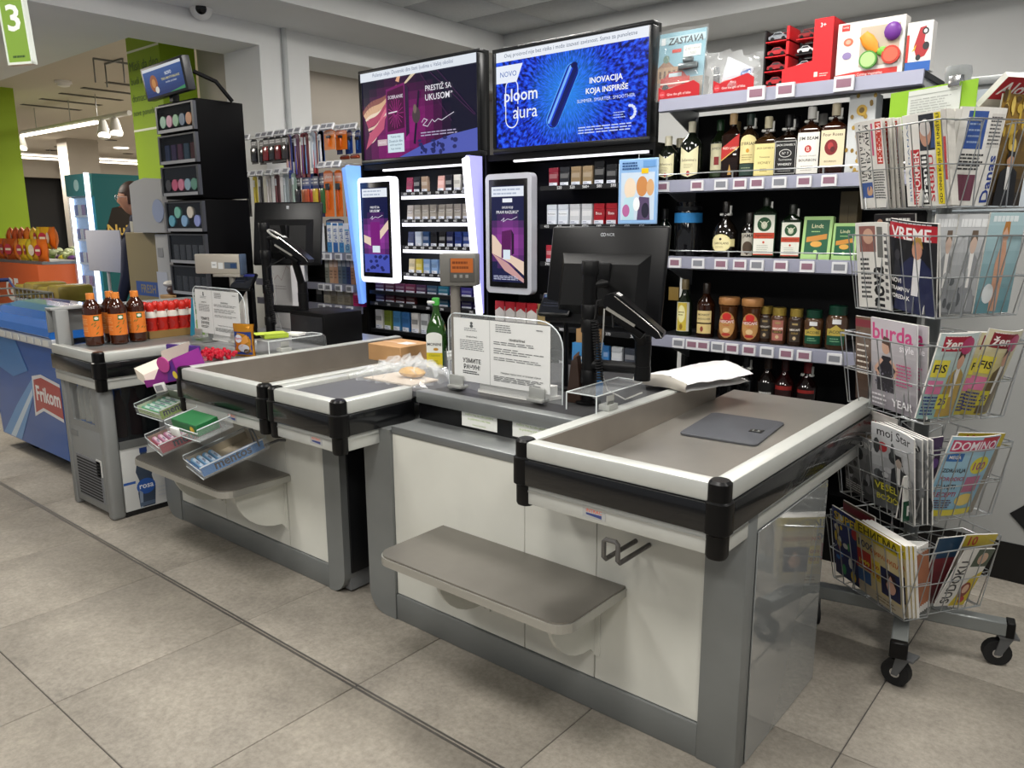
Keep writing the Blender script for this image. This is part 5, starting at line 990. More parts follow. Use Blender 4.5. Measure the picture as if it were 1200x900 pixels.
# acrylic notice stands
def stand(label, x0, x1, y, lean=.0):
    W = x1-x0; H = .285; t = thing('notice_stand', label, 'sign', (x0, y, DK+.0125))
    r = .1; pts = [(-.035, .0), (W+.05, .0)]+[(W+.05-r+r*math.cos(PI/2*k/6), H-r*.9+r*.9*math.sin(PI/2*k/6)) for k in range(7)]+[(-.035+r*.4-r*.4*math.sin(PI/2*k/6), H-r*.4+r*.4*math.cos(PI/2*k/6)) for k in range(7)]
    obj('acrylic_sheet', MB().prism(pts, .012, .015, 'y'), ACRYL, t)
    obj('sheet_edge', MB().tube([(a, .0135, b) for a, b in pts[2:]+[pts[0]]], .0024, 5).tube([(pts[1][0], .0135, pts[1][1]), (pts[2][0], .0135, pts[2][1])], .0024, 5), mat('#d5dcde', .15), t)
    for x in (0.02, W-.05): obj('clip', MB().bev(x-.035, x+.035, -.02, .026, 0, .012, .003).bev(x-.035, x+.035, -.006, .003, .01, .05, .003), mat('#b9bab6', .35, .5), t)
    p = Print(W, .24)
    p.rect(0, 0, 1, 1, '#e4e5e3').rect(.395, 0, .4, 1, '#a9aaa8')
    p.ell(.2, .93, .015, .022, '#55585a').ell(.2, .885, .018, .026, '#55585a').lines(.12, .8, .28, .86, 2, '#6a6c6e').text('ОБАВЕШТЕЊЕ', .14, .7, .26, .73, '#3a3c3e', .01).lines(.07, .5, .34, .67, 6, '#7a7c7e', .4, .05)
    p.text('УЗМИТЕ', .1, .3, .3, .375, '#1e2022', .02).text('РАЧУН!', .1, .2, .3, .275, '#1e2022', .02).lines(.1, .12, .3, .18, 2, '#3a3c3e', .5)
    p.lines(.46, .83, .64, .96, 4, '#7a7c7e', .4).lines(.87, .9, .95, .94, 1, '#7a7c7e').text('ОБАВЕШТЕЊЕ', .6, .72, .76, .755, '#2a2c2e', .015).lines(.44, .64, .95, .7, 2, '#6a6c6e', .35).lines(.44, .5, .95, .6, 3, '#6a6c6e', .3, .5).lines(.44, .4, .95, .46, 2, '#6a6c6e', .3, .3)
    p.text('Наведени подаци важе за продајни објекат', .48, .2, .95, .235, '#2a2c2e').lines(.44, .08, .95, .17, 4, '#6a6c6e', .4, .2)
    obj('paper', MB().box(0, W, .0075, .0095, .03, .27), PAPER, t); p.obj('paper_print', t, front(0, .0072, .03), .6)
stand('clear acrylic stand with a two page notice beside the right till pole', -2.06, -1.60, 2.12)
stand('clear acrylic stand with a two page notice beside the row of red bottles', -4.16, -3.72, 2.22)
for k, (x, y, w_) in enumerate(((-1.96, 2.15, .3), (-4.05, 2.25, .26))):
    t = thing('receipt_pile', ('low white pile of receipt paper behind the right notice', 'low white pile of receipt paper behind the left notice')[k], 'paper', (x, y, DK+.001)); obj('sheets', MB().prism([(0, 0), (w_, 0), (w_+.02, .1), (.02, .1)], 0, .012).prism([(.01, 0), (w_+.005, .004), (w_+.01, .09), (.0, .1)], .0122, .05), PAPER, t)
# clear bent trays clipped on the rails
def bent_tray(label, x, y, rz, L):
    t = thing('acrylic_tray', label, 'tray', (x, y, .8905), rz)
    prof = [(0, 0), (-.0, .03), (.006, .05), (.022, .058), (.09, .06)]
    m = MB(); n = len(prof); vs = []; fs = []
    for (a, b) in prof:
        for c in (0, L): vs.append((c, a, b))
    for i in range(n-1): fs.append((2*i, 2*i+1, 2*i+3, 2*i+2))
    pts = [(0, 0), (L-.04, 0)]+[(L-.045+.045*math.sin(PI/2*k/6), .045-.045*math.cos(PI/2*k/6)) for k in range(7)]+[(L, .12), (0, .12)]
    obj('shelf', MB().prism([(a, b) for a, b in pts], .058, .061), ACRYL, t); obj('bend', MB().add(vs, fs), ACRYL, t)
    obj('rim', MB().tube([(a, b, .0595) for a, b in pts], .0022, 5, True).tube([(0, 0, 0), (0, 0, .058)], .0024, 5).tube([(0, .12, 0), (0, .12, .058)], .0024, 5), mat('#d9dfdf', .15), t)
    obj('clip', MB().bev(L*.18, L*.36, -.012, .03, .0, .02, .003).bev(L*.2, L*.34, .0, .004, .018, .05, .002), mat('#b9bbb6', .35, .4), t)
bent_tray('clear bent acrylic tray clipped on the rail of the steel table', -1.375, 2.08, PI/2, .32)
bent_tray('clear bent acrylic tray with a green note pad on the left table rail', -3.30, 2.12, PI/2, .34)
t = thing('note_pad', 'lime green note pad on the clear tray', 'note pad', (-3.40, 2.22, .9525), math.radians(70)); obj('sheets', MB().bev(-.06, .06, -.05, .05, 0, .022, .003), mat('#a9bf3a', .6), t); obj('top_sheet', MB().box(-.1, .055, -.052, .048, .0222, .0235), mat('#b9cc4a', .6), t)
t = thing('card_stack', 'small white card stack beside the green note pad', 'cards', (-3.38, 2.33, .9525), .3); obj('cards', MB().bev(-.05, .04, -.03, .03, 0, .012, .002), PAPER, t); obj('top_card', MB().bev(-.045, .045, -.026, .032, .0122, .014, .001, 1), mat('#e6e6e2', .5), t)
t = thing('cash_drawer', 'black till box under the left screen', 'till box', (-3.52, 2.62, DK+.0005), 0); obj('case', MB().bev(-.15, .15, -.12, .14, 0, .17, .008), BLACKM, t); obj('drawer_front', MB().bev(-.14, .14, -.124, -.118, .02, .15, .003), mat('#17171a', .4), t)
# white carrier bag lying on the back of the steel table
random.seed(11)
def crumple(u, v, a): return a*(math.sin(13*u+7*v)+.7*math.sin(23*v-9*u)+.6*math.sin(31*u+17*v))
t = thing('paper_bag', 'folded white paper carrier bag lying on the rail of the steel table', 'bag', (-1.40, 2.74, .892), math.radians(-12))
obj('top_sheet', MB().grid(lambda u, v: (-.10+.24*u+.03*v*u, -.18+.36*v+.03*math.sin(2.2*u), .03+.035*math.sin(PI*min(1, max(0, u)))*(.5+.5*v)+crumple(u, v, .002)), 14, 14), mat('#e4e4e6', .55), t)
obj('under_sheet', MB().grid(lambda u, v: (-.09+.22*u+.03*v*u, -.175+.35*v+.03*math.sin(2.2*u), .012*math.sin(PI*u)+crumple(v, u, .0015)), 12, 12), mat('#d4d3d2', .6), t)
obj('folded_edge', MB().grid(lambda u, v: (-.10+.24*u, -.182+.008*math.sin(PI*v)*-1+.03*math.sin(2.2*u), .002+(.03+.018*math.sin(PI*u))*v+crumple(u, v, .001)), 14, 4), mat('#c6c0b6', .6), t)
# clear bag with a snack, cardboard box and oil bottle on the dark belt table
zt = .8725
t = thing('clear_bag', 'crumpled clear plastic bag with a newspaper and snack on the dark table', 'bag', (-2.39, 2.18, zt), math.radians(8))
_rb = [[random.uniform(-1, 1) for _ in range(17)] for _ in range(17)]
obj('film', MB().grid(lambda u, v: ((u-.5)*.42+.025*_rb[int(16*v)][int(16*u)], (v-.5)*.30+.02*_rb[int(16*u)][int(16*v)], .004+.11*max(0, math.sin(PI*u))**.6*max(0, math.sin(PI*v))**.6*(.65+.35*_rb[int(16*u)][int(16*v)])), 16, 16, False), mat('#f2f6f8', .05, alpha=.17, spec=1.), t)
obj('newspaper', MB().prism([(-.15, -.1), (.13, -.13), (.15, .02), (-.1, .08)], 0, .006), mat('#c6b8a8', .7), t); obj('snack', MB().ball((.03, .0, .028), .05, 12, 6, 1.3, .8, .45), mat('#c99a3c', .4), t)
t = thing('cardboard_box', 'small plain cardboard box on the dark table', 'box', (-2.69, 2.42, .8905), 0); obj('carton', MB().bev(-.11, .11, -.10, .10, 0, .075, .002, 1), mat('#b0875a', .7, 0, .06, 10), t); obj('sticker', MB().box(.0, .07, -.02, .04, .0752, .0757), mat('#dcd8d4', .5), t); obj('tape', MB().box(-.11, .11, -.012, .012, .0752, .0756), mat('#c29a68', .3), t)
x = atY(512, 410, 2.42); t = thing('oil_bottle', 'green glass oil bottle with a white and yellow label', 'bottle', (x.x, 2.42, zt), .5)
obj('body', MB().sq([(.036, .036, .012, 0), (.038, .038, .012, .006), (.038, .038, .012, .17), (.034, .034, .02, .2), (.02, .02, .02, .235), (.0145, .0145, .0145, .26), (.0145, .0145, .0145, .285)], 4), mat('#274a1c', .06, coat=.6), t)
obj('cap', MB().lathe([(.017, .283), (.017, .312), (.015, .315)], 14), mat('#3f9a3a', .4), t)
p = Print(.072, .155); p.rect(0, 0, 1, .42, '#d2c022').rect(0, .42, 1, .9, '#e4e6e0').ell(.5, .9, .5, .1, '#e4e6e0').text('MONINI', .06, .6, .94, .72, '#1c1c1a', .02).text('Classico', .15, .3, .85, .4, '#6a7a1c').lines(.2, .08, .8, .22, 2, '#8a8a1c').ell(.6, .52, .16, .04, '#b8862a'); p.obj('label_print', t, front(-.036, -.0388, .012), .4)
obj('security_tag', MB().bev(-.035, .0, -.02, .0, .29, .302, .004), mat('#d4d4d0', .4), t)
# advert card and leaflets behind the till
t = thing('leaflet_box', 'blue and brown leaflet box behind the right notice stand', 'box', (-1.60, 2.36, DK+.0005), .1); obj('holder', MB().bev(-.05, .05, -.03, .03, 0, .2, .004), mat('#2f7ab8', .45), t); obj('cards', MB().box(-.04, .045, -.02, .02, .2, .25), mat('#b08a5c', .6), t)
p = Print(.1, .2); p.rect(0, 0, 1, 1, '#3a86c2').text('Go', .3, .55, .98, .8, '#eef2f6', .02); p.obj('front_print', t, front(-.05, -.0308, 0), .4)
t = thing('brown_pouch', 'dark brown pouch leaning by the right till pole', 'pouch', (-1.57, 2.24, DK+.0005), 0); obj('pouch', MB().prism([(-.035, 0), (.03, 0), (.012, .17), (-.012, .15)], -.012, .012, 'y'), mat('#3a2a22', .4), t); obj('seal', MB().prism([(-.012, .15), (.012, .17), (.012, .185), (-.01, .165)], -.003, .003, 'y'), mat('#6a4a38', .4), t)
# white carton with red script behind the left display
q = Vector((-4.17, 2.8, 1)); t = thing('shoe_carton', 'white carton with red script lettering behind the beige scale display', 'box', (q.x, 2.80, DK+.0005)); H_ = atY(287, 272, 2.80).z-DK
obj('carton', MB().bev(-.10, .10, 0, .1, 0, H_, .003, 1), mat('#dad8d6', .5), t); p = Print(.2, .13); p.text('Ena', .08, .3, .82, .85, '#b8283a', .01, True, .2).line([(.5, .8), (.62, .92), (.68, .82), (.8, .92), (.9, .85)], .003, '#b8283a').rect(0, 0, 1, .1, '#6a1a24'); p.obj('script', t, front(-.1, -.0008, H_-.13), .5)
p = Print(.2, .2); p.line([(.05, .3), (.3, .5), (.5, .35), (.8, .8), (.95, .7)], .003, '#a88a8a').lines(.1, .05, .9, .2, 2, '#b0a8a8'); p.obj('sketch', t, front(-.1, -.0008, H_-.36), .5)
t = thing('white_papers', 'loose white papers leaning by the left scale pole', 'paper', (-4.08, 2.46, DK+.0005)); obj('sheet', MB().prism([(-.1, 0), (.06, 0), (.06, .26), (-.05, .16)], 0, .006, 'y'), PAPER, t); obj('front_sheet', MB().prism([(-.13, 0), (-.02, 0), (-.03, .17), (-.10, .14)], -.014, -.01, 'y'), PAPER, t)
# ================================================================== MAGAZINE RACK
RC = Vector((-.58, 2.9, 0)); THL, THR = math.radians(-33.7), math.radians(56.3)
rk = thing('magazine_rack', 'wire magazine rack on a grey wheeled cross base', 'magazine rack', tuple(RC), 0)
obj('pole', MB().cyl((0, 0, .1), (0, 0, 1.93), .024, 16), mat('#6f7374', .4, .4), rk); obj('pole_cap', MB().lathe([(.035, 0), (.04, .03), (.036, .05)], 16, 0, 0, 1.93), mat('#8a8d8e', .4), rk)
for k in range(4):
    th = math.radians(11.3)+k*PI/2; mx = Matrix.Rotation(th, 4, 'Z'); ma = mx
    a_ = obj('base_arm', MB().bev(-.025, .025, -.33, -.0, .115, .165, .004, 1, mx), mat('#868a89', .4, .5), rk)
    obj('end_plug', MB().bev(-.027, .027, -.342, -.315, .112, .168, .003, 1, mx), BLACKP, a_)
    mx = ma @ Matrix.Translation((0, -.298, 0)) @ Matrix.Rotation(math.radians((70, 10, -25, -70)[k]), 4, 'Z') @ Matrix.Translation((0, .298, 0))
    c = obj('caster_fork', MB().box(-.028, .028, -.355, -.295, .107, .114, mx).prism([(-.34, .108), (-.30, .108), (-.288, .04), (-.308, .04)], -.022, -.018, 'x', mx).prism([(-.34, .108), (-.30, .108), (-.288, .04), (-.308, .04)], .018, .022, 'x', mx), mat('#6c6e70', .4, .6), rk)
    p0, p1 = mx @ Vector((-.015, -.298, .046)), mx @ Vector((.015, -.298, .046))
    obj('caster_wheel', MB().cyl(p0, p1, .045, 20), RUBBER, rk); obj('wheel_hub', MB().cyl(mx @ Vector((-.017, -.298, .046)), mx @ Vector((.017, -.298, .046)), .016, 12), CHROME, c)
TIERS = [1.545, 1.21, .875, .535, .20]
FACES = {'L': (THL, .2, .175), 'R': (THR, .195, .155), 'B': (THL+PI, .2, .165), 'C': (THR+PI, .2, .165)}
for key, (th, off, hw) in FACES.items():
    mx = Matrix.Rotation(th, 4, 'Z')
    for z in TIERS:
        m = MB(); b0, b1 = -off+.035, -off-.02; zt = z+.25
        def T(x, y, zz): return mx @ Vector((x, y, zz))
        for f in (0, .5, 1): yy = b0+(b1-b0)*f; zz = z+(zt-z)*f; m.tube([T(-hw, -.07, zz), T(-hw, yy, zz), T(hw, yy, zz), T(hw, -.07, zz)], .0026 if f == 1 else .002, 5)
        n = 6
        for i in range(n+1): x = -hw+2*hw*i/n; m.tube([T(x, -.07, z), T(x, b0, z), T(x, b1, zt)], .0018, 5)
        for x in (-hw, hw): m.tube([T(x, -.07, z), T(x, -.07, zt), T(x, b1, zt)], .0022, 5)
        m.tube([T(-hw, -.07, zt), T(0, -.02, zt-.02), T(hw, -.07, zt)], .0022, 5)
        obj('wire_pocket', m, WIRE, rk)
def mag(fk, tier, u, w_, h, label, art, lean=.14, depth=.0, rz=0., dz=.006, T_=.005, col='#d8d6d0', group=None, curve=0., name='magazine', cat='magazine', rough=.3, yrot=0., coat=.3):
    th, off, hw = FACES[fk]; base = RC+Matrix.Rotation(th, 4, 'Z') @ Vector((u, -off+.055+depth, 0)); base.z = TIERS[tier]+dz
    t = thing(name, label, cat, tuple(base), 0, group); t.rotation_mode = 'XYZ'
    t.matrix_world = Matrix.Translation(base) @ Matrix.Rotation(th+yrot, 4, 'Z') @ Matrix.Rotation(lean, 4, 'X') @ Matrix.Rotation(rz, 4, 'Y')
    def cv(x): return curve*((x/w_)**2)*4
    def f0(x, y, z): return (x-w_/2, -z+cv(x-w_/2), y)
    n = 6; vs = []; fs = []
    for i in range(n+1):
        x = w_*i/n
        for (y_, z_) in ((0, -.0), (h, -.0), (h, -T_), (0, -T_)): vs.append(f0(x, y_, z_))
    for i in range(n):
        for k in range(4): fs.append((i*4+k, i*4+(k+1) % 4, (i+1)*4+(k+1) % 4, (i+1)*4+k))
    fs += [(3, 2, 1, 0), (n*4, n*4+1, n*4+2, n*4+3)]
    obj('pages', MB().add(vs, fs), mat(col, .7, 0, .06, 60), t)
    p = Print(w_, h)
    if art: art(p)
    else: p.rect(0, 0, 1, 1, '#cfccc6')
    p.obj('cover', t, bend=lambda x, y, z: f0(x, y, z+.0008), rough=rough, coat=coat)
    return t
def wash(p, c0, c1, n=8):
    for k in range(n): p.rect(0, k/n, 1, (k+1)/n, mixc(c0, c1, k/(n-1)), k == 0)
def blobs(p, cols, n, u0=0, v0=0, u1=1, v1=1, s=.1):
    for k in range(n): p.ell(random.uniform(u0, u1), random.uniform(v0, v1), random.uniform(.3, 1)*s, random.uniform(.3, 1)*s*.8, random.choice(cols), 9)
def figure(p, cu, v0, v1, suit, skin='#c9987a', hair='#3a2a20', w_=.24):
    h = v1-v0; p.poly([(cu-w_, v0), (cu+w_, v0), (cu+w_*.8, v0+h*.62), (cu+w_*.25, v0+h*.72), (cu-w_*.25, v0+h*.72), (cu-w_*.8, v0+h*.62)], suit).poly([(cu-w_*.14, v0+h*.3), (cu+w_*.14, v0+h*.3), (cu+w_*.22, v0+h*.72), (cu-w_*.22, v0+h*.72)], '#e6e4e0').ell(cu, v0+h*.84, w_*.36, h*.13, skin).poly([(cu-w_*.38, v0+h*.84), (cu-w_*.3, v0+h*.99), (cu+w_*.3, v0+h*.99), (cu+w_*.38, v0+h*.86), (cu, v0+h*.93)], hair)
def informer(p):
    p.rect(0, 0, 1, 1, '#e2e0da').rect(0, 0, .08, 1, '#e6e4de').text('SRBIJA DANAS', .08, .05, .14, .9, '#2a5a8c', 0, False, 0, True).rect(.16, .02, .36, .62, '#b8232c').text('INFORMER', .19, .04, .34, .6, '#f0e6e2', .02, False, 0, True)
    p.rect(.38, .6, .72, .98, '#23262e').ell(.52, .78, .13, .14, '#b98a74').ell(.52, .84, .12, .09, '#c9c4c0').poly([(.62, .62), (.72, .62), (.72, .9)], '#2f4a7a').rect(.38, .02, .53, .56, '#18191c').text('Branili', .4, .04, .51, .54, '#f0efec', .02, False, 0, True).rect(.54, .04, .72, .56, '#d8d6d0').text('SRBIJU', .56, .05, .7, .55, '#b8232c', .02, False, 0, True)
    p.rect(.74, .02, .88, .98, '#d8c422').text('OD ONIH KOJI SU JE UNIŠTILI', .76, .03, .86, .97, '#1a1a18', .02, False, 0, True).rect(.9, .0, 1, 1, '#c9c6c0').lines(.91, .05, .99, .95, 1, '#b8232c', .5)
def cyr(p):
    p.rect(0, 0, 1, 1, '#dedcd6').text('НА ПУТУ СМО', .06, .32, .2, .97, '#141416', .02, False, 0, True).text('КА БУ, АНИ', .22, .34, .34, .95, '#141416', .02, False, 0, True).rect(.4, .6, .46, .96, '#c24a72').rect(.55, .5, .85, .97, '#c0392b').text('НОВОСТИ', .6, .52, .8, .95, '#f2e6e2', .02, False, 0, True).lines(.4, .1, .9, .45, 12, '#3a3a3c', .45).rect(.06, .12, .34, .3, '#3f5a96').ell(.25, .2, .08, .06, '#c9a080')
def danas(p): p.rect(0, 0, 1, 1, '#dcdad4').rect(.1, .58, .42, .96, '#2f4f92').lines(.14, .62, .38, .92, 5, '#8fa2c6', .3).rect(.5, .6, .92, .94, '#c9c6c0').lines(.5, .62, .9, .92, 8, '#4a4a4c', .4).text('Danas', .6, .03, .88, .52, '#1f3a86', .02, False, 0, True).rect(.08, .05, .4, .32, '#6a3a4a').lines(.08, .36, .5, .54, 5, '#2a2a2c', .5)
def vreme(p):
    p.rect(0, 0, 1, 1, '#15161c').rect(0, .8, 1, .97, '#b3202e').text('VREME', .04, .78, .9, .95, '#f4f0ee', .02).lines(.05, .96, .95, .995, 1, '#c9c9cc').poly([(.1, 0), (.98, 0), (.92, .5), (.72, .62), (.5, .62), (.3, .52)], '#20264a').poly([(.52, .2), (.66, .2), (.72, .62), (.58, .62)], '#e2e0e2').ell(.64, .7, .1, .1, '#c9927a').poly([(.54, .74), (.58, .84), (.72, .84), (.76, .72), (.66, .8)], '#b9924a').ell(.2, .62, .07, .06, '#3a3a40').poly([(.1, .4), (.3, .4), (.26, .56), (.14, .56)], '#2a2c34')
    for k, s in enumerate(('NOVI', 'TRAMPOV', 'POREDAK')): p.text(s, .03, .3-.09*k, (.3, .5, .5)[k], .37-.09*k, '#f0efec', .02, True, 0, False, 'l')
def nova(p): p.rect(0, 0, 1, 1, '#d6d4ce').rect(.08, .66, .5, .96, '#8a5a52').ell(.3, .84, .14, .09, '#c29a84').text('nova', .4, .02, .75, .5, '#141416', .03, False, 0, True).lines(.08, .1, .36, .6, 9, '#3a3a3c', .5).lines(.8, .1, .96, .9, 10, '#4a4a4c', .5).rect(.55, .6, .75, .95, '#6a6a66')
def burda(p):
    wash(p, '#8f8a90', '#c2bec2'); p.rect(0, .76, 1, 1, '#bab4ba').text('burda', .04, .76, .92, .96, '#c23a78', .02).text('style', .62, .66, .96, .76, '#eeeaee', .01).ell(.34, .7, .09, .08, '#c9a28c').poly([(.25, .74), (.3, .82), (.42, .8), (.44, .62), (.4, .72)], '#4a3024').poly([(.14, .2), (.52, .2), (.56, .48), (.44, .6), (.26, .6), (.12, .42)], '#26242c').line([(.44, .56), (.6, .46), (.5, .36)], .012, '#c9a28c').line([(.26, .56), (.1, .44), (.2, .36)], .012, '#c9a28c')
    blobs(p, ['#3a3844', '#55525e', '#8a8694'], 40, .12, .2, .55, .45, .02); p.lines(.6, .3, .95, .56, 7, '#c23a78', .35).text('YEAR', .5, .06, .95, .16, '#f2f0f2', .01).lines(.05, .03, .45, .18, 3, '#d8d4d8', .4)
def brown(p): wash(p, '#3a2a22', '#6a5442'); p.rect(0, .88, 1, .97, '#7a2a34'); figure(p, .6, 0, .75, '#1c1a20', '#d2a88c', '#2a1c14', .25); p.lines(.05, .3, .4, .7, 6, '#e0d8cc', .3)
def bravacasa(p): p.rect(0, 0, 1, 1, '#e2dcd6').text('BRAVACASA', .04, .78, .96, .95, '#b8323a', .015).rect(.08, .1, .92, .7, '#b8a894').poly([(.1, .1), (.5, .1), (.5, .4), (.1, .45)], '#8a6a5a').rect(.55, .2, .85, .5, '#6a7a8a').lines(.5, .72, .95, .77, 1, '#b8323a')
def star(p): wash(p, '#5c5e60', '#c9cacc'); p.text('moj Star', .03, .84, .97, .97, '#1c1c1e', .01).ell(.22, .74, .1, .06, '#b8323a'); blobs(p, ['#3a3c3e', '#8a8c8e', '#b9babc', '#55585a'], 22, .1, .3, .9, .75, .12); figure(p, .6, .2, .72, '#34363a', '#b8a89c', '#2a2a2c', .22); p.poly([(.04, .2), (.7, .08), (.7, .2), (.04, .34)], '#4a4c3a').text('VESELI', .06, .22, .6, .32, '#d0c83a', .01).text('BOŽIĆNI', .1, .1, .7, .2, '#d0c83a', .01)
def greym(p): wash(p, '#4a4c4e', '#9a9c9e'); blobs(p, ['#2a2c2e', '#b9babc', '#77797b'], 26, 0, .1, 1, .9, .14); p.text('GRADINA', .05, .86, .95, .96, '#e0e0de', .01).lines(.05, .05, .6, .2, 4, '#d6d6d4', .4)
def pyramid(p):
    p.rect(0, 0, 1, 1, '#c9b88a').rect(0, .82, 1, 1, '#c9b422').text('ЕНИГМА', .06, .85, .94, .98, '#2a2410', .02).rect(0, .62, .45, .82, '#b8a874').text('1000', .04, .65, .4, .78, '#1c2a4a', .02).rect(0, .36, .32, .62, '#a83228').text('1999', .04, .4, .28, .5, '#e6d23c', .02).text('ПИРАМИДА', .34, .6, .98, .76, '#b85a1c', .02).rect(.34, .3, .52, .58, '#d0b83c').text('100', .36, .44, .5, .54, '#a02a24', .02).text('100', .36, .32, .5, .42, '#a02a24', .02)
    p.rect(.54, .18, .96, .56, '#23284a').ell(.76, .38, .11, .14, '#cfa08a').poly([(.6, .2), (.66, .52), (.86, .52), (.92, .2), (.86, .36), (.76, .5), (.66, .36)], '#2a1a1c').rect(.0, .0, 1, .14, '#b8ac94').lines(.4, .03, .95, .12, 2, '#7a6a4a', .4).rect(0, .16, .3, .34, '#3a5a86')
def puzzle(p):
    wash(p, '#1d2450', '#2f3a78'); blobs(p, ['#e0c23a', '#c23a3a', '#3a9a5a', '#3a7ac2', '#e6e4dc'], 26, .05, .05, .95, .9, .11); p.text('SUPER', .08, .84, .92, .96, '#e8c93a', .02)
def zena(bg, mast, who):
    def f(p):
        wash(p, bg, mixc(bg, '#ffffff', .4)); p.rect(.1, .8, .75, .97, mast).text('žena', .14, .81, .72, .95, '#f6eee8', .02).lines(.12, .955, .7, .99, 1, '#f0e6e0'); figure(p, .66, .02, .82, who, '#d2a086', '#4a2c1c', .26); p.ell(.72, .86, .18, .1, '#b83a6a')
        p.rect(.02, .5, .38, .7, '#e0d24a').text('FIS', .06, .54, .34, .66, '#1c1c1e', .02).rect(.02, .3, .36, .46, '#d87aa0').lines(.03, .04, .4, .28, 6, '#2a3a7a', .5).rect(.34, .12, .62, .3, '#d0c63a').text('25', .38, .15, .58, .27, '#3a2a6a', .02)
    return f
def domino(p):
    wash(p, '#7fb2cc', '#a9cfe0'); p.rect(.04, .82, .96, .96, '#c23a62').text('DOMINO', .06, .83, .94, .95, '#f4eaf0', .02, True, .1).rect(.6, .95, .98, .99, '#b8323a').rect(.04, .7, .34, .8, '#2a6ab0').text('MEGA', .08, .72, .3, .78, '#f2f2f2', .02).ell(.76, .64, .2, .11, '#dcd23a').text('100', .62, .58, .9, .68, '#a03a7a', .02)
    for k, s in enumerate(('ZDRAVLJA', 'PORODICE', 'SAVETI', 'RECEPTI')): p.text(s, .05, .55-.1*k, .55, .61-.1*k, '#1c1f2a' if k % 2 == 0 else '#a83a5a', .02, True, 0, False, 'l')
    p.rect(.58, .3, .9, .5, '#b86a8a').rect(0, 0, 1, .08, '#d6c83a').ell(.72, .2, .2, .08, '#e0c86a').lines(.05, .1, .5, .22, 4, '#55304a', .5)
def sudoku(p): p.rect(0, 0, 1, 1, '#e2e0da').text('SUDOKU', .08, .05, .4, .8, '#1a1a1c', .02, False, 0, True).poly([(.45, 0), (1, .0), (1, .62), (.7, .5)], '#d8c02a').ell(.72, .28, .18, .14, '#8a3a2a').ell(.74, .3, .1, .08, '#e0b89a').ell(.8, .1, .1, .06, '#b83a32').rect(.45, .7, 1, 1, '#3a4a3a').ell(.74, .84, .16, .1, '#c9a890')
def red8(p): p.rect(0, 0, 1, 1, '#8a8478').rect(0, .84, 1, 1, '#b8a42a').text('10', .08, .85, .5, .98, '#a82a2a', .03).ell(.6, .5, .26, .2, '#cbb49c').rect(0, 0, .4, .5, '#204a34')
def alo(p): p.rect(0, 0, 1, 1, '#c9c2b6').rect(0, .3, 1, 1, '#b3202a').text('Alo!', .06, .4, .6, .9, '#f4ece8', .02).lines(.62, .4, .98, .9, 3, '#1c1a1a', .7)
def gold(p): wash(p, '#2a2018', '#8a6a24'); blobs(p, ['#b89a3a', '#5a4218', '#d0b45a'], 30, 0, .5, 1, 1, .1); figure(p, .5, .0, .5, '#17161a', '#b88a6a', '#1a1412', .3)
def fash(p): wash(p, '#6f7274', '#c9cbcc'); figure(p, .5, .02, .85, '#8a8c8e', '#c9b0a0', '#6a5a4c', .26); p.lines(.08, .86, .92, .97, 1, '#eceeee', .7); blobs(p, ['#55585a', '#a9abac'], 8, .1, .05, .9, .4, .12)
def beach(p): wash(p, '#5f8a92', '#a9c4c9'); p.poly([(.4, .02), (.62, .02), (.66, .5), (.58, .72), (.46, .72), (.36, .5)], '#c9987c').ell(.52, .8, .1, .09, '#d2a890').poly([(.42, .78), (.46, .92), (.6, .92), (.62, .76), (.52, .86)], '#b0783a').lines(.1, .9, .9, .98, 1, '#dfe8ea', .7).ell(.3, .2, .16, .1, '#d8dcdc')
# left face
random.seed(21)
for k in range(4): mag('L', 0, -.125+.008*k, .125, .285, 'folded newspaper with black headlines, %s of its stack' % ('foremost' if k == 0 else ORD[k]), cyr, .2, .012*k+.0, 0.03*(k % 2), name='newspaper', cat='newspaper', col='#cfccc4', rough=.8, curve=-.02, T_=.01, group='folded newspapers in the rack', coat=0)
for k in range(3): mag('L', 0, .085-.004*k, .17, .28, 'folded tabloid with a yellow banner, %s of its stack' % ('foremost' if k == 0 else ORD[k]), informer, .2, .013*k, 0, name='newspaper', cat='newspaper', col='#cfccc4', rough=.8, T_=.01, group='tabloids in the rack', coat=0)
mag('L', 1, -.10, .15, .29, 'newspaper with a vertical black title beside the suited man cover', nova, .16, .01, .0, name='newspaper', cat='newspaper', rough=.8, curve=-.015, coat=0)
mag('L', 1, -.06, .18, .315, 'black covered paper with white lines behind the suited man cover', lambda p: p.rect(0, 0, 1, 1, '#1a1a1e').rect(.0, .78, 1, .9, '#a02a2c').lines(.3, .86, .95, .97, 2, '#d8d8d4', .5).ell(.15, .9, .08, .05, '#b08a74'), .12, .04)
mag('L', 1, .05, .19, .295, 'magazine with a suited man and a red masthead', vreme, .2, .0, .1, curve=.01)
mag('L', 1, .06, .185, .29, 'second copy behind the suited man magazine', vreme, .18, .016, .05)
mag('L', 2, -.11, .17, .30, 'brown magazine with a woman in black beside the pink titled one', brown, .1, .03)
mag('L', 2, .02, .20, .31, 'magazine with a pink title and a woman in a dark dress', burda, .14, .0, .03, col='#e2e2e2')
mag('L', 2, .045, .19, .305, 'second copy behind the pink titled magazine', burda, .12, .02, .02)
mag('L', 3, -.10, .19, .31, 'home magazine with a red title half behind the steel table', bravacasa, .06, .05, .04)
mag('L', 3, .075, .185, .31, 'grey magazine with a black title and yellow lines', star, .2, .0, .08, curve=-.012)
for k in range(3): mag('L', 3, .08+.006*k, .185, .305, 'spare grey magazine, %s behind the black titled one' % ORD[k], greym, .2, .014*(k+1), .08, group='spare grey magazines')
mag('L', 3, -.09, .17, .24, 'dark grey magazine with crowd pictures beside the black titled one', greym, .22, .005, .1)
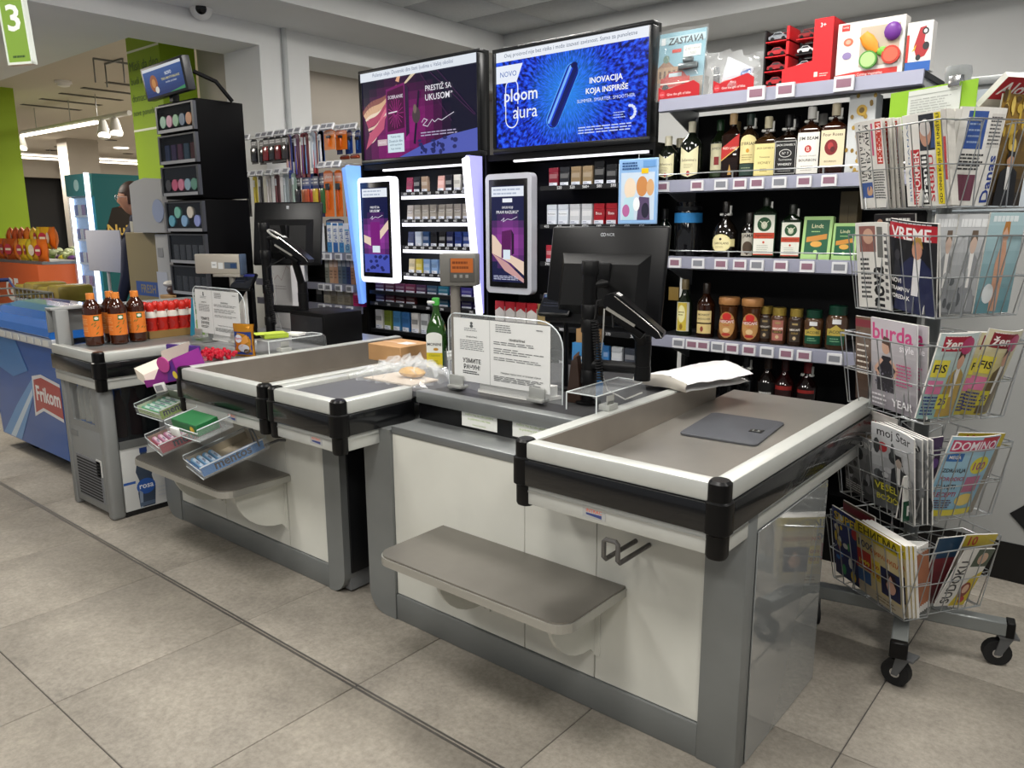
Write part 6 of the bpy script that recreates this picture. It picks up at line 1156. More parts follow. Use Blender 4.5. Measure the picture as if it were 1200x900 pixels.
mag('L', 4, .06, .205, .29, 'puzzle magazine with a dark haired woman and yellow title', pyramid, .24, -.01, .08)
for k in range(3): mag('L', 4, .065+.004*k, .2, .285, 'thick puzzle magazine, %s behind the dark haired woman' % ORD[k], pyramid, .24, .008+.013*k, .08, group='puzzle magazines behind', T_=.01)
mag('L', 4, -.11, .16, .29, 'navy puzzle magazine with bright dots', puzzle, .24, .006, .1)
mag('L', 4, -.10, .16, .30, 'brown edged puzzle magazine behind the navy one', brown, .16, .035, .05)
# right face
for k in range(6): mag('R', 0, -.03-.01*k, .17-.004*k, .285-.004*k, 'folded grey newspaper with a blue vertical title, %s of its stack' % ('foremost' if k == 0 else ORD[k]), danas, .12, .010*k, -.02*(k % 3), name='newspaper', cat='newspaper', col='#c6c3ba', rough=.8, curve=.03, T_=.009, group='blue titled newspapers', coat=0)
mag('R', 0, .10, .14, .33, 'dark gold magazine beside the blue titled newspapers', gold, .08, .02)
mag('R', 0, .10, .2, .12, 'red tabloid lying across the rack top', alo, .9, .05, 0, dz=.30, name='newspaper', cat='newspaper', T_=.02, rough=.8, coat=0)
mag('R', 1, -.10, .1, .31, 'white spined fashion magazine with a grey standing figure', fash, .06, .02, 0, yrot=-.25); mag('R', 1, -.02, .13, .31, 'second grey fashion magazine with a white spine', fash, .08, .01, 0, yrot=-.1)
mag('R', 1, .085, .14, .315, 'magazine with a bather on a blue green cover in clear film', beach, .08, .0, 0)
mag('R', 2, -.085, .15, .29, 'womens weekly with a red masthead and yellow box', zena('#8fb2ae', '#a8283c', '#b89a4a'), .22, .0, .02, curve=.01); mag('R', 2, -.06, .15, .285, 'second copy behind the womens weekly with yellow box', zena('#8fb2ae', '#a8283c', '#b89a4a'), .18, .02)
mag('R', 2, .075, .14, .295, 'womens weekly with a red masthead on a yellow cover', zena('#b8a83a', '#8a2430', '#6a5a3a'), .26, .0, .08, curve=.02); 
for k in range(3): mag('R', 2, .06-.012*k, .14, .285, 'yellow weekly, %s behind the yellow cover' % ORD[k], zena('#c2b23a', '#8a2430', '#6a5a3a'), .22, .014*(k+1), .06, group='yellow weeklies behind')
mag('R', 3, .0, .2, .30, 'pale blue family magazine with a red title and yellow burst', domino, .26, .0, .06, curve=.01)
mag('R', 3, .03, .2, .30, 'pale magazine sticking out behind the pale blue one', red8, .22, .018, .1)
mag('R', 3, -.11, .13, .28, 'dark purple magazine behind the pale blue one', lambda p: (wash(p, '#1c1a22', '#4a3a5a'), blobs(p, ['#6a4a8a', '#3a5a3a'], 8, 0, 0, 1, 1, .15)), .14, .03, -.04)
mag('R', 3, -.15, .06, .16, 'small white leaflet with a green letter in the rack', lambda p: p.rect(0, 0, 1, 1, '#dcdcd6').rect(0, .0, 1, .45, '#1f4a34').text('R', .25, .05, .75, .4, '#e6e8e2', .03), .05, .0, -.1, name='leaflet', cat='leaflet')
for k in range(6): mag('R', 4, -.125+.014*k, .09, .255, 'white spined magazine, %s of the row beside the sudoku' % ORD[k], lambda p: p.rect(0, 0, 1, 1, '#dcdad6').rect(.3, .1, 1, .9, '#a86a4a'), .2, .004+.006*k, -.12, yrot=-.7, group='white spined magazines', T_=.006, col='#e4e3e0')
mag('R', 4, .055, .13, .245, 'sudoku booklet with a yellow corner and vertical title', sudoku, .3, .0, .12)
mag('R', 4, .085, .14, .28, 'olive magazine with a red number behind the sudoku', red8, .24, .02, .1)
mag('R', 4, .01, .13, .27, 'dark red magazine behind the sudoku booklet', lambda p: (wash(p, '#4a1c22', '#7a2a30'), p.rect(0, .7, 1, 1, '#1f3f5a')), .2, .03, .04)
# price list on green card at the top of the rack
t = thing('price_list', 'lime green card with a white price list clipped atop the rack', 'sign', (RC.x-.05, RC.y-.10, 1.815), THL+.15)
obj('card', MB().box(-.15, .15, .002, .004, -.02, .10), mat('#8fbf2c', .5), t); obj('sleeve', MB().box(-.08, .10, -.001, .001, -.02, .095), mat('#d8dcd6', .25), t)
p = Print(.17, .1); p.lines(.06, .1, .94, .8, 9, '#a9aca8', .35).rect(.0, .88, 1, .9, '#9aa09a'); p.obj('list_print', t, front(-.08, -.0016, -.01), .4); obj('clip', MB().bev(.06, .10, -.01, .012, .085, .12, .004), CHROME, t)
# ================================================================== DRINKS COOLER, SWEETS, FREEZER, FAR LANE
CG = mat('#8f9190', .45, .25, .04, 5.); CD = mat('#6f7170', .45, .3, .04, 5.)
t = thing('drinks_cooler', 'grey drinks cooler counter with a vent grille and bottles on top', 'cooler', (0, 0, 0))
x0, x1, y0, y1 = -4.52, -4.03, 1.61, 2.12
obj('body', MB().box(x0+.03, x1-.03, y0+.03, y1, .03, .36).box(x0+.03, x1-.03, y0+.3, y1, .36, .70), mat('#2a2b2d', .5), t)
obj('corner_post', MB().bev(x1-.065, x1, y0, y0+.07, 0, .70, .018, 3), CG, t); obj('corner_post', MB().bev(x0, x0+.045, y0, y0+.07, 0, 1.07, .01), CG, t); obj('corner_post', MB().bev(x1-.05, x1, y1-.05, y1, 0, .70, .01), CG, t)
obj('front_panel', MB().bev(x0+.04, x1-.06, y0+.008, y0+.03, .03, .46, .003), CG, t)
g = obj('vent_grille', MB().box(x0+.09, x1-.10, y0+.004, y0+.009, .07, .30), mat('#84868a', .45, .2), t)
for k in range(13): obj('vent_slot', MB().box(x0+.10, x1-.11, y0+.002, y0+.0045, .08+k*.0165, .088+k*.0165), mat('#1d1e20', .6), g)
obj('rating_plate', MB().box(x0+.06, x0+.14, y0+.004, y0+.008, .40, .43), mat('#7a7c7c', .4), t); obj('notice_sticker', MB().box(x1-.15, x1-.09, y0+.004, y0+.0075, .22, .31), mat('#d8d8d4', .5), t)
w_ = obj('window_frame', MB().box(x0+.045, x1-.065, y0+.008, y0+.02, .46, .49).box(x0+.045, x0+.1, y0+.008, y0+.02, .49, .70).box(x1-.12, x1-.065, y0+.008, y0+.02, .49, .70), CG, t)
obj('window_pane', MB().box(x0+.1, x1-.12, y0+.012, y0+.015, .49, .70), ACRYL, t); obj('frosted_backing', MB().box(x0+.1, x1-.12, y0+.10, y0+.104, .49, .70), mat('#5f615c', .6, 0, .25, 14.), t)
for k in range(3): obj('bottle_in_window', MB().lathe([(.034, 0), (.036, .1), (.033, .13), (.036, .16), (.02, .2)], 12, x0+.145+k*.075, y0+.06, .49), mat('#8f928c', .1, trans=.4, coat=.6), t)
obj('side_glass', MB().box(x1-.014, x1-.01, y0+.07, y1-.05, .40, .70), mat('#16181a', .08, alpha=.55), t); obj('side_panel', MB().box(x1-.016, x1-.006, y0+.07, y1-.05, .03, .37), mat('#d3d4d2', .45), t); obj('side_rail', MB().box(x1-.02, x1-.002, y0+.07, y1-.05, .37, .41), CD, t); obj('kick_plate', MB().box(x1-.03, x1-.012, y0+.07, y1-.05, 0, .03), mat('#1c1d1e', .5), t)
for k, (y, c) in enumerate(((1.73, '#5a1c24'), (1.81, '#6a2228'), (1.89, '#173a3c'), (1.97, '#1c4a4a'))): obj('drink_inside', MB().lathe([(.03, 0), (.032, .16), (.014, .22), (.014, .25)], 12, x1-.08, y, .42), mat(c, .2), t)
p = Print(.25, .33)
p.rect(0, .42, .25, .46, '#2f5aa8').poly([(.3, .0), (.62, .0), (.66, .3), (.6, .5), (.66, .66), (.58, .82), (.54, .86), (.54, .97), (.4, .97), (.4, .86), (.32, .78), (.27, .6), (.33, .45), (.28, .25)], '#3a4658').rect(.39, .9, .55, .98, '#1f3a78').ell(.46, .34, .2, .13, '#2f5aa8').text('rosa', .32, .28, .62, .4, '#e6eaf2', .02).poly([(.3, .0), (.36, .0), (.38, .24), (.31, .3)], '#8a98ac').rect(.3, .02, .62, .08, '#55657c').lines(.7, .1, .95, .3, 3, '#c9cdd2')
p.obj('bottle_print', t, face((x1-.0055, y0+.07, .035), (0, 1, 0), (0, 0, 1)), .45)
frame_profile(t, -4.575, -3.985, 1.59, 2.085, 'fr', .89, ('fr',), (-4.53, -4.03, 1.63, 2.42), .872, mat('#8f9190', .4, .5, .05))
obj('rear_guard', MB().bev(-4.575, -4.56, 1.60, 2.42, .945, 1.07, .003).bev(-4.575, -4.56, 1.66, 1.72, .86, .945, .002), CG, t); obj('guard_top', MB().bev(-4.58, -4.50, 1.60, 2.42, 1.066, 1.078, .003), mat('#a6a8a8', .4, .3), t)
# iced tea bottles
def tea(p):
    p.rect(0, 0, 1, 1, '#e07a2c').rect(.62, .72, .8, .95, '#2f6a34').ell(.71, .84, .07, .07, '#e6e6d8')
    for k in range(7): a = random.uniform(.5, .85); b = random.uniform(.08, .6); p.poly([(a, b), (a+.05, b+.05), (a+.09, b+.13), (a+.03, b+.08)], '#4a6a2a')
    p.lines(.15, .55, .45, .85, 4, '#f2b87a', .4).lines(.15, .2, .45, .45, 3, '#f2b87a', .4).rect(.08, .05, .2, .15, '#e6e4dc')
for k, (x, y) in enumerate(((-4.40, 1.765), (-4.46, 1.89), (-4.355, 1.875), (-4.37, 1.985))):
    b = thing('iced_tea_bottle', 'amber drink bottle with orange label, %s' % ('beside the corner of the cooler top', 'between the other three', 'foremost in front of the middle one', 'beside the red bottles')[k], 'bottle', (x, y, .873), random.uniform(-.3, .5), 'orange labelled bottles on the cooler')
    r = .046; obj('body', MB().lathe([(r*.85, 0), (r, .008), (r*.96, .03), (r, .045), (r, .17), (r*1.02, .19), (r*.9, .215), (r*.55, .238), (.018, .248), (.017, .255)], 18), mat('#3a1606', .06, coat=.7), b)
    obj('cap', MB().lathe([(.021, .252), (.021, .278), (.019, .28)], 16), mat('#e88a3a', .45), b); pr = Print(r*3.4, .115); tea(pr); pr.obj('label_print', b, bend=wrap(r*1.005, -PI/2-1.25, .052), rough=.4)
    obj('neck_ring', MB().lathe([(.02, .246), (.022, .249), (.02, .252)], 14), mat('#d87a2c', .4), b)
# strawberry drinks in a brown tray
t = thing('bottle_tray', 'brown cardboard tray under the red strawberry bottles', 'tray', (-4.47, 2.06, .873), PI/2); obj('base', MB().box(-.0, .33, -.075, .075, 0, .004), mat('#7a6238', .6), t); obj('front_wall', MB().box(-.0, .33, -.078, -.075, 0, .042).box(.327, .33, -.075, .075, 0, .042).box(0, .003, -.075, .075, 0, .042), mat('#86693a', .6), t)
for i in range(5):
    for j in range(2):
        x = -4.435-j*.07; y = 2.095+i*.064
        b = thing('strawberry_bottle', 'red and white strawberry drink bottle, %s in the %s row of the brown tray' % (ORD[i], ('near', 'rear')[j]), 'bottle', (x, y, .8775), 0, 'strawberry bottles in the tray'); r = .033
        obj('body', MB().lathe([(r*.9, 0), (r, .01), (r, .06), (r*.88, .075), (r, .09), (r, .12), (r*.75, .145), (r*.5, .155)], 14), mat('#b3241c', .25), b); obj('band', MB().lathe([(r*1.01, .112), (r*1.005, .125), (r*.78, .146)], 14), mat('#d8d2c8', .35), b)
        obj('cap', MB().lathe([(r*.62, .15), (r*.75, .16), (r*.78, .18), (r*.5, .195), (.001, .2)], 14), mat('#cf2a20', .35), b)
        pr = Print(r*2.4, .09); pr.ell(.5, .62, .38, .3, '#a01c16').ell(.42, .66, .06, .05, '#d8573c').ell(.12, .55, .1, .14, '#e6dcc8').rect(.1, .05, .9, .3, '#c2381e').lines(.2, .1, .8, .25, 2, '#e09a5a', .4); pr.obj('label_print', b, bend=wrap(r*1.01, -PI/2-.6, .015), rough=.35)
# chewy sweets: lollipop box and bags beside the left table
def tray(label, x, y, z, w_, d, tilt, rz=0.):
    t = thing('sweets_tray', label, 'tray', (x, y, z), 0, None, (tilt, 0, rz))
    obj('floor', MB().box(-w_/2, w_/2, 0, d, 0, .0025), ACRYL, t)
    for nm, a in (('front_wall', (-w_/2, w_/2, -.003, 0, 0, .035)), ('side_wall', (-w_/2-.003, -w_/2, 0, d, 0, .05)), ('side_wall', (w_/2, w_/2+.003, 0, d, 0, .05)), ('back_wall', (-w_/2, w_/2, d, d+.003, 0, .06))): obj(nm, MB().box(*a), ACRYL, t)
    obj('rim', MB().tube([(-w_/2, d, .06), (-w_/2, d, .05), (-w_/2, 0, .05), (-w_/2, -.0015, .035), (w_/2, -.0015, .035), (w_/2, 0, .05), (w_/2, d, .05), (w_/2, d, .06)], .0022, 5).tube([(-w_/2, -.0015, 0), (w_/2, -.0015, 0)], .0022, 5), mat('#d2dadb', .15), t)
    return t
def on(tr, m=None): return tr.matrix_basis.copy()
def rolls_box(label, tr, w_, d, c, c2, rollc, nroll, name='sweets_box', open_=True):
    b = thing(name, label, 'sweets box', (0, 0, 0)); b.matrix_world = tr.matrix_basis @ Matrix.Translation((0, .006, .0032))
    obj('tray_card', MB().box(-w_/2, w_/2, 0, d, 0, .002).box(-w_/2, w_/2, d-.002, d, .002, .05).box(-w_/2, -w_/2+.002, 0, d-.002, .002, .035), mat(c2, .5), b)
    obj('front_card', MB().box(w_/2-.002, w_/2, 0, d-.002, .002, .048).box(-w_/2+.002, w_/2-.002, 0, .002, .002, .03), mat(c, .4), b)
    p = Print(d-.01, .045); p.rect(0, 0, 1, 1, c).text('mentos', .06, .12, .94, .9, '#16182c', .03).rect(.0, .92, 1, 1, mixc(c, '#ffffff', .5)); p.obj('side_lettering', b, face((w_/2+.0006, .004, .003), (0, 1, 0), (0, 0, 1)), .4)
    p = Print(w_, .028); p.rect(0, 0, 1, 1, mixc(c, '#ffffff', .3)).lines(.05, .2, .95, .8, 2, mixc(c, '#000000', .4), .5); p.obj('front_lettering', b, front(-w_/2, -.0006, .002), .4)
    for k in range(nroll):
        r = thing('sweets_roll', '%s, %s in its box' % (rollc[1], ORD[k]), 'sweets roll', (0, 0, 0), 0, rollc[1]+'s'); r.matrix_world = tr.matrix_basis @ Matrix.Translation((-.008, .028+k*.026, .018))
        L_ = w_-.03; obj('wrapper', MB().cyl((-L_/2, 0, 0), (L_/2, 0, 0), .0115, 12), mat(rollc[0], .35), r); obj('twist_end', MB().cyl((L_/2, 0, 0), (L_/2+.006, 0, 0), .0115, 12, .004).cyl((-L_/2-.006, 0, 0), (-L_/2, 0, 0), .004, 12, .0115), mat('#d8dadc', .3, .5), r)
        p = Print(L_*.7, .012); p.rect(0, 0, 1, 1, mixc(rollc[0], '#ffffff', .5)).text('mentos', .1, .1, .9, .9, '#23306a', .02); p.obj('wrapper_print', r, face((-L_*.35, -.006, .0105), (1, 0, 0), (0, .8, .6)), .35)
t1 = tray('clear sweets tray with a green box, nearest the cooler', -3.49, 1.60, .645, .24, .17, math.radians(14)); rolls_box('open green sweets box in the clear tray by the cooler', t1, .22, .16, '#8fb23c', '#c9d2b8', ('#5aa88a', 'mint green sweets roll'), 5)
t2 = tray('clear sweets tray with a dark green box below the table rim', -2.99, 1.50, .662, .26, .15, math.radians(12))
b = thing('green_sweets_box', 'closed dark green sweets box with a yellow flower', 'sweets box', (0, 0, 0)); b.matrix_world = t2.matrix_basis @ Matrix.Translation((-.015, .02, .0032)); obj('carton', MB().bev(-.10, .10, 0, .10, 0, .05, .002, 1), mat('#1f6a3a', .4), b)
p = Print(.2, .05)
for k in range(8): a = 2*PI*k/8; p.ell(.82+.05*math.cos(a), .5+.2*math.sin(a), .035, .14, '#d8b42a', 8)
p.ell(.82, .5, .05, .2, '#e0c23a').text('Chupa', .79, .45, .85, .55, '#a02a2a'); p.obj('front_print', b, front(-.1, -.0007, 0), .4)
t3 = tray('clear sweets tray with a red and pink box over the bag shelf', -3.345, 1.545, .53, .23, .29, math.radians(16), math.radians(-12)); rolls_box('open red sweets box with pink rolls in the lower clear tray', t3, .21, .27, '#a82a3c', '#9a8878', ('#c98aa8', 'pink sweets roll'), 5)
t4 = tray('clear sweets tray with a blue box over the bag shelf', -2.99, 1.535, .50, .23, .29, math.radians(16), math.radians(-12)); rolls_box('open blue sweets box in the lower clear tray', t4, .21, .27, '#3a78b8', '#b0a48f', ('#7fb2d8', 'pale blue sweets roll'), 4)
obj('holding_bar', MB().tube([(.1, .22, .02), (.1, .34, .01), (.1, .4, -.02)], .006, 6).tube([(.07, .25, .03), (.07, .25, .1), (.1, .25, .11), (.12, .25, .09), (.12, .25, .03)], .004, 6), mat('#6f7172', .4, .6), t4)
obj('tray_tag', MB().bev(-.06, .0, -.02, -.008, .005, .04, .002), WPLAST, t2)
# lollipop box
bx = thing('lollipop_box', 'open purple and white lollipop box with a pink disc', 'sweets box', (-3.43, 1.64, .80), 0, None, (math.radians(10), math.radians(-14), math.radians(14)))
obj('bin', MB().box(-.10, .13, .0, .16, 0, .003).prism([(-.10, 0), (.13, 0), (.13, .10), (.02, .07), (-.03, .03), (-.10, .035)], 0, .003, 'y').box(.127, .13, .003, .16, .003, .10), mat('#8a2a86', .45), bx)
obj('back_flap', MB().prism([(-.14, .02), (.02, .03), (.10, .14), (-.10, .13)], .15, .153, 'y').prism([(-.1, .003), (-.1, .06), (-.14, .10), (-.145, .05)], .01, .15, 'y'), mat('#dcd2c4', .6), bx)
d_ = obj('disc', MB().cyl((.07, -.008, .085), (.07, -.003, .085), .036, 24), mat('#c04a94', .45), bx); obj('price_tag_holder', MB().bev(-.02, .05, -.03, -.018, -.03, .012, .004), WPLAST, bx)
p = Print(.11, .09); p.poly([(.3, 0), (1, 0), (1, 1), (.6, .7)], '#5a2a8a').ell(.85, .25, .12, .2, '#e0c83a'); p.obj('front_print', bx, front(.015, -.0007, .005), .45)
obj('tag_readout', MB().box(-.008, .038, -.0315, -.0305, -.022, .004), mat('#8a8c90', .3), bx)
b = thing('purple_sweets_bag', 'purple packet with a yellow flower behind the lollipop box', 'sweets packet', (-3.53, 1.80, .876), .3); obj('packet', MB().bev(-.10, .10, 0, .02, 0, .075, .006), mat('#4a2a7a', .3), b)
p = Print(.2, .07)
for k in range(8): a = 2*PI*k/8; p.ell(.5+.07*math.cos(a), .5+.22*math.sin(a), .05, .15, '#e0bc2a', 8)
p.ell(.5, .5, .07, .22, '#e6cc3a'); p.obj('front_print', b, front(-.1, -.0007, 0), .3)
bs = MB(); random.seed(5)
b = thing('candy_tub', 'shallow clear tub of small red candies by the left table rail', 'sweets', (-3.45, 1.90, .876), .2); obj('tub', MB().box(-.09, .09, -.10, .10, 0, .003).box(-.093, -.09, -.10, .10, 0, .035).box(-.09, .09, -.103, -.10, 0, .035), ACRYL, b)
for k in range(150): bs.ball((random.uniform(-.08, .08), random.uniform(-.09, .09), .008+random.random()*.035), .0095, 6, 4)
c = obj('red_candies', bs, mat('#c01f34', .25, coat=.5), b); c['kind'] = 'stuff'
b = thing('snack_packet', 'shiny dark blue and gold snack packet beside the left notice stand', 'snack packet', (-3.40, 2.05, .877), .35)
obj('bag', MB().grid(lambda u, v: ((u-.5)*.12*(1-.08*math.sin(PI*v)), -.022*math.sin(PI*u)**.7*math.sin(PI*v)**.6+.0015*math.sin(20*v+9*u), .16*v), 10, 12).grid(lambda u, v: ((.5-u)*.12*(1-.08*math.sin(PI*v)), .006+.018*math.sin(PI*u)**.7*math.sin(PI*v)**.6, .16*v), 8, 8), mat('#c98a2a', .2, .5), b)
p = Print(.1, .13); p.rect(0, 0, 1, .85, '#223a78').ell(.35, .6, .22, .15, '#cfd8e4').poly([(.5, .3), (.9, .5), (.8, .75), (.5, .6)], '#c98a3a').ell(.6, .25, .3, .15, '#b8bec6').text('7DAYS', .15, .55, .55, .65, '#b02a2a', .02).ell(.75, .12, .15, .1, '#55402a')
p.obj('bag_print', b, bend=lambda x, y, z: (x-.05, -.0235*max(0, math.sin(PI*(.083+x/.12*1)))**.7*max(0, math.sin(PI*(y+.015)/.16))**.6-.0012-z, y+.012), rough=.25)
# ---- blue chest freezer
fz = thing('chest_freezer', 'blue ice cream chest freezer with a red logo and curved lid', 'freezer', (0, 0, 0)); FZ = mat('#1f5cae', .3, 0, .12, 1.2, coat=.3)
obj('body', MB().prism([(-6.15, .09), (-5.02, .09), (-5.02, .80), (-6.22, .80)], 1.79, 2.42, 'y'), FZ, fz)
obj('lid', MB().prism([(1.78, .84)]+[(2.12+.36*math.cos(PI-PI*k/10), .86+.14*math.sin(PI*k/10)) for k in range(11)]+[(2.44, .84)], -6.2, -5.03, 'x'), mat('#2f6fc4', .08, coat=.6), fz)
obj('price_rail', MB().bev(-6.22, -5.01, 1.765, 1.80, .79, .845, .006), mat('#c9ccd2', .4, .2), fz); obj('lid_lock', MB().bev(-5.2, -5.14, 1.80, 1.84, .88, .92, .006), mat('#c2c6cc', .3, .5), fz)
for k in range(9): obj('price_label', MB().box(-6.1+k*.12, -6.02+k*.12, 1.762, 1.7652, .80, .835), mat('#e2e2dc', .5), fz)
for x in (-5.85, -5.15):
    obj('caster', MB().cyl((x-.02, 1.9, .045), (x+.02, 1.9, .045), .045, 14).box(x-.03, x+.03, 1.87, 1.93, .07, .095), RUBBER, fz)
p = Print(1.1, .70)
p.poly([(.0, .0), (.3, .0), (.62, .55), (.62, .68), (.3, .35)], '#5a9ad8').poly([(.12, .0), (.2, .0), (.58, .5), (.58, .56)], '#c9def0').poly([(0, .7), (.3, .62), (.55, .72), (.4, 1), (0, 1)], '#3f86cc').poly([(.58, .3), (.72, .38), (1, .34), (1, .68), (.74, .72), (.6, .68)], '#e6e6ea').poly([(.6, .34), (.72, .41), (1, .37), (1, .65), (.74, .69), (.62, .65)], '#b3262c').text('Frikom', .64, .44, .98, .63, '#f4f0f0', .03)
p.obj('front_decal', fz, front(-6.13, 1.7885, .095), .3, 0, .3)
# ---- black vending tower with a screen on top
TOW = mat('#050506', .55, spec=.06)
vt = thing('vape_tower', 'tall black display tower with lit windows of pods and a screen on top', 'display cabinet', (-4.56, 2.42, 0), math.radians(0))
w_ = .22
obj('lower_body', MB().bev(-w_, w_, .012, .30, 0, 1.655, .004), TOW, vt); obj('upper_body', MB().bev(-w_-.012, w_-.012, .012, .31, 1.662, 2.215, .004), TOW, vt)
for k, (z0, z1) in enumerate(((2.045, 2.20), (1.865, 2.03), (1.68, 1.85), (1.47, 1.645), (1.28, 1.455), (1.09, 1.265))):
    ox = -.012 if k < 3 else .0
    f_ = obj('window_frame', MB().box(-w_+ox, -w_+ox+.02, -.008, .012, z0, z1).box(w_+ox-.02, w_+ox, -.008, .012, z0, z1).box(-w_+ox+.02, w_+ox-.02, -.008, .012, z0, z0+.018).box(-w_+ox+.02, w_+ox-.02, -.008, .012, z1-.008, z1), mat('#4a4c50', .35, .5), vt)
    obj('window_pane', MB().box(-w_+ox+.02, w_+ox-.02, -.002, .0, z0+.018, z1-.008), mat('#20262e', .06, alpha=.4), f_)
    for j in range(5):
        c = (('#8fc2a8', '#c98fa8', '#7fb28a', '#3a5a78', '#b87a4a'), ('#5a7ac2', '#8a6ab8', '#b86a9a', '#7aa8c9', '#a85a5a'), ('#3a3a40', '#c25a7a', '#c97a94', '#8aa8b8', '#5a8a7a'), ('#6ab2c9', '#7fc2b0', '#8ab2d8', '#d8d0c2', '#8f9ad2'), ('#9aa0a8', '#8f959e', '#9aa0a8', '#8f959e', '#a6abb2'), ('#6a6e74', '#80858c', '#6a6e74', '#80858c', '#6a6e74'))[k][j]
        if k in (0, 2, 3): obj('pod_tub', MB().lathe([(.034, 0), (.034, .018)], 14, mx=Matrix.Translation((-.15+j*.075, .004, z0+.062+(.05 if (j % 2 and k == 3) else 0))) @ Matrix.Rotation(PI/2, 4, 'X') @ Matrix.Translation((0, 0, -.006))), mat(c, .35), vt)
        else: obj('pod_box', MB().bev(-.175+j*.075, -.125+j*.075, .002, .011, z0+.02, z0+.11, .002, 1), mat(c, .4), vt)
    obj('price_strip', MB().box(-w_+ox+.02, w_+ox-.02, -.011, -.008, z0, z0+.018), mat('#9a9ca0', .4), f_)
t = thing('tower_screen', 'small advert screen with a blue picture atop the black tower', 'screen', (-4.60, 2.40, 2.2155), 0)
mx = Matrix.Translation((0, .0, .03)) @ Matrix.Rotation(math.radians(-2), 4, 'Y') @ Matrix.Rotation(math.radians(8), 4, 'X')
obj('housing', MB().bev(-.25, .24, 0, .05, .0, .185, .006, 2, mx), mat('#2a2b2e', .4), t); p = Print(.45, .155); wash(p, '#1a2f6a', '#2f5a9c'); p.rect(0, .9, 1, 1, '#dfe4ea').ell(.24, .45, .1, .3, '#9a5a34').ell(.24, .45, .05, .16, '#c98a4a').ell(.3, .2, .05, .12, '#e0dcd2').text('NOVO', .55, .62, .75, .74, '#e6ecf4', .02).text('TEREA SMOOTH BALANCE', .45, .46, .92, .56, '#d8cf8a', .01).text('savršen spoj ukusa', .5, .32, .88, .42, '#d8e0ea').poly([(.6, .0), (1, .12), (1, 0)], '#3a8a5a'); p.obj('advert', t, mx @ front(-.23, -.0008, .015), .2, .7)
obj('bracket', MB().tube([(.2, .06, .15), (.26, .16, .1), (.27, .25, .0)], .012, 6), BLACKM, t); obj('screen_foot', MB().box(-.02, .02, .02, .06, .0, .04), BLACKM, t)
# lidded cabinet, boxes and blank sign of the next lane
t = thing('grey_cabinet', 'grey till cabinet with a curved top behind the black tower', 'cabinet', (-5.28, 2.56, 0)); obj('lower', MB().bev(.03, .2, 0, .3, 0, 1.45, .006), mat('#a8a8a6', .5), t); obj('upper', MB().prism([(-.22, 1.46), (.22, 1.46), (.22, 1.80), (.0, 1.815), (-.14, 1.80), (-.22, 1.775)], -.02, .3, 'y'), mat('#aeaeac', .5), t); obj('handle_recess', MB().box(.06, .13, -.003, .0, 1.3, 1.36), mat('#8f8f8d', .5), t)
obj('round_sticker', MB().cyl((.16, -.022, 1.60), (.16, -.026, 1.60), .075, 20), mat('#9aa6c2', .4), t); obj('paper_notice', MB().box(.02, .16, -.004, -.001, .95, 1.2), mat('#b9bcc2', .5), t)
t = thing('blank_sign', 'blank white board sign on a thin stand above the freezer', 'sign', (-6.20, 2.62, 0)); obj('board', MB().bev(-.29, .30, 0, .01, 1.165, 1.475, .003), mat('#a9aab4', .5), t); obj('stand', MB().cyl((.0, .02, 0), (.0, .02, 1.2), .012, 8), mat('#c9c9c6', .4), t); obj('foot', MB().lathe([(.14, 0), (.14, .012), (.02, .03)], 16, 0, .02), mat('#55575a', .5), t)
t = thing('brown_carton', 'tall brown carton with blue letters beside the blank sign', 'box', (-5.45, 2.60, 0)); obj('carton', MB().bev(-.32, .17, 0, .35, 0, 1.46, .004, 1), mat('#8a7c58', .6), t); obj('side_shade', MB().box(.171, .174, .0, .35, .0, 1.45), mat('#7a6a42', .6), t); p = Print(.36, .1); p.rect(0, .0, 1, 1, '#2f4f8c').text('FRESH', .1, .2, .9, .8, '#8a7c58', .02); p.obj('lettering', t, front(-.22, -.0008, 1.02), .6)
t = thing('slim_cartons', 'row of slim grey cartons on the brown carton', 'cartons', (-5.66, 2.66, 1.461)); [obj('carton', MB().bev(-.15+k*.06, -.105+k*.06, 0, .1, 0, .075, .002, 1), mat('#b9b6a8', .5), t) for k in range(5)]
t = thing('paper_cup_box', 'tan cardboard box holding dark packets behind the red bottles', 'box', (-4.98, 2.47, 0)); obj('carton', MB().bev(-.09, .09, 0, .16, 0, 1.06, .003, 1), mat('#b8905e', .6), t); obj('packets', MB().ball((-.02, .08, 1.09), .06, 10, 6, 1.1, 1, .7), mat('#3a1c1c', .4), t); obj('white_packet', MB().ball((-.05, .06, 1.13), .045, 10, 6, 1.3, 1, .5), mat('#d8d4cc', .5), t)
t = thing('upright_packet', 'upright green and white packet by the black tower', 'packet', (-4.27, 2.30, .8725), .3); obj('packet', MB().prism([(-.045, 0), (.045, 0), (.03, .24), (-.02, .25)], 0, .012, 'y'), mat('#c9d2c2', .3), t); obj('blue_side', MB().prism([(-.08, 0), (-.046, 0), (-.022, .2), (-.05, .22)], 0, .01, 'y'), mat('#2f8aa8', .4), t)
p = Print(.08, .2); p.poly([(0, 0), (.9, 0), (.6, .5), (.1, .4)], '#7fae3a').rect(.2, .6, .7, .75, '#3a8a4a').lines(.2, .8, .8, .95, 2, '#5a8a5a'); p.obj('front_print', t, front(-.04, -.0008, .01), .35)
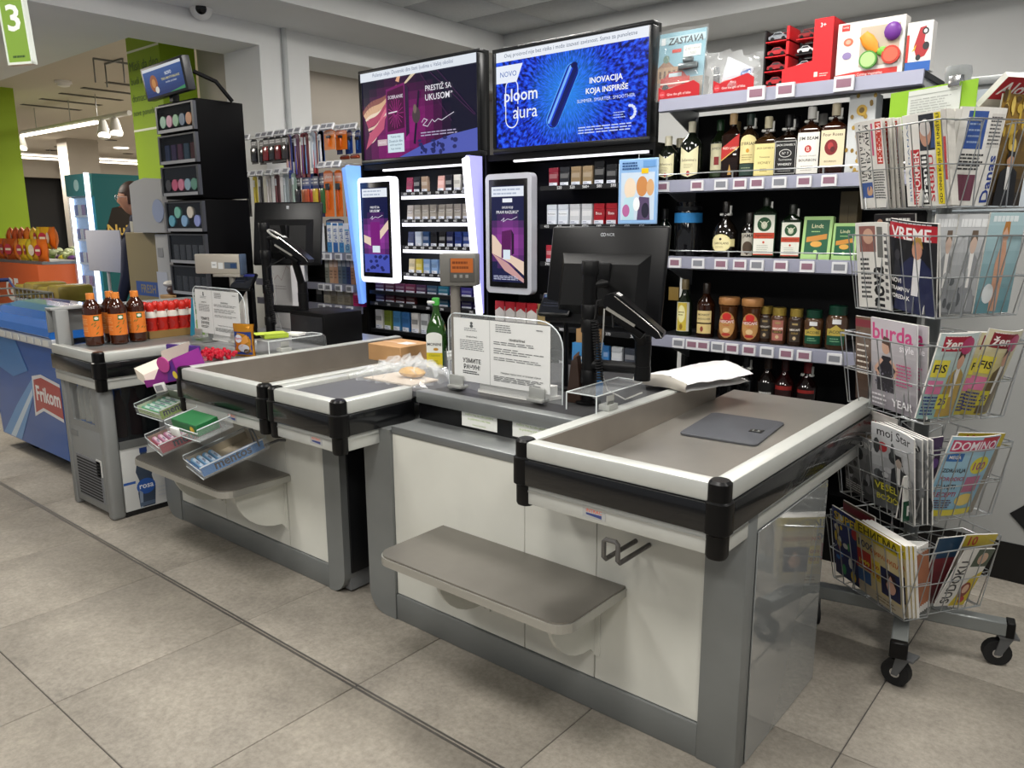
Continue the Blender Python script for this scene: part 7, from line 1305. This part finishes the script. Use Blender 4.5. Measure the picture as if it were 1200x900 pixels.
# teal glass door fridge
t = thing('glass_door_fridge', 'tall teal fridge with glowing glass door and nut advert on its side', 'fridge', (-8.72, 3.60, 0)); TL = mat('#0f5f66', .4)
obj('case', MB().box(-.57, 0, .05, .62, 0, 2.045), TL, t); obj('header', MB().bev(-.57, 0, .0, .05, 1.82, 2.045, .005), mat('#3a7f84', .4), t); obj('header_emblem', MB().cyl((-.28, -.004, 1.93), (-.28, 0, 1.93), .06, 18), mat('#a9cfd0', .4), t)
obj('glow_tube', MB().box(-.03, .005, -.02, .02, .1, 2.05), mat('#eaf4ff', .3, emit=2.2), t); obj('glow_tube', MB().box(-.50, -.46, .0, .03, .1, 1.8), mat('#eaf4ff', .3, emit=2.2), t); obj('interior', MB().box(-.55, -.05, .035, .05, .1, 1.8), mat('#7f9cc2', .5, emit=.35), t); obj('door_pane', MB().box(-.55, -.03, .0, .006, .08, 1.82), mat('#a9c4d8', .05, alpha=.18), t)
for z in (1.6, 1.35, 1.1, .85): s_ = obj('shelf', MB().box(-.45, -.06, .012, .05, z, z+.02), mat('#d2dcec', .4), t); [obj('pack', MB().bev(-.43+j*.09, -.36+j*.09, .01, .034, z+.021, z+.13, .004), mat(('#5a6ab8', '#c9ccd8', '#8a5a9a', '#3a4a8a')[j], .4), s_) for j in range(4)]
p = Print(.57, 1.9); p.rect(0, 0, 1, 1, '#0f5f66').poly([(.1, .68), (.3, .84), (.6, .86), (.8, .72), (.5, .58), (.15, .6)], '#1a1210').text('Nuii', .18, .68, .62, .76, '#d8b45a', .02).poly([(.15, .56), (.85, .54), (.8, .62), (.3, .64)], '#8a3a1c').ell(.35, .57, .12, .03, '#a8622c').ell(.65, .57, .14, .035, '#b3302a'); p.obj('side_advert', t, face((.001, .05, .1), (0, 1, 0), (0, 0, 1)), .4)
# snack bags on the far stand
t = thing('snack_stand', 'orange snack stand with white letters by the green pillar', 'stand', (-10.1, 3.25, 0)); obj('bin', MB().bev(-.75, .75, 0, .5, 0, 1.1, .01), mat('#c85a24', .5), t); p = Print(1.4, .5); p.text('G5', .3, .2, .6, .8, '#f0ece6', .03); p.obj('letters', t, front(-.7, -.001, .55), .5); obj('shelf', MB().box(-.75, .75, .05, .5, 1.1, 1.13), GREYM, t)
for k in range(16):
    i, j = k % 8, k//8; c = ('#d8661e', '#e07a24', '#d8a21c', '#c9561a', '#e0b82a', '#d86a1e', '#b8561e', '#d8c22a')[(k*3) % 8]
    b = thing('snack_bag', '%s snack bag, %s in the %s row of the orange stand' % ('yellow' if c in ('#d8a21c', '#e0b82a', '#d8c22a') else 'orange', ORD[i], ('lower', 'upper')[j]), 'snack bag', (-10.1-.62+i*.18, 3.36+.12*j, 1.131+.13*j), random.uniform(-.4, .4), 'snack bags on the orange stand')
    for sg in (-1, 1): obj('bag_side', MB().grid(lambda u, v: ((u-.5)*.2*(1-.1*math.sin(PI*v)), sg*(.05*max(0, math.sin(PI*u))**.6*max(0, math.sin(PI*v))**.6+.003*math.sin(17*u+11*v)), .24*v), 8, 8), mat(c, .3, .2), b)
    pk = Print(.12, .12); pk.ell(.5, .5, .5, .5, '#b8283a' if k % 3 else '#e6d8c2').rect(.15, .4, .85, .6, '#f0e2c2'); pk.obj('bag_print', b, front(-.06, -.056, .06), .35)
t = thing('produce_stand', 'dark green produce stand in the far store', 'stand', (-13.4, 5.0, 0)); obj('front', MB().box(-1.2, 1.2, 0, 1.0, 0, .95), mat('#2a3f22', .6), t); obj('deck', MB().box(-1.2, 1.2, .0, 1.0, .95, .98), mat('#3a4a30', .6), t); obj('rear_shelf', MB().box(-1.1, 1.1, .95, 1.1, .95, 1.45), mat('#8a8880', .5), t); obj('post', MB().cyl((.1, -.02, 0), (.1, -.02, 1.0), .015, 8), WPLAST, t)
ms = MB(); random.seed(9)
for k in range(90):
    x, y = random.uniform(-1.15, 1.15), random.uniform(.05, .9); b_ = MB(); ms.ball((x, y, 1.03+.1*y+random.random()*.05), .07, 7, 5, 1, 1, .8)
c = obj('salad_packets', ms, mat('#b9c29a', .45, 0, .6, 7.), t); c['kind'] = 'stuff'
for k in range(14): obj('purple_packet', MB().ball((random.uniform(-1.1, 1.1), random.uniform(.0, .3), 1.02), .075, 7, 5, 1, 1, .7), mat(('#6a3a8a', '#d8c23a', '#7fae4a', '#d8d4cc')[k % 4], .4), t)
for k in range(8): obj('shelf_packet', MB().bev(-1+k*.25, -.85+k*.25, .97, 1.05, 1.451, 1.451+.12+.06*(k % 2), .02), mat(('#8fae6a', '#c9762c', '#c23a3a', '#d8c24a')[k % 4], .4), t)
# shopping cart with packs
t = thing('shopping_cart', 'wire shopping cart with packages beyond the blue freezer', 'shopping cart', (-7.7, 2.35, 0)); m = MB()
for z in (.55, .68, .81, .95): m.tube([(-.45, -.27, z), (.42, -.27, z), (.42, .27, z), (-.45, .27, z)], .008, 5, True)
for k in range(10): m.tube([(-.45+k*.097, -.27, .55), (-.45+k*.097, -.27, .95)], .005, 5).tube([(-.45+k*.097, .27, .55), (-.45+k*.097, .27, .95)], .005, 5)
obj('basket', m, WIRE, t); obj('handle', MB().cyl((-.58, -.27, 1.02), (-.58, .27, 1.02), .018, 10).tube([(-.58, -.27, 1.02), (-.45, -.27, .95)], .01, 6).tube([(-.58, .27, 1.02), (-.45, .27, .95)], .01, 6), mat('#1c2a5a', .4), t); obj('frame', MB().tube([(-.4, -.24, .55), (-.35, -.24, .2), (.4, -.24, .14)], .012, 6).tube([(-.4, .24, .55), (-.35, .24, .2), (.4, .24, .14)], .012, 6), WIRE, t); obj('basket_floor', MB().box(-.44, .41, -.26, .26, .545, .555), GREYM, t)
for (x, y) in ((-.34, -.24), (.4, -.24), (-.34, .24), (.4, .24)): obj('wheel', MB().cyl((x, y-.015, .06), (x, y+.015, .06), .06, 14), RUBBER, t)
for k, (x, y, c, h) in enumerate(((-.3, -.12, '#c9562a', .4), (-.1, -.1, '#26386e', .3), (.12, -.1, '#26386e', .3))):
    b = thing('cart_packet', ('tall orange packet standing in the cart', 'navy packet with a red flash in the cart beside the orange one', 'navy packet with a red flash in the cart, further along')[k], 'packet', (-7.7+x, 2.35+y, .556)); obj('packet', MB().bev(-.07, .07, -.05, .05, 0, h, .012), mat(c, .35), b); p = Print(.14, h); p.poly([(.2, .45), (.8, .55), (.7, .65), (.3, .55)], '#c0302a' if k else '#e6e2d8'); p.obj('front_print', b, front(-.07, -.0508, 0), .4)
for k, (x, y, z) in enumerate(((-8.0, 2.78, 0), (-7.45, 2.78, 0))):
    b = thing('drinks_multipack', ('olive wrapped drinks pack on a stack by the cart', 'olive wrapped drinks pack on a stack beyond the blank sign')[k], 'drinks pack', (x, y, z)); obj('stack', MB().bev(-.26, .26, -.15, .15, 0, .86, .02), mat('#8f9498', .2), b)
    for i in range(2): obj('pack', MB().bev(-.25+i*.26, -.005+i*.26, -.15, .15, .862, .98+.03*i, .03), mat('#7a6c34', .25, .1, .15, 9), b)
# ---- tethered tag disc, wall clock on the far column
t = thing('wall_clock', 'dark round clock on the far wall', 'clock', (-21.9, 8.55, 2.95)); obj('face', MB().cyl((0, 0, 0), (.03, 0, 0), .16, 20), mat('#23221f', .4), t); obj('hands', MB().box(.031, .036, -.01, .01, 0, .11).box(.031, .036, 0, .09, -.01, .01), mat('#c9c2b6', .4), t)
t = thing('wall_sticker', 'dark diamond shaped sticker on the grey wall by the rack', 'sticker', (atY(1183, 602, 3.72).x, 3.7285, atY(1183, 602, 3.72).z)); obj('sheet', MB().prism([(0, 0), (.15, -.15), (.30, 0), (.15, .15)], -.004, 0, 'y'), mat('#17181a', .4), t)
p = Print(.3, .3)
for k in range(7): p.poly([(.2+.02*k, .5-.03*k), (.28+.07*k, .5-.03*k), (.26+.07*k, .53-.03*k), (.2+.02*k, .53-.03*k)], ('#8a8f8c', '#55605a', '#a89a86')[k % 3], k == 0)
p.obj('pattern', t, front(0, -.0045, -.15), .5)
# ================================================================== CASHIER BEHIND THE FAR LANE
P0 = Vector((-5.97, 2.82, 0))
pr = thing('person', 'standing cashier with brown tied hair and glasses in dark clothes', 'person', tuple(P0), math.radians(40))
def skin_mesh(name, pts, edges, rad, m, parent, sub=2):
    me = bpy.data.meshes.new(name); me.from_pydata(pts, edges, []); o = bpy.data.objects.new(name, me); C.objects.link(o)
    sk = o.modifiers.new('skin', 'SKIN'); sk.use_smooth_shade = True
    if not me.skin_vertices: me.attributes if False else None
    for i, r in enumerate(rad):
        me.skin_vertices[0].data[i].radius = r if isinstance(r, tuple) else (r, r)
    me.skin_vertices[0].data[0].use_root = True
    sb = o.modifiers.new('sub', 'SUBSURF'); sb.levels = sub; sb.render_levels = sub
    bpy.context.view_layer.update(); dg = bpy.context.evaluated_depsgraph_get(); ev = bpy.data.meshes.new_from_object(o.evaluated_get(dg))
    bpy.data.objects.remove(o); ev.name = name; ev.materials.clear(); ev.materials.append(m)
    for q in ev.polygons: q.use_smooth = True
    r = bpy.data.objects.new(name, ev); C.objects.link(r); r.parent = parent; return r
SK = mat('#b98468', .55); CL = mat('#23263a', .8); HR = mat('#3a241a', .55)
# head faces -x (towards the far lane), slightly down
body = [(0, 0, .95), (0, 0, 1.12), (-.01, 0, 1.30), (-.02, 0, 1.44), (-.03, 0, 1.53), (-.045, 0, 1.60),
        (-.02, -.17, 1.41), (-.03, -.235, 1.14), (-.13, -.20, .92), (-.02, .17, 1.41), (-.03, .235, 1.14), (-.13, .20, .92),
        (0, -.10, .88), (-.02, -.10, .70), (-.01, -.10, .48), (0, -.10, .07), (-.12, -.10, .035), (0, .10, .88), (-.02, .10, .70), (-.01, .10, .48), (0, .10, .07), (-.12, .10, .035)]
ed = [(0, 1), (1, 2), (2, 3), (3, 4), (4, 5), (3, 6), (6, 7), (7, 8), (3, 9), (9, 10), (10, 11), (0, 12), (12, 13), (13, 14), (14, 15), (15, 16), (0, 17), (17, 18), (18, 19), (19, 20), (20, 21)]
ra = [(.15, .13), (.14, .11), (.15, .11), (.11, .09), (.05, .05), (.05, .05), .06, .05, .035, .06, .05, .035, .085, .075, .055, .04, .03, .085, .075, .055, .04, .03]
skin_mesh('body', body, ed, ra, CL, pr)
hx, hz = -.055, 1.70
def head(u, v):
    a = 2*PI*u; b = PI*v; x = -math.cos(a)*math.sin(b); y = math.sin(a)*math.sin(b); z = -math.cos(b)
    jaw = 1-.22*max(0, -z)*(1 if x < 0 else .6); nose = .022*math.exp(-((y/.12)**2+((z+.12)/.22)**2)*2) if x < 0 else 0
    eye = -.010*(math.exp(-(((abs(y)-.36)/.16)**2+((z-.08)/.14)**2)*2) if x < 0 else 0); lip = .006*math.exp(-((y/.3)**2+((z+.48)/.1)**2)*2) if x < 0 else 0
    return (hx+x*.097*jaw-nose-eye*-1-lip, y*.075*jaw, hz+z*.118)
hd = obj('head', MB().grid(head, 28, 20), SK, pr)
for s in (-1, 1):
    obj('ear', MB().ball((hx+.015, s*.074, hz), .024, 8, 6, .7, .35, 1.2), SK, hd); obj('eye', MB().ball((hx-.083, s*.03, hz+.012), .011, 8, 6), mat('#e6e2dc', .3), hd); obj('iris', MB().ball((hx-.0915, s*.03, hz+.012), .005, 8, 6), mat('#2a1a12', .3), hd)
    obj('lens', MB().tube([(hx-.094, s*.034+.024*math.cos(a), hz+.012+.02*math.sin(a)) for a in [2*PI*k/14 for k in range(14)]], .002, 5, True), mat('#c9ccd0', .3, .6), hd); obj('temple', MB().tube([(hx-.093, s*.058, hz+.016), (hx+.01, s*.077, hz+.014)], .002, 5), mat('#c9ccd0', .3, .6), hd)
obj('mouth', MB().ball((hx-.092, 0, hz-.055), .018, 8, 6, .3, 1., .3), mat('#a0524a', .5), hd)
def hair(u, v):
    a = 2*PI*u; b = PI*(.0+.62*v); x = -math.cos(a)*math.sin(b); y = math.sin(a)*math.sin(b); z = math.cos(b)
    f = .72 if (x < -.15 and z < .5-.35*abs(y)) else 1.
    return (hx+.010+x*.106*f, y*.086*f, hz+.008+z*.126*f)
h_ = obj('hair', MB().grid(hair, 28, 14), HR, pr)
obj('bun', MB().ball((hx+.085, 0, hz+.09), .04, 12, 8, 1.1, 1, .9), HR, h_)
for s in (-1, 1):
    base = (-.33, s*.16, 1.10)
    hp = [base, (-.40, s*.155, 1.09), (-.44, s*.15, 1.085)]; he = [(0, 1), (1, 2)]; hr = [.03, (.034, .02), (.03, .017)]
    for k, (dy, L_) in enumerate(((-.027, .06), (-.009, .075), (.009, .08), (.027, .07))):
        i = len(hp); hp += [(-.455, s*.15+dy, 1.083), (-.455-L_*.55, s*.15+dy*1.1, 1.078), (-.455-L_, s*.15+dy*1.15, 1.065)]; he += [(2, i), (i, i+1), (i+1, i+2)]; hr += [.0095, .009, .007]
    i = len(hp); hp += [(-.41, s*.15-s*.035, 1.085), (-.45, s*.15-s*.055, 1.075)]; he += [(1, i), (i, i+1)]; hr += [.011, .008]
    rot = Matrix.Rotation(math.radians(-62), 3, 'Y'); o_ = Vector(base)
    hp = [tuple(rot @ (Vector(q)-o_)+Vector((-.135, s*.20, .915))) for q in hp]
    skin_mesh('hand', hp, he, hr, SK, pr, 1)
